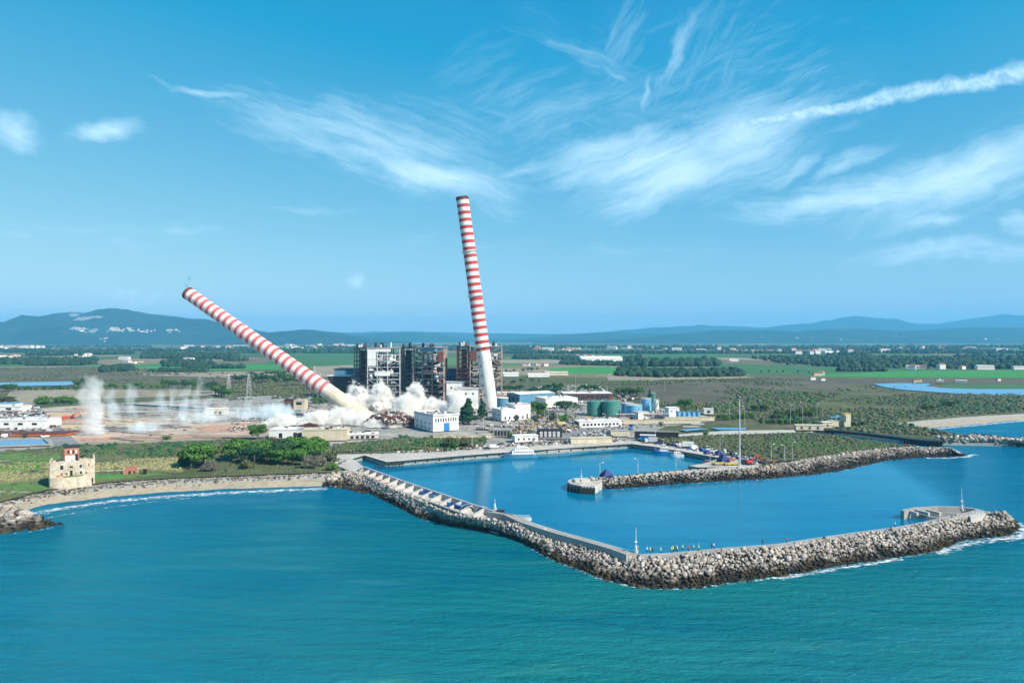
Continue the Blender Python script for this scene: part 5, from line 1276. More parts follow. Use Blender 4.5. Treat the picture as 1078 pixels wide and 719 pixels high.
def excavator(px, py, ang, m, label, s=1.0, z=3.0):
    e = empty('excavator', P(px, py, z), R(ang)); tag(e, label, 'excavator'); e.scale = (s, s, s)
    for s_ in (-1, 1):
        t = MB(); n = 12; pts = [(-1.7, .45), (-1.5, .1), (1.5, .1), (1.7, .45), (1.5, .85), (-1.5, .85)]
        vs = [(x, s_ * 1.15 - .28, z_) for x, z_ in pts] + [(x, s_ * 1.15 + .28, z_) for x, z_ in pts]; k = len(pts)
        t.add(vs, [(i, (i + 1) % k, k + (i + 1) % k, k + i) for i in range(k)] + [tuple(range(k)), tuple(reversed(range(k, 2 * k)))]).build('track', M['rubber'], e)
    MB().box((-.3, 0, 1.0), (3.0, 2.5, 1.3), taper=.95).build('body', M[m], e)
    MB().box((.7, .65, 1.6), (1.3, 1.0, 1.5), taper=.9).build('cab', M['glass'], e)
    MB().beam((1.0, -.1, 1.9), (3.6, -.1, 5.0), .5, .55).beam((3.6, -.1, 5.0), (5.6, -.1, 4.5), .45, .5).build('boom', M[m], e)
    MB().beam((5.6, -.1, 4.6), (6.6, -.1, 1.9), .4, .4).build('stick', M[m], e)
    MB().box((6.5, -.1, .9), (1.1, 1.1, 1.0), taper=.7).build('bucket', M['dark'], e)
excavator(789, 488.8, 8, 'red', 'bright red excavator with its arm bent, next to the tall mast', 1.0)
excavator(814, 487.2, 190, 'orange', 'small orange digger near the dark car by the rocks', .4)
excavator(560, 449.5, 160, 'yellow', 'yellow excavator in the scrap yard', .9)
excavator(664, 452.5, 20, 'blue', 'blue machine arm beside the low kiosk', .8)
excavator(76, 440, 20, 'red', 'red excavator on the cleared ground beside the dust column', .9)
# slipway jetty kit beside the tall mast: yellow pontoons
for k, (a, b, l) in enumerate(((770, 489.2, 'yellow pontoon section at the foot of the tall mast'), (757, 488.8, 'yellow pontoon section nearer the red raft'))):
    e = empty('pontoon', P(a, b, 3.0), .1); tag(e, l, 'pontoon'); MB().box((0, 0, .3), (7.5, 2.4, .7)).build('deck', M['yellow'], e)
    for x in (-2.6, 0, 2.6): MB().cyl((x, -1.3, .3), (x, 1.3, .3), .3, n=10).build('float', M['dark'], e)
# floating dolphins, the dark wooden jetty frame inside the harbour
e = empty('old_jetty', P(398, 491, 0)); tag(e, 'remains of a dark wooden jetty standing in the harbour corner', 'jetty')
for k in range(9):
    q = Vector(P(395 + k * 3.6, 493.2 - k * .28, 0)) - Vector(P(398, 491, 0)); MB().beam((q.x, q.y, -1), (q.x, q.y, 1.5), .35).build('pile', M['blackrock'], e)
a = Vector(P(394, 493.2, 0)) - Vector(P(398, 491, 0)); b = Vector(P(425, 490.8, 0)) - Vector(P(398, 491, 0)); MB().beam((a.x, a.y, 1.3), (b.x, b.y, 1.3), .5).build('beam', M['blackrock'], e)
# fenders on the main quay edge
for k in range(20):
    x = 412 + k * 12.6; y = np.interp(x, [405, 436, 470, 507, 540, 564, 585, 620, 665], [487, 484.8, 481.8, 478.8, 476.5, 474.8, 473.8, 470.8, 467.8]); p = P(x, y, 2.4)
    tag(MB().box((p[0], p[1] - .2, .9), (.7, .4, 1.4)).build('quay_fender', M['rubber']), 'black rubber fender on the face of the main quay', 'fender', 'fenders along the main quay')
# bench-like mooring stones on the mole: bollards
for k in range(12):
    x = 655 + k * 8; y = np.interp(x, [649, 683, 724, 748], [502.2, 498.2, 494.9, 493.8]); p = P(x, y, 3.0)
    tag(MB().cyl((p[0], p[1], 2.85), (p[0], p[1], 3.5), .35, .45, n=8).build('mooring_bollard', M['dark']), 'dark mooring bollard along the harbour edge of the inner mole', 'bollard', 'bollards along the inner mole')

# ------------------------------------------------------------------ people on the breakwater
def person(px, py, z, top, hat, ang, label, lean=0.0, arm=0.3):
    y = P(px, py, z); root = empty('person', y, R(ang)); tag(root, label, 'person', 'people watching from the breakwater')
    me = bpy.data.meshes.new('body'); vs, es, rs = [], [], []
    def ad(p, r_, par=None):
        vs.append(p); rs.append(r_)
        if par is not None: es.append((par, len(vs) - 1))
        return len(vs) - 1
    pel = ad((0, 0, .95), .15); ch = ad((lean * .5, 0, 1.28), .17, pel); nk = ad((lean * .8, 0, 1.50), .07, ch); hd_ = ad((lean, 0, 1.66), .105, nk)
    for s_ in (-1, 1):
        kn = ad((.03, s_ * .12, .5), .075, pel); an_ = ad((-.02, s_ * .13, .08), .055, kn); ad((.13, s_ * .14, .04), .045, an_)
        el = ad((lean * .4 + arm * .3, s_ * .27, 1.18), .05, ch); ad((lean * .4 + arm, s_ * .24, 1.0 + arm * .5), .04, el)
    me.from_pydata(vs, es, []); sk = me.skin_vertices if me.skin_vertices else None
    o = bpy.data.objects.new('body', me); COL.objects.link(o); o.parent = root
    md = o.modifiers.new('skin', 'SKIN')
    if not me.skin_vertices: me.attributes
    for v_, r_ in zip(me.skin_vertices[0].data, rs): v_.radius = (r_, r_)
    me.skin_vertices[0].data[0].use_root = True
    sb = o.modifiers.new('sub', 'SUBSURF'); sb.levels = sb.render_levels = 1
    me.materials.append(M['skin'])
    # clothing and hair, shaped round the same joints
    c = MB(); c.cyl((0, 0, .88), (lean * .55, 0, 1.44), .20, .19, n=10)
    for s_ in (-1, 1): c.cyl((lean * .5, s_ * .18, 1.40), (lean * .4 + arm * .3, s_ * .27, 1.16), .075, .065, n=8)
    c.build('jacket', M[top], root)
    t = MB()
    for s_ in (-1, 1): t.cyl((0, s_ * .08, .95), (.03, s_ * .12, .5), .11, .09, n=8).cyl((.03, s_ * .12, .5), (-.01, s_ * .13, .1), .09, .075, n=8)
    t.build('trousers', M['navy'], root)
    h = MB(); h.cyl((lean, 0, 1.67), (lean, 0, 1.80), .125, .07, n=10); h.build('helmet' if hat != 'dark' else 'hair', M[hat], root)
PEO = [(681, 581.4, 'white', 'white', 'person in a white jacket standing nearest the beacon'), (684.5, 581.8, 'hivis', 'hivis', 'person in a yellow vest beside the one in white'), (687.2, 581.9, 'dark', 'dark', 'person in black behind the yellow vest'), (695.5, 582.2, 'hivis', 'white', 'person in a yellow vest standing alone left of the group'),
       (707, 581.6, 'hivis', 'white', 'person in a yellow vest and white helmet, left end of the group'), (708.6, 580.6, 'hivis', 'hivis', 'second yellow vest, close behind the white helmet'), (710.8, 580.6, 'dark', 'dark', 'person in dark clothes in the middle of the group'), (712.8, 580.4, 'hivis', 'white', 'yellow vest right of the person in dark clothes'),
       (718.5, 579.4, 'hivis', 'hivis', 'tallest yellow vest, standing on the walkway edge'), (725, 580, 'red', 'red', 'person in a red jacket'), (730, 579.2, 'hivis', 'hivis', 'yellow vest just right of the red jacket'), (735.5, 579.6, 'hivis', 'white', 'last yellow vest of the line'),
       (749, 577.6, 'navy', 'dark', 'person in navy clothes further along the walkway'), (751.5, 577.2, 'white', 'dark', 'person in white next to the one in navy'), (942, 554.6, 'hivis', 'white', 'lone yellow vest near the head of the breakwater'), (828, 571, 'red', 'dark', 'person in red on the far arm walkway'), (803, 573.4, 'navy', 'dark', 'lone person in navy on the far arm walkway'),
       (672, 581.3, 'blue', 'white', 'person in blue right beside the beacon')]
for i, (a, b, t, h, l) in enumerate(PEO): person(a, b, 5.0, t, h, 90 + (i * 37) % 70 - 35, l, lean=.04 * (i % 3), arm=.15 + .12 * (i % 3))
# ------------------------------------------------------------------ plants
def leaf_mat(name, a, b, c):
    m_, N, bs, out = mat(name, 0.75, 0.15)
    t = N.n('ShaderNodeAttribute', attribute_name='tone').outputs['Fac']
    ra = N.n('ShaderNodeObjectInfo').outputs['Random']
    col = N.mix(N.rng(t, 0, 1), a, b); col = N.mix(N.m('MULTIPLY', ra, 0.55), col, c)
    N.set(bs, 'Base Color', col)
    return m_
M['leaf'] = leaf_mat('broad_leaves', (0.022, 0.065, 0.018), (0.075, 0.145, 0.030), (0.035, 0.10, 0.030))
M['leaf_b'] = leaf_mat('bright_leaves', (0.03, 0.10, 0.018), (0.10, 0.21, 0.035), (0.07, 0.16, 0.025))
M['pine'] = leaf_mat('pine_needles', (0.014, 0.050, 0.022), (0.045, 0.105, 0.035), (0.02, 0.07, 0.035))
M['farwood'] = leaf_mat('far_wood_leaves', (0.012, 0.034, 0.018), (0.034, 0.066, 0.030), (0.018, 0.045, 0.022))
M['olive'] = leaf_mat('grey_green_scrub', (0.05, 0.065, 0.030), (0.125, 0.135, 0.065), (0.08, 0.09, 0.05))
M['bare'] = leaf_mat('bare_grey_twigs', (0.10, 0.095, 0.075), (0.18, 0.17, 0.14), (0.13, 0.125, 0.10))
M['reed'] = leaf_mat('pale_reeds', (0.16, 0.16, 0.07), (0.30, 0.27, 0.13), (0.20, 0.20, 0.09))
M['bark'] = simple('bark', (0.16, 0.12, 0.09), c2=(0.08, 0.06, 0.05))
def crown(n, lobes, leaf, seed):
    """leaf-sized faces on the shells of several lobes; n faces"""
    g = np.random.default_rng(seed); C, Rr = np.array([l[:3] for l in lobes], float), np.array([l[3:] for l in lobes], float)
    w = (Rr.prod(axis=1)) ** .66; k = g.choice(len(lobes), n, p=w / w.sum())
    d = g.normal(size=(n, 3)); d /= np.linalg.norm(d, axis=1)[:, None]
    d[:, 2] = np.where(g.random(n) < .7, np.abs(d[:, 2]), d[:, 2])
    r_ = g.uniform(.55, 1.08, n) ** .6
    p = C[k] + d * Rr[k] * r_[:, None]
    u = g.normal(size=(n, 3)); u -= d * (u * d).sum(1)[:, None] * .6; u /= np.linalg.norm(u, axis=1)[:, None]
    v_ = np.cross(u, d + g.normal(size=(n, 3)) * .6); v_ /= np.linalg.norm(v_, axis=1)[:, None]
    s_ = leaf * g.uniform(.6, 1.4, n)[:, None]
    q = np.stack([p - u * s_, p + v_ * s_ * .6, p + u * s_, p - v_ * s_ * .6], 1).reshape(-1, 3)
    tone = np.repeat(np.clip(g.normal(.5, .22, n) + (g.random(len(lobes))[k] - .5) * .5, 0, 1), 4)
    return q, np.arange(n * 4).reshape(n, 4), tone
def tree_proto(name, kind, seed, n, leaf):
    """unit-ish trees: crown about 1 high scaled later; built at real size 8 m tall"""
    rr = random.Random(seed); H = 8.0; root = empty(name, (0, 0, -500)); lob = []
    if kind == 'round':
        for k in range(9): a = rr.uniform(0, 6.3); q = rr.uniform(.3, 2.2); lob.append((q * math.cos(a), q * math.sin(a), rr.uniform(3.0, 6.3), rr.uniform(1.2, 2.1), rr.uniform(1.2, 2.1), rr.uniform(1.0, 1.7)))
        m = 'leaf'
    elif kind == 'umbrella':
        for k in range(9): a = rr.uniform(0, 6.3); q = rr.uniform(.5, 3.8); lob.append((q * math.cos(a), q * math.sin(a), 5.7 - q * .12, rr.uniform(1.9, 2.8), rr.uniform(1.9, 2.8), rr.uniform(1.5, 2.1)))
        m = 'pine'
    elif kind == 'conifer':
        for k in range(10): z = 1.6 + k * .62; q = (1 - k / 11) * rr.uniform(.3, 1.2); a = rr.uniform(0, 6.3); lob.append((q * math.cos(a), q * math.sin(a), z, 1.9 * (1 - k / 13), 1.9 * (1 - k / 13), .75))
        m = 'pine'
    elif kind == 'bush':
        for k in range(7): a = rr.uniform(0, 6.3); q = rr.uniform(.3, 3); lob.append((q * math.cos(a), q * math.sin(a), rr.uniform(1.5, 4.5), rr.uniform(1.5, 2.6), rr.uniform(1.5, 2.6), rr.uniform(1.5, 3)))
        m = 'leaf'
    else:
        for k in range(8): a = rr.uniform(0, 6.3); q = rr.uniform(.3, 2.6); lob.append((q * math.cos(a), q * math.sin(a), rr.uniform(2.5, 6), 1.8, 1.8, 1.6))
        m = 'bare'
    if kind == 'bright': m = 'leaf_b'
    V, Fc, T = crown(n, lob, leaf, seed); np_mesh('crown', V, Fc, M[m], T, root)
    t = MB(); zt = 4.6 if kind != 'bush' else 2.5
    t.cyl((0, 0, -.3), (rr.uniform(-.2, .2), 0, zt), .26, .13, n=7)
    for k in range(6 if kind != 'bare' else 14):
        l = rr.choice(lob); t.cyl((0, 0, zt * rr.uniform(.5, .98)), (l[0] * .8, l[1] * .8, l[2]), .10, .03, n=5)
    t.build('trunk', M['bark'], root)
    return root
PR = {}
def proto(kind, lvl, k):
    key = (kind, lvl, k)
    if key not in PR: PR[key] = tree_proto({'round': 'leafy_tree', 'umbrella': 'umbrella_pine', 'conifer': 'conifer', 'bush': 'bush', 'bare': 'bare_tree'}[kind], kind, 11 + 7 * k + hash(kind.encode().hex()) % 1 * 0 + {'round': 0, 'umbrella': 100, 'conifer': 200, 'bush': 300, 'bare': 400}[kind], *((1900, .30) if lvl == 0 else (520, .52) if lvl == 1 else (150, .95)))
    return PR[key]
used_proto = set()
def tree(px, py, h, kind, label, group, wide=1.0, lvl=None, leafm=None):
    """h in metres, standing on the land"""
    p = P(px, py, 2.05)
    if lvl is None: lvl = 0 if h * F / p[1] > 14 else (1 if h * F / p[1] > 5.5 else 2)
    k = rng.randrange(3 if lvl < 2 else 4); pr = proto(kind, lvl, k)
    if (kind, lvl, k) in used_proto: o = copy_tree(pr)
    else: o = pr; used_proto.add((kind, lvl, k))
    o.location = p; s_ = h / 8.0; o.scale = (s_ * wide, s_ * wide, s_); o.rotation_euler = (0, 0, rng.uniform(0, 6.28))
    if kind == 'bush': o.scale = (s_ * wide * 1.1, s_ * wide * 1.1, s_ * 1.15)
    if leafm:
        for c in o.children:
            if c.name.startswith('crown'): c.material_slots[0].link = 'OBJECT'; c.material_slots[0].material = M[leafm]
    tag(o, label, {'bush': 'bush'}.get(kind, 'tree'), group)
    return o
def hpx(h_px, py): return h_px * P(0, py, 2.05)[1] / F
G1 = 'trees behind the beach'
for (a, b, h, k, w, l, lm) in [(201, 494, 26, 'round', 1.5, 'big bright green tree at the beach end of the grove', 'leaf_b'), (214, 492, 24, 'round', 1.3, 'green tree with a yellowish side, right behind the big beach-end one', 'leaf_b'), (194, 492, 18, 'bush', 1, 'low dark green bush at the foot of the big beach-end tree', None),
    (243, 486, 21, 'round', 1.4, 'dark round tree standing apart in the middle of the scrub', None), (252, 484, 22, 'round', 1.2, 'bright green tree leaning on the dark round one', 'leaf_b'), (272, 463, 16, 'round', 1.3, 'single round tree left of the white single-storey building', None),
    (268, 490, 19, 'umbrella', 1.0, 'pine with a bare stem at the beach side of the grove', None), (281, 488, 20, 'round', 1.2, 'dense green tree in the middle of the grove', None), (290, 483, 22, 'round', 1.2, 'grey-green loose tree below the white building', 'olive'),
    (303, 488, 24, 'umbrella', .9, 'tall pine in the grove with a pale trunk', None), (311, 484, 24, 'round', 1.2, 'tallest bright green tree below the long cream building', 'leaf_b'), (318, 491, 19, 'round', 1.1, 'dark tree beside the bare grey ones', None), (327, 481, 20, 'round', 1.3, 'wide bright tree below the white canopy', 'leaf_b'), (337, 480, 18, 'round', 1.2, 'last green tree of the grove before the road', None),
    (275, 486, 22, 'round', 1.2, 'dark tree between the pine and the dense green tree', None), (296, 490, 19, 'round', 1.2, 'low dark tree in front of the tallest ones', None), (308, 491, 17, 'round', 1.3, 'small dark tree at the foot of the tall pine', None), (322, 486, 22, 'round', 1.2, 'dark green tree left of the wide bright one', None), (262, 488, 18, 'round', 1.2, 'dark green tree at the near end of the grove', None), (331, 485, 20, 'round', 1.1, 'dark tree behind the bare grey ones', None),
    (325, 494, 15, 'bare', .8, 'bare grey tree at the edge of the grove, nearer the tall pine', None), (333, 494, 15, 'bare', .8, 'bare grey tree at the edge of the grove, nearer the bright bush', None), (341, 492, 12, 'bare', .8, 'small bare grey tree behind the bright bush', None),
    (348, 496, 8, 'bush', 1.6, 'bright green bush where the breakwater leaves the shore', 'leaf_b'), (224, 496, 13, 'bush', 1.3, 'grey leafless bush between the two groups of trees', 'bare'), (258, 494, 10, 'bush', 1.5, 'olive bush in front of the pine with the bare stem', 'olive'), (347, 486, 10, 'bush', 1.4, 'grey-green bush beside the road to the quay', 'olive'),
    (298, 478, 16, 'round', 1.3, 'grey-green tree against the cream wall', 'olive'), (176, 463, 4, 'bush', 2, 'small bright bush beside the dirt track', 'leaf_b'), (232, 478, 8, 'bush', 1.6, 'dull bush behind the gap in the grove', 'olive')]:
    tree(a, b, hpx(h * 1.12, b), k, l, G1, w * 1.08, leafm=lm)
G2 = 'trees around the harbour buildings'
for (a, b, h, k, w, l, lm) in [(493, 447, 28, 'conifer', 1.3, 'tall dark conifer between the blue-doored block and the upright chimney', None), (508, 441, 19, 'conifer', 1.2, 'smaller conifer right beside the tall dark one', None), (487, 446, 18, 'conifer', 1.2, 'low conifer half hidden by the tall dark one', None),
    (566, 441, 20, 'round', 1.2, 'dark tree against the corner of the white store hall', None), (572, 440, 13, 'round', 1.2, 'low dark tree right of the dark one at the store hall', None), (596, 440, 19, 'umbrella', 1.35, 'broad umbrella pine with a flat dark green crown', None), (596, 447.5, 12, 'bush', 1.2, 'round clipped dark shrub in front of the umbrella pine', None), (580, 445, 13, 'bush', 1.0, 'greyish bush left of the round shrub', 'olive'),
    (564, 445, 7, 'bush', 1.2, 'small green bush by the white hall corner', None), (490, 471, 12, 'bush', 1.3, 'dark bush above the quay, right one of a pair', None), (472, 471.5, 13, 'bush', 1.4, 'dark bush above the quay, left one of a pair', None), (479, 473, 9, 'bush', 1.2, 'low bush between the pair above the quay', 'leaf_b'), (537, 462, 8, 'bush', 1.0, 'small bright bush beside the small white cabin', 'leaf_b'),
    (695, 449, 6, 'bush', 1, 'single bush in front of the cream boundary wall', None), (743, 460, 7, 'round', 1.1, 'lone round tree beside the quay road', 'leaf_b'), (720, 433, 15, 'round', 1, 'dark tree beyond the white block by the blue cylinders', None), (716, 431, 12, 'round', 1, 'second dark tree beyond the white block', None), (726, 428, 9, 'round', 1, 'small dark tree beyond the lone white hut', None), (684, 419, 9, 'conifer', 1, 'small dark conifer behind the tanks', None)]:
    tree(a, b, hpx(h, b), k, l, G2, w, leafm=lm)
def row(px0, px1, py0, py1, n, h0, h1, kinds, label, group, wide=1.25, leafm=None, jy=.6):
    for k in range(n):
        t = (k + rng.uniform(.1, .9)) / n; a = px0 + (px1 - px0) * t; b = py0 + (py1 - py0) * t + rng.uniform(-jy, jy)
        tree(a, b, hpx(rng.uniform(h0, h1), b), rng.choice(kinds), label, group, wide, leafm=leafm)
row(3, 14, 412, 412, 3, 7, 9, ['round'], 'round dark tree in front of the strip of water left of the dust column', 'trees by the far lagoon')
row(18, 88, 411, 410.5, 15, 3.5, 5.5, ['round', 'bush'], 'low tree in the row along the far lagoon', 'trees along the far lagoon')
row(78, 90, 408, 408, 3, 8, 11, ['round'], 'dark tall tree at the end of the far lagoon', 'tall trees at the lagoon end')
row(92, 175, 410, 409, 12, 4, 8, ['round', 'bush'], 'tree in the belt behind the dust column', 'trees behind the dust column', leafm='leaf_b')
row(172, 210, 408, 409, 8, 7, 10, ['round', 'umbrella'], 'pine-dark tree behind the thin dust jets', 'trees behind the dust jets')
row(221, 242, 414, 420, 6, 9, 13, ['round', 'umbrella'], 'dark tree between the white hut and the pylons', 'trees near the white hut')
row(245, 318, 403, 402, 18, 6, 10, ['umbrella', 'round'], 'dark pine in the clump behind the fallen chimney', 'pines behind the fallen chimney')
row(262, 300, 397, 396, 8, 4, 6, ['umbrella'], 'pine on the far side of the clump behind the fallen chimney', 'far pines behind the fallen chimney')
row(40, 52, 425, 425, 4, 7, 9, ['bush'], 'pale green bush on the tan ground, in the nearer pair of thickets', 'pale bushes on the tan ground', leafm='leaf_b')
row(58, 80, 424, 424, 6, 6, 8, ['bush'], 'pale green bush in the thicket next to the dust column', 'pale thicket by the dust column', leafm='leaf_b')
row(0, 14, 425, 424, 5, 6, 9, ['bush', 'round'], 'dull green tree above the teal-roofed shed', 'trees above the teal roof', leafm='olive')
row(352, 372, 412, 408, 6, 8, 12, ['umbrella', 'round'], 'tree between the fallen chimney and the dark bunker', 'trees by the bunker', leafm='olive')
row(330, 350, 425, 423, 5, 5, 8, ['bush'], 'bush behind the drifting dust under the fallen chimney', 'bushes under the fallen chimney')
row(525, 548, 413, 413, 7, 6, 8, ['umbrella'], 'pine in the belt beyond the blue-sided shed', 'pines beyond the blue-sided shed')
row(556, 588, 415, 415.5, 10, 6, 8, ['umbrella'], 'pine in the belt beyond the white store hall', 'pines beyond the store hall')
row(570, 592, 410, 410, 6, 5, 8, ['round'], 'dark tree on the far side of the pine belt', 'trees beyond the pine belt')
row(524, 570, 405, 402, 9, 3, 5, ['round'], 'small tree between the pine belt and the far sheds', 'trees before the far sheds')
row(608, 628, 411, 411, 7, 5, 7, ['round'], 'dark tree behind the long white-roofed shed', 'trees behind the long shed')
row(650, 674, 417, 417, 8, 8, 10, ['round'], 'dark round tree behind the blue tanks', 'trees behind the blue tanks')
row(745, 792, 443, 440, 14, 5, 8, ['bush', 'round'], 'dark bush along the far side of the canal road', 'bushes along the canal road')
row(790, 806, 434, 433, 4, 7, 9, ['round'], 'dark tree left of the street lamps by the canal', 'trees by the street lamps')
row(814, 862, 441, 438, 16, 6, 10, ['round', 'bush'], 'dark tree in the thicket behind the sluice building', 'trees behind the sluice building')
row(800, 850, 446, 446, 12, 4, 6, ['bush'], 'low bush in front of the thicket by the sluice', 'bushes by the sluice')
row(890, 912, 448, 449, 7, 4, 7, ['bush'], 'dark bush at the foot of the slim yellow tower', 'bushes by the slim tower')
row(972, 982, 433, 433, 3, 6, 8, ['round'], 'dark tree in the scrub behind the far beach, nearer the lagoon end', 'nearer dark trees behind the far beach')
row(992, 1005, 429, 428, 4, 5, 7, ['round'], 'dark tree in the scrub behind the far beach, nearer the sea', 'dark trees behind the far beach')
row(1040, 1056, 463, 464, 3, 3.5, 5, ['bush'], 'dark bush on the rocky spit', 'bushes on the rocky spit')
row(670, 780, 404, 402, 12, 1.5, 3, ['bush'], 'scattered bush on the marsh beyond the tanks', 'bushes on the marsh')
row(800, 860, 392, 393, 8, 1.5, 2.6, ['bush'], 'dark bush in the far dull field', 'bushes in the far field')
row(510, 570, 395, 390, 10, 3, 5, ['round'], 'tree among the distant farm sheds', 'trees among the farm sheds')

# scrub, reeds, far woods: masses nobody could count
def in_poly(poly, n):
    """n random pixels of the plan inside a traced outline, evenly over the ground"""
    pw = np.array([P(a, b, 2)[:2] for a, b in poly]); lo, hi = pw.min(0), pw.max(0); out = []
    while len(out) < n:
        q = nrng.uniform(lo, hi, (4 * n, 2)); s_ = poly_sd(q[:, 0], q[:, 1], [tuple(p) for p in pw]) > 0
        out += list(q[s_])
    return np.array(out[:n])
def scrub(name, poly, n, r0, r1, m, z=2.05, flat=.7, patchy=.5, ns=.03):
    q = in_poly(poly, int(n / (1 - patchy * .6)))
    keep = np.array([mn.fractal(Vector((p[0] * ns, p[1] * ns, 1.7)), 1, 2, 4) + nrng.uniform(-.3, .3) > (patchy - .5) for p in q]); q = q[keep]
    C = np.column_stack([q, np.full(len(q), z)]); S_ = nrng.uniform(r0, r1, len(q)) ** 1.0
    C[:, 2] += S_ * .25
    V, Fc, T = clumps(C, S_, flat=flat, jit=.38, box=0.0)
    return tag(np_mesh(name, V, Fc, M[m], np.clip(T * .8 + .1, 0, 1)), kind='stuff')
SHORE = [(-60, 480), (60, 470.5), (90, 468.5), (230, 463.5), (345, 461), (352, 482), (364, 486), (352, 495), (290, 499), (180, 502), (117, 506), (50, 514), (0, 527), (-60, 538)]
scrub('scrub', SHORE, 5200, .35, 1.3, 'olive', patchy=.55, ns=.05)
scrub('scrub', [(60, 471), (90, 469.5), (345, 463), (350, 478), (180, 483), (98, 484), (62, 480)], 800, .5, 1.6, 'leaf', patchy=.7, ns=.06)
scrub('scrub', [(60, 471), (90, 469.5), (345, 463), (350, 478), (180, 483), (98, 484), (62, 480)], 2200, .4, 1.6, 'olive', patchy=.5, ns=.03)
scrub('scrub', [(60, 471), (345, 463), (350, 478), (98, 484)], 500, .6, 2.4, 'pine', patchy=.6, ns=.05)
scrub('reeds', [(98, 486), (180, 483), (225, 486), (190, 496), (120, 494), (98, 496)], 3200, .3, .9, 'reed', flat=1.3, patchy=.3)
scrub('reeds', [(-60, 490), (50, 487), (50, 502), (20, 508), (-60, 511)], 3200, .3, .9, 'reed', flat=1.3, patchy=.3)
scrub('reeds', [(-30, 488), (50, 486.5), (50, 496), (-30, 499)], 1400, .35, .9, 'leaf_b', flat=1.3, patchy=.3)
scrub('scrub', [(352, 469), (430, 461.5), (470, 459), (512, 462), (508, 471), (470, 475), (350, 477.5)], 500, .5, 1.6, 'leaf', z=2.9, patchy=.7, ns=.08)
scrub('scrub', [(352, 469), (430, 461.5), (512, 462), (508, 471), (350, 477.5)], 260, .6, 2.2, 'pine', z=2.9, patchy=.6, ns=.06)
scrub('scrub', [(352, 470), (430, 463), (508, 462), (508, 471), (350, 478)], 1900, .3, 1.3, 'olive', z=2.9, patchy=.4)
scrub('scrub', [(690, 463), (760, 459.6), (842, 457.6), (858, 456.8), (910, 465), (950, 470.2), (990, 472.2), (960, 472), (928, 473.6), (880, 478.6), (846, 483.6), (805, 486), (765, 476.5), (700, 467.5)], 7500, .35, 1.2, 'olive', z=2.9, patchy=.4)
scrub('scrub', [(760, 466), (842, 459), (858, 458), (940, 470), (928, 472.8), (880, 477.6), (846, 482.6), (805, 485)], 2200, .4, 1.4, 'leaf', z=2.9, patchy=.7)
scrub('scrub', [(880, 421), (960, 415), (1300, 415), (1300, 428), (1078, 433.8), (1009, 437.6), (937, 444.8), (960, 450.5), (994, 455.5), (1040, 462), (900, 455), (850, 447), (780, 440), (770, 433)], 11000, .6, 1.9, 'olive', patchy=.3, ns=.012)
scrub('scrub', [(880, 426), (960, 420), (1300, 418), (1300, 427), (1078, 432), (937, 442), (990, 454), (900, 453), (800, 440)], 1800, .8, 2.6, 'pine', patchy=.6, ns=.012)
scrub('marsh_scrub', [(620, 402), (800, 398), (1000, 404), (900, 412), (860, 424), (870, 436), (745, 436), (700, 428), (640, 418)], 6500, .6, 2.0, 'olive', patchy=.62, ns=.008)
scrub('marsh_scrub', [(620, 402), (800, 400), (900, 412), (850, 428), (745, 434), (640, 416)], 700, 1.0, 2.8, 'leaf', patchy=.8, ns=.008)
scrub('marsh_scrub', [(-200, 387), (150, 388), (330, 398), (330, 408), (240, 402), (60, 400), (-200, 401)], 2600, 1.0, 3.5, 'olive', patchy=.6, ns=.006)
scrub('marsh_scrub', [(230, 404), (372, 400), (372, 414), (330, 420), (240, 422)], 2600, .6, 2.2, 'olive', z=2.9, patchy=.5, ns=.02)
# distant woods and hedge lines
def wood(name, poly, n, r0, r1, m='farwood'):
    q = in_poly(poly, n); C = np.column_stack([q, np.full(len(q), 2.0)]); S_ = nrng.uniform(r0, r1, len(q)); C[:, 2] += S_ * .55
    V, Fc, T = clumps(C, S_, flat=1.05, jit=.3, box=0.0)
    return tag(np_mesh(name, V, Fc, M[m], T), kind='stuff')
for poly, n, r0, r1 in [([(648, 396), (652, 390), (700, 392.5), (775, 392), (785, 396.5), (700, 397.5)], 420, 4, 8), ([(676, 386), (680, 382), (756, 381.5), (758, 385.5)], 320, 5, 10), ([(656, 381.5), (658, 378), (675, 378), (676, 382)], 90, 5, 9),
        ([(590, 384), (592, 381), (655, 383), (655, 385.5)], 160, 4, 7), ([(790, 377), (900, 376), (1000, 377.5), (1200, 378), (1200, 388), (1000, 388.6), (900, 387.6), (830, 384)], 1500, 4, 8), ([(540, 378), (542, 375), (610, 377), (610, 379.5)], 160, 5, 8),
        ([(-200, 384.6), (100, 383.6), (102, 379.6), (-200, 380.4)], 900, 5, 9), ([(105, 392), (140, 391), (138, 387), (108, 387.6)], 160, 4, 7), ([(30, 374.4), (140, 373), (140, 371.4), (30, 372)], 500, 6, 12), ([(150, 377.5), (250, 378.5), (250, 374.5), (150, 374)], 500, 6, 11), ([(500, 372.6), (1200, 372.3), (1200, 371), (500, 371.4)], 700, 5, 10),
        ([(-200, 370.4), (380, 369.6), (380, 369), (-200, 369.4)], 600, 6, 12), ([(480, 367), (1300, 366.6), (1300, 366), (480, 366.2)], 600, 8, 15)]:
    wood('distant_wood', poly, n, r0, r1)
for k in range(46):
    x = rng.uniform(-60, 1120); y = rng.choice((rng.uniform(364.5, 372), rng.uniform(366, 392)))
    if 375 < x < 470 and y > 380: continue
    L = rng.uniform(15, 80) * (1 if y > 372 else 2); th = .35 + (y - 362) * .02
    wood('hedge_line', [(x, y), (x + L, y + rng.uniform(-1, 1) * .8), (x + L, y + th), (x, y + th)], int(30 + L * 1.2), 3 + (392 - y) * .12, 6 + (392 - y) * .2, 'farwood')

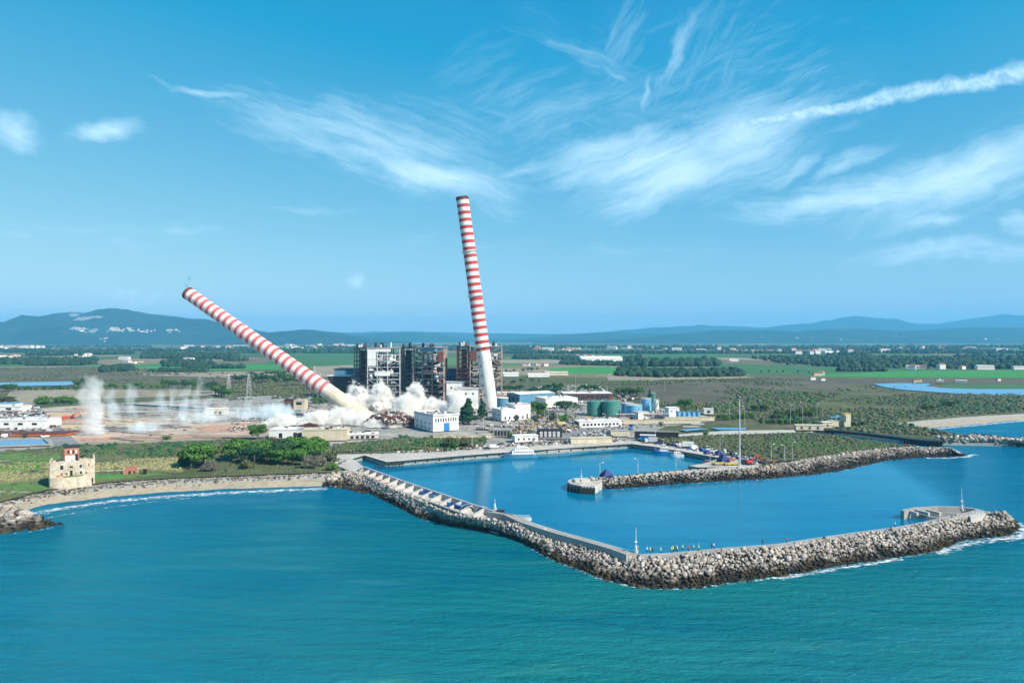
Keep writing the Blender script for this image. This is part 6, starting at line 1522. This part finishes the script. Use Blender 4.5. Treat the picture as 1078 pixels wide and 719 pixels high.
# ------------------------------------------------------------------ far houses
M['farwhite'] = simple('far_white_wall', (0.80, 0.77, 0.72), var=.05, rand=.25); M['farcream'] = simple('far_cream_wall', (0.72, 0.60, 0.45), var=.05, rand=.3); M['rooftile'] = simple('terracotta_roof', (0.38, 0.16, 0.09), var=.1, rand=.4)  # own white, cream and tile colours, varied at random per house
hp = []
for k, (w, d, h, wm) in enumerate(((12, 9, 6, 'farwhite'), (18, 10, 5, 'farcream'), (10, 10, 8, 'farwhite'), (26, 12, 6, 'farwhite'))):
    e = empty('farmhouse', (0, 0, -500)); MB().box((0, 0, -1), (w, d, h + 1)).build('wall', M[wm], e)
    vs = [(-w / 2 - .4, -d / 2 - .4, h), (w / 2 + .4, -d / 2 - .4, h), (w / 2 + .4, d / 2 + .4, h), (-w / 2 - .4, d / 2 + .4, h), (-w / 2, 0, h + 2), (w / 2, 0, h + 2)]
    MB().add(vs, [(0, 1, 5, 4), (2, 3, 4, 5), (3, 0, 4), (1, 2, 5), (3, 2, 1, 0)]).build('roof', M['rooftile' if k != 3 else 'lgrey'], e); hp.append(e)
hused = [False] * 4
def far_house(px, py, s, label, group, z=2.0, y=None):
    k = rng.randrange(4); o = hp[k] if not hused[k] else copy_tree(hp[k]); hused[k] = True
    o.location = P(px, py, z) if y is None else D(px, y, z); o.scale = (s, s, s); o.rotation_euler = (0, 0, rng.uniform(-.6, .6)); tag(o, label, 'house', group)
def hamlet(x0, x1, y0, y1, n, s0, s1, label, group):
    for k in range(n): far_house(rng.uniform(x0, x1), rng.uniform(y0, y1), rng.uniform(s0, s1), label, group)
hamlet(0, 45, 365.6, 367.4, 26, 1.2, 2.6, 'white house in the far town below the big hill', 'far town below the hill')
hamlet(190, 330, 365.8, 368, 26, 1.2, 2.4, 'house in the far village line behind the fallen chimney', 'far village behind the chimney')
hamlet(0, 20, 376, 379, 7, .9, 1.6, 'white farm building at the near end of the plain', 'farms on the plain by the hill')
hamlet(75, 95, 374, 378, 5, .8, 1.4, 'farmhouse in the fields above the dust column', 'farms above the dust column')
hamlet(130, 205, 376, 383, 15, .6, 1.3, 'farmhouse among trees above the thin dust jets', 'farms above the dust jets')
hamlet(20, 130, 368, 374, 12, .8, 1.6, 'scattered house on the plain below the hill', 'scattered houses below the hill')
hamlet(300, 372, 362.6, 366, 12, 1.5, 3, 'distant house left of the boiler frames', 'distant houses left of the boilers')
hamlet(430, 470, 366, 369, 8, 1.2, 2.2, 'distant house seen over the boiler frames', 'distant houses over the boilers')
hamlet(545, 610, 364.5, 371, 26, 1.0, 2.2, 'house in the far village right of the upright chimney', 'far village right of the chimney')
hamlet(596, 630, 375, 381, 9, .9, 1.6, 'farm building beside the big white warehouse', 'farms by the white warehouse')
hamlet(530, 580, 383, 386, 6, .6, 1.0, 'tan house behind the bright green field', 'houses behind the green field')
hamlet(640, 780, 365, 372, 18, 1.0, 2.4, 'distant house beyond the dark wood', 'distant houses beyond the wood')
hamlet(752, 775, 380, 383, 4, .7, 1.1, 'house at the end of the dark wood', 'houses at the end of the wood')
hamlet(800, 900, 370, 374, 14, 1.0, 2.4, 'long distant building in front of the blue woods', 'distant buildings before the woods')
hamlet(900, 1100, 366, 372, 18, 1.0, 2.2, 'distant house in the blue woods', 'distant houses in the woods')
hamlet(940, 1078, 387.6, 389.4, 9, .7, 1.3, 'white farm at the edge of the bright green field', 'farms by the bright green field')
hamlet(855, 900, 394, 401, 6, .45, .8, 'white hut on the brown marsh', 'huts on the marsh')
hamlet(960, 1060, 400.6, 403.4, 6, .35, .6, 'white shed beside the far lagoon', 'sheds by the far lagoon')
far_house(672, 384.3, .9, 'single red-walled farmhouse in front of the dark wood', None)
# hillside villages
dg_ = bpy.context.evaluated_depsgraph_get(); bpy.context.view_layer.update()
def on_hill(px, py, s, label, group):
    d_ = Vector(((px - CX) / F, 1, -(py - HY) / F)).normalized()
    for h_ in [o for o in COL.objects if o.name.startswith('hills')]:
        ok, loc, nn, ix = h_.ray_cast(Vector((0, 0, HCAM)), d_)
        if ok and (best[0] is None or loc.y < best[0].y): best[0] = loc
    if best[0] is not None: far_house(px, py, s, label, group, z=best[0].z, y=best[0].y)
for (x0, x1, y0, y1, n, lb, gr) in ((112, 142, 345.5, 349.5, 34, 'white house in the village on the big hill', 'hill village'), (143, 165, 347, 350, 8, 'white house on the outskirts of the hill village', 'outskirts of the hill village'), (72, 102, 345.5, 350, 12, 'white house below the quarry', 'houses below the quarry'), (176, 190, 347, 351, 7, 'white house on the lower end of the big hill', 'houses low on the hill'), (100, 112, 356, 360, 4, 'white house near the foot of the big hill', 'houses at the foot of the hill'), (780, 1078, 354, 358, 10, 'house on the low blue ridge to the right', 'houses on the blue ridge')):
    for k in range(n):
        best = [None]; on_hill(rng.uniform(x0, x1), rng.uniform(y0, y1), rng.uniform(.9, 1.9), lb, gr)
for e, u in zip(hp, hused):
    if not u:
        for c in list(e.children): bpy.data.objects.remove(c)
        bpy.data.objects.remove(e)

# ------------------------------------------------------------------ debris, scrap and rubble
def debris(name, poly, n, s0, s1, mats, z=3.0, flatness=.5, hfun=None, seed=0):
    q = in_poly(poly, n); mb = MB(); rr = random.Random(seed)
    pw = [P(a, b, z)[:2] for a, b in poly]
    sd = poly_sd(q[:, 0], q[:, 1], pw)
    for p, d_ in zip(q, sd):
        s_ = rr.uniform(s0, s1); h = (hfun(d_) if hfun else 0) * rr.uniform(.6, 1)
        tl = Matrix.Rotation(rr.uniform(-.6, .6), 3, 'X') @ Matrix.Rotation(rr.uniform(-.6, .6), 3, 'Y') if hfun else None
        mb.box((p[0], p[1], z + h - (s_ * .2 if hfun else 0)), (s_ * rr.uniform(.4, 2.2), s_ * rr.uniform(.3, 1.2), s_ * rr.uniform(.2, flatness)), rz=rr.uniform(0, 3.1), mi=rr.randrange(len(mats)), tilt=tl)
    return tag(mb.build(name, [M[m] for m in mats]), kind='stuff')
debris('rubble_heap', [(376, 449), (392, 443), (420, 441), (440, 444), (446, 449.5), (410, 452.5)], 2600, .8, 2.4, ['rust', 'rust', 'dark', 'grey', 'rustred', 'steel', 'lgrey'], z=3, flatness=.7, hfun=lambda d: min(7.5, max(0, d) * .75), seed=1)
debris('scrap_heap', [(514, 455), (545, 447), (600, 445), (618, 449), (600, 457), (540, 460)], 1700, .5, 2.0, ['dark', 'steel', 'grey', 'rust', 'wood', 'grey', 'tan', 'dark', 'ochre'], hfun=lambda d: min(2.2, max(0, d) * .4), seed=2)
debris('scrap_heap', [(600, 459), (640, 453), (662, 455), (650, 462), (610, 463)], 500, .4, 1.5, ['dark', 'steel', 'lgrey', 'rust'], hfun=lambda d: min(1.6, max(0, d) * .3), seed=3)
debris('scrap_on_roof', [(319, 463.5), (333, 462.8), (334, 461), (320, 461.4)], 240, .4, 1.4, ['rust', 'rustred', 'dark'], z=9.7, hfun=lambda d: min(1.4, max(0, d) * .5), seed=4) if False else None
tr_ = empty('scrap_pile', D(326, P(0, 461.5, 2.9)[1] + 5.5, 9.9)); tag(tr_, 'rusty tangle of scrap piled on the long cream building', 'scrap pile'); mb = MB(); rr = random.Random(5)
for k in range(260):
    a, q = rr.uniform(0, 6.3), rr.random() ** .6
    mb.box((q * 7 * math.cos(a), q * 3.2 * math.sin(a), (1 - q) * 2.0), (rr.uniform(.4, 2.4), rr.uniform(.2, .9), rr.uniform(.2, .8)), rz=rr.uniform(0, 3), tilt=Matrix.Rotation(rr.uniform(-.7, .7), 3, 'X'), mi=rr.randrange(3))
mb.build('scrap', [M['rust'], M['rustred'], M['dark']], tr_)
debris('yard_debris', [(44, 431), (90, 426), (230, 424), (330, 428), (345, 452), (300, 456), (230, 460), (76, 466), (56, 448)], 420, .3, 1.5, ['grey', 'lgrey', 'dark', 'rust', 'tan', 'lgrey'], flatness=.4, seed=6)
debris('yard_debris', [(250, 432), (372, 424), (372, 456), (240, 456)], 520, .4, 1.9, ['grey', 'lgrey', 'dark', 'dark', 'white'], flatness=.6, seed=7)
debris('yard_debris', [(500, 430), (640, 424), (740, 440), (690, 452), (560, 458), (500, 462)], 900, .4, 1.8, ['grey', 'lgrey', 'dark', 'rust', 'wood', 'white', 'dark'], flatness=.8, seed=8)
debris('yard_debris', [(470, 417), (640, 412), (700, 424), (640, 430), (500, 432)], 700, .6, 2.6, ['grey', 'lgrey', 'dark', 'white', 'rust'], flatness=.8, seed=9)
debris('yard_debris', [(-20, 436), (40, 430), (60, 445), (52, 462), (-20, 462)], 420, .5, 2.4, ['grey', 'lgrey', 'dark', 'rust', 'white', 'white'], flatness=.8, seed=10)
debris('quay_debris', [(380, 480), (470, 477), (508, 473.5), (600, 469), (664, 465.5), (664, 463), (560, 466), (470, 475)], 420, .3, 1.3, ['grey', 'dark', 'wood', 'rust', 'white'], flatness=.9, seed=11)
debris('quay_debris', [(690, 466.5), (765, 477), (800, 486), (815, 488), (800, 491.5), (765, 484), (716, 473)], 320, .3, 1.3, ['grey', 'dark', 'blue', 'rust', 'white', 'navy'], flatness=.9, seed=12)
debris('landing_debris', [(560, 408), (640, 404), (640, 412), (560, 418)], 260, .8, 2.6, ['white', 'lgrey', 'dark'], z=2.1, flatness=.8, seed=13)
# long low foundations, kerbs and dark drains that stripe the cleared ground
mb = MB(); rr = random.Random(21)
for k in range(120):
    a = rr.uniform(56, 345); b = rr.uniform(424, 461)
    if a < 60 and b > 440: continue
    L = rr.uniform(8, 60); s_ = rr.choice((0, 0, -.12, .15, .02)); A = Vector(P(a, b, 2.95)); B = Vector(P(a + L, b + s_ * L * .6, 2.95))
    mb.beam(A, B, rr.uniform(.4, 1.5), rr.uniform(.15, .4), mi=rr.randrange(4))
for k in range(70):
    a = rr.uniform(500, 735); b = rr.uniform(430, 460); L = rr.uniform(4, 20); A = Vector(P(a, b, 2.95)); B = Vector(P(a + L, b + rr.uniform(-.6, .6), 2.95))
    if b > 448 + (735 - a) * .06: continue
    mb.beam(A, B, rr.uniform(.4, 1.8), rr.uniform(.3, .9), mi=rr.randrange(4))
tag(mb.build('foundation_remains', [M['lgrey'], M['dark'], M['tan'], M['grey']]), kind='stuff')

# ------------------------------------------------------------------ dust and smoke
def dust_mat(name, blobs, dens_, color, ns, lo, hi, aniso=-.25, step=.25, warp=8.0):
    m_ = bpy.data.materials.new(name); m_.use_nodes = True; t = m_.node_tree; t.nodes.clear(); N = NT(t)
    co = N.n('ShaderNodeTexCoord').outputs['Object']
    tot = None
    wv = N.v('SCALE', N.v('SUBTRACT', N.noise(co, .065, 3, .6, out=1), (.5, .5, .5)).outputs[0]); wv.inputs['Scale'].default_value = warp * 2
    cw = N.v('ADD', co, wv.outputs[0]).outputs[0]
    for (x, y, z, rx, ry, rz, s_) in blobs:
        q = N.vmap(cw, loc=(x, y, z), scale=(rx, ry, rz), typ='TEXTURE'); v_ = N.m('MULTIPLY', N.rng(N.v('LENGTH', q).outputs['Value'], 1.0, 0.0, smooth=True), s_)
        tot = v_ if tot is None else N.m('MAXIMUM', tot, v_)
    n1 = N.noise(N.vmap(co, scale=ns), 1.0, 6, .66, .5)
    e_ = N.m('ADD', tot, N.m('MULTIPLY', N.m('SUBTRACT', n1, .5), 1.9))
    e_ = N.m('MULTIPLY', N.rng(e_, lo, hi), N.rng(tot, 0.0, .12))
    pv = N.n('ShaderNodeVolumePrincipled', ins={'Color': (*color, 1), 'Density': N.m('MULTIPLY', e_, dens_), 'Anisotropy': aniso})
    N.n('ShaderNodeOutputMaterial', ins={1: pv})
    try: m_.cycles.volume_step_rate = step; m_.cycles.volume_sampling = 'MULTIPLE_IMPORTANCE'
    except Exception: pass
    return m_
def px3(px, py_base, hpx_, wpx, z0=3, dy=0, dep=None, s=1.0, up=0):
    """blob whose outline spans wpx wide and hpx_ high above the ground point"""
    p = P(px, py_base, z0); y = p[1] + dy; r_ = wpx * y / F
    return (D(px, y)[0], y, z0 + up * y / F, r_, dep or r_, hpx_ * y / F, s)
# tall dust column and thin jets over the cleared ground
b1 = [px3(98, 457, 20, 18, s=1.0, up=6), px3(98, 457, 24, 16, s=1.0, up=22), px3(97, 457, 24, 16, s=1.0, up=38), px3(99, 457, 20, 12, s=.9, up=50)]
b2 = [px3(118, 455, 26, 13, s=.55, up=24), px3(137, 452, 32, 8, s=.7, up=26), px3(150, 454, 12, 40, s=.36, up=4), px3(170, 450, 24, 9, s=.6, up=22), px3(182, 452, 34, 7, s=.75, up=26), px3(196, 450, 28, 8, s=.65, up=24), px3(208, 450, 30, 8, s=.7, up=28), px3(218, 446, 24, 10, s=.6, up=20), px3(215, 444, 12, 50, s=.34, up=4), px3(258, 440, 13, 36, s=.46, up=6), px3(290, 441, 16, 32, s=.75, up=6)]
def dust_box(name, b, m):
    lo = [min(q[k] - q[3 + k] for q in b) for k in range(3)]; hi = [max(q[k] + q[3 + k] for q in b) for k in range(3)]; lo[2] = 3.05
    return tag(MB().box(((lo[0] + hi[0]) / 2, (lo[1] + hi[1]) / 2, lo[2]), (hi[0] - lo[0], hi[1] - lo[1], hi[2] - lo[2])).build(name, m), kind='stuff')
dust_box('dust_column', b1, dust_mat('white_dust', b1, .11, (.98, .99, 1.0), (.15, .15, .07), .16, .85, warp=11))
dust_box('dust_jets', b2, dust_mat('thin_dust', b2, .13, (.84, .95, 1.0), (.16, .14, .07), .12, .8, warp=9))
# the billowing cloud where the chimney strikes the ground
b3 = [px3(300, 447, 16, 30, dy=0, dep=18, s=.85), px3(404, 449, 13, 40, dy=0, dep=16, s=.95), px3(385, 447, 17, 26, dy=2, dep=20, s=1.15), px3(428, 446, 36, 26, dy=50, dep=24, s=1.3), px3(438, 441, 44, 18, dy=55, dep=24, s=1.2), px3(360, 447, 24, 26, dy=10, dep=22, s=1.15), px3(332, 446, 23, 32, dy=0, dep=20, s=1.1), px3(458, 440, 26, 26, dy=40, dep=20, s=1.15), px3(482, 441, 34, 22, dy=30, dep=20, s=1.2), px3(375, 440, 38, 24, dy=70, dep=24, s=1.15), px3(400, 440, 42, 24, dy=75, dep=24, s=1.15)]
dust_box('dust_cloud', b3, dust_mat('billowing_dust', b3, .55, (.995, .975, .93), (.12, .12, .13), .34, .60, step=.25))
b4 = [(D(197, 602)[0] - 1, 602, ZH(300, 602), 2.6, 3, 6, 1.0), (D(199, 602)[0], 602, ZH(293, 602), 2.4, 3, 7, .9), (D(203, 602)[0], 602, ZH(286, 602), 3.2, 3, 7, .7)]
dust_mat_s = dust_mat('grey_smoke', b4, .14, (.18, .26, .34), (.25, .25, .2), .25, .8, warp=2.0)
lo = (D(190, 602)[0], 596, ZH(303, 602)); tag(MB().box((lo[0] + 9, 602, lo[2]), (20, 10, 26)).build('smoke_wisp', dust_mat_s), kind='stuff')
# dense lumps at the heart of the cloud, thick enough to hide what is behind
def ico_n(sub):
    bm_v, bm_f = IV.copy(), IF.copy()
    for _ in range(sub):
        mid = {}; vs = list(bm_v); fs = []
        def mp(a, b):
            k = (min(a, b), max(a, b))
            if k not in mid: v_ = (vs[a] + vs[b]) / 2; vs.append(v_ / np.linalg.norm(v_)); mid[k] = len(vs) - 1
            return mid[k]
        for a, b, c in bm_f: x, y, z = mp(a, b), mp(b, c), mp(c, a); fs += [(a, x, z), (x, b, y), (z, y, c), (x, y, z)]
        bm_v, bm_f = np.array(vs), np.array(fs)
    return bm_v, bm_f
SV, SF = ico_n(4)
m_, N, bs, out = mat('dense_dust', 1.0, 0.0)
geo = N.n('ShaderNodeNewGeometry').outputs['Position']
N.set(bs, 'Base Color', N.mix(N.rng(N.noise(geo, .04, 4, .6), .35, .65), (.60, .60, .60), (.70, .64, .54)))
N.set(bs, 'Subsurface Weight', .6); N.set(bs, 'Subsurface Radius', (1.5, 1.5, 1.5)); N.set(bs, 'Subsurface Scale', 1.0)
b_ = N.n('ShaderNodeBump', ins={'Strength': .5, 'Distance': .9, 'Height': N.noise(geo, .45, 6, .65)}); N.set(bs, 'Normal', b_.outputs[0]); M['dust'] = m_
Vs, Fs, off = [], [], 0; rr = random.Random(31)
for (px, pyb, dy, hp_, wp, n, rad_) in ((386, 447, 4, 9, 14, 14, (2, 4)), (426, 445, 50, 22, 15, 26, (2, 5)), (438, 441, 52, 27, 8, 12, (2, 4.5)), (365, 446, 10, 10, 16, 16, (2, 4)), (456, 440, 40, 9, 14, 12, (2, 4)), (480, 440, 30, 16, 10, 16, (2, 4.5)), (380, 440, 68, 22, 10, 12, (2, 4.5)), (402, 440, 70, 25, 12, 14, (2, 5))):
    for k in range(n):
        a = rr.uniform(0, 6.28); q = rr.random() ** .5; t = rr.random() ** .8
        y0_ = P(px, pyb, 3)[1] + dy; sc = y0_ / F; wq = wp * sc * (1 - t * .6) * q
        c = np.array([D(px, y0_)[0] + wq * math.cos(a), y0_ + wq * math.sin(a) * .9, 3 + t * (hp_ * sc - 2)]); r_ = rr.uniform(*rad_) * (1 - .25 * t)
        dsp = np.array([1 + .30 * mn.fractal(Vector(v_ * 1.3 + c * .11), 1.0, 2.0, 2) + .10 * mn.fractal(Vector(v_ * r_ * .35 + c * .2), .9, 2.0, 4) for v_ in SV])
        Vs.append(SV * dsp[:, None] * r_ + c); Fs.append(SF + off); off += len(SV)
tag(np_mesh('dense_dust', np.concatenate(Vs), np.concatenate(Fs), M['dust'], smooth=True), kind='stuff')
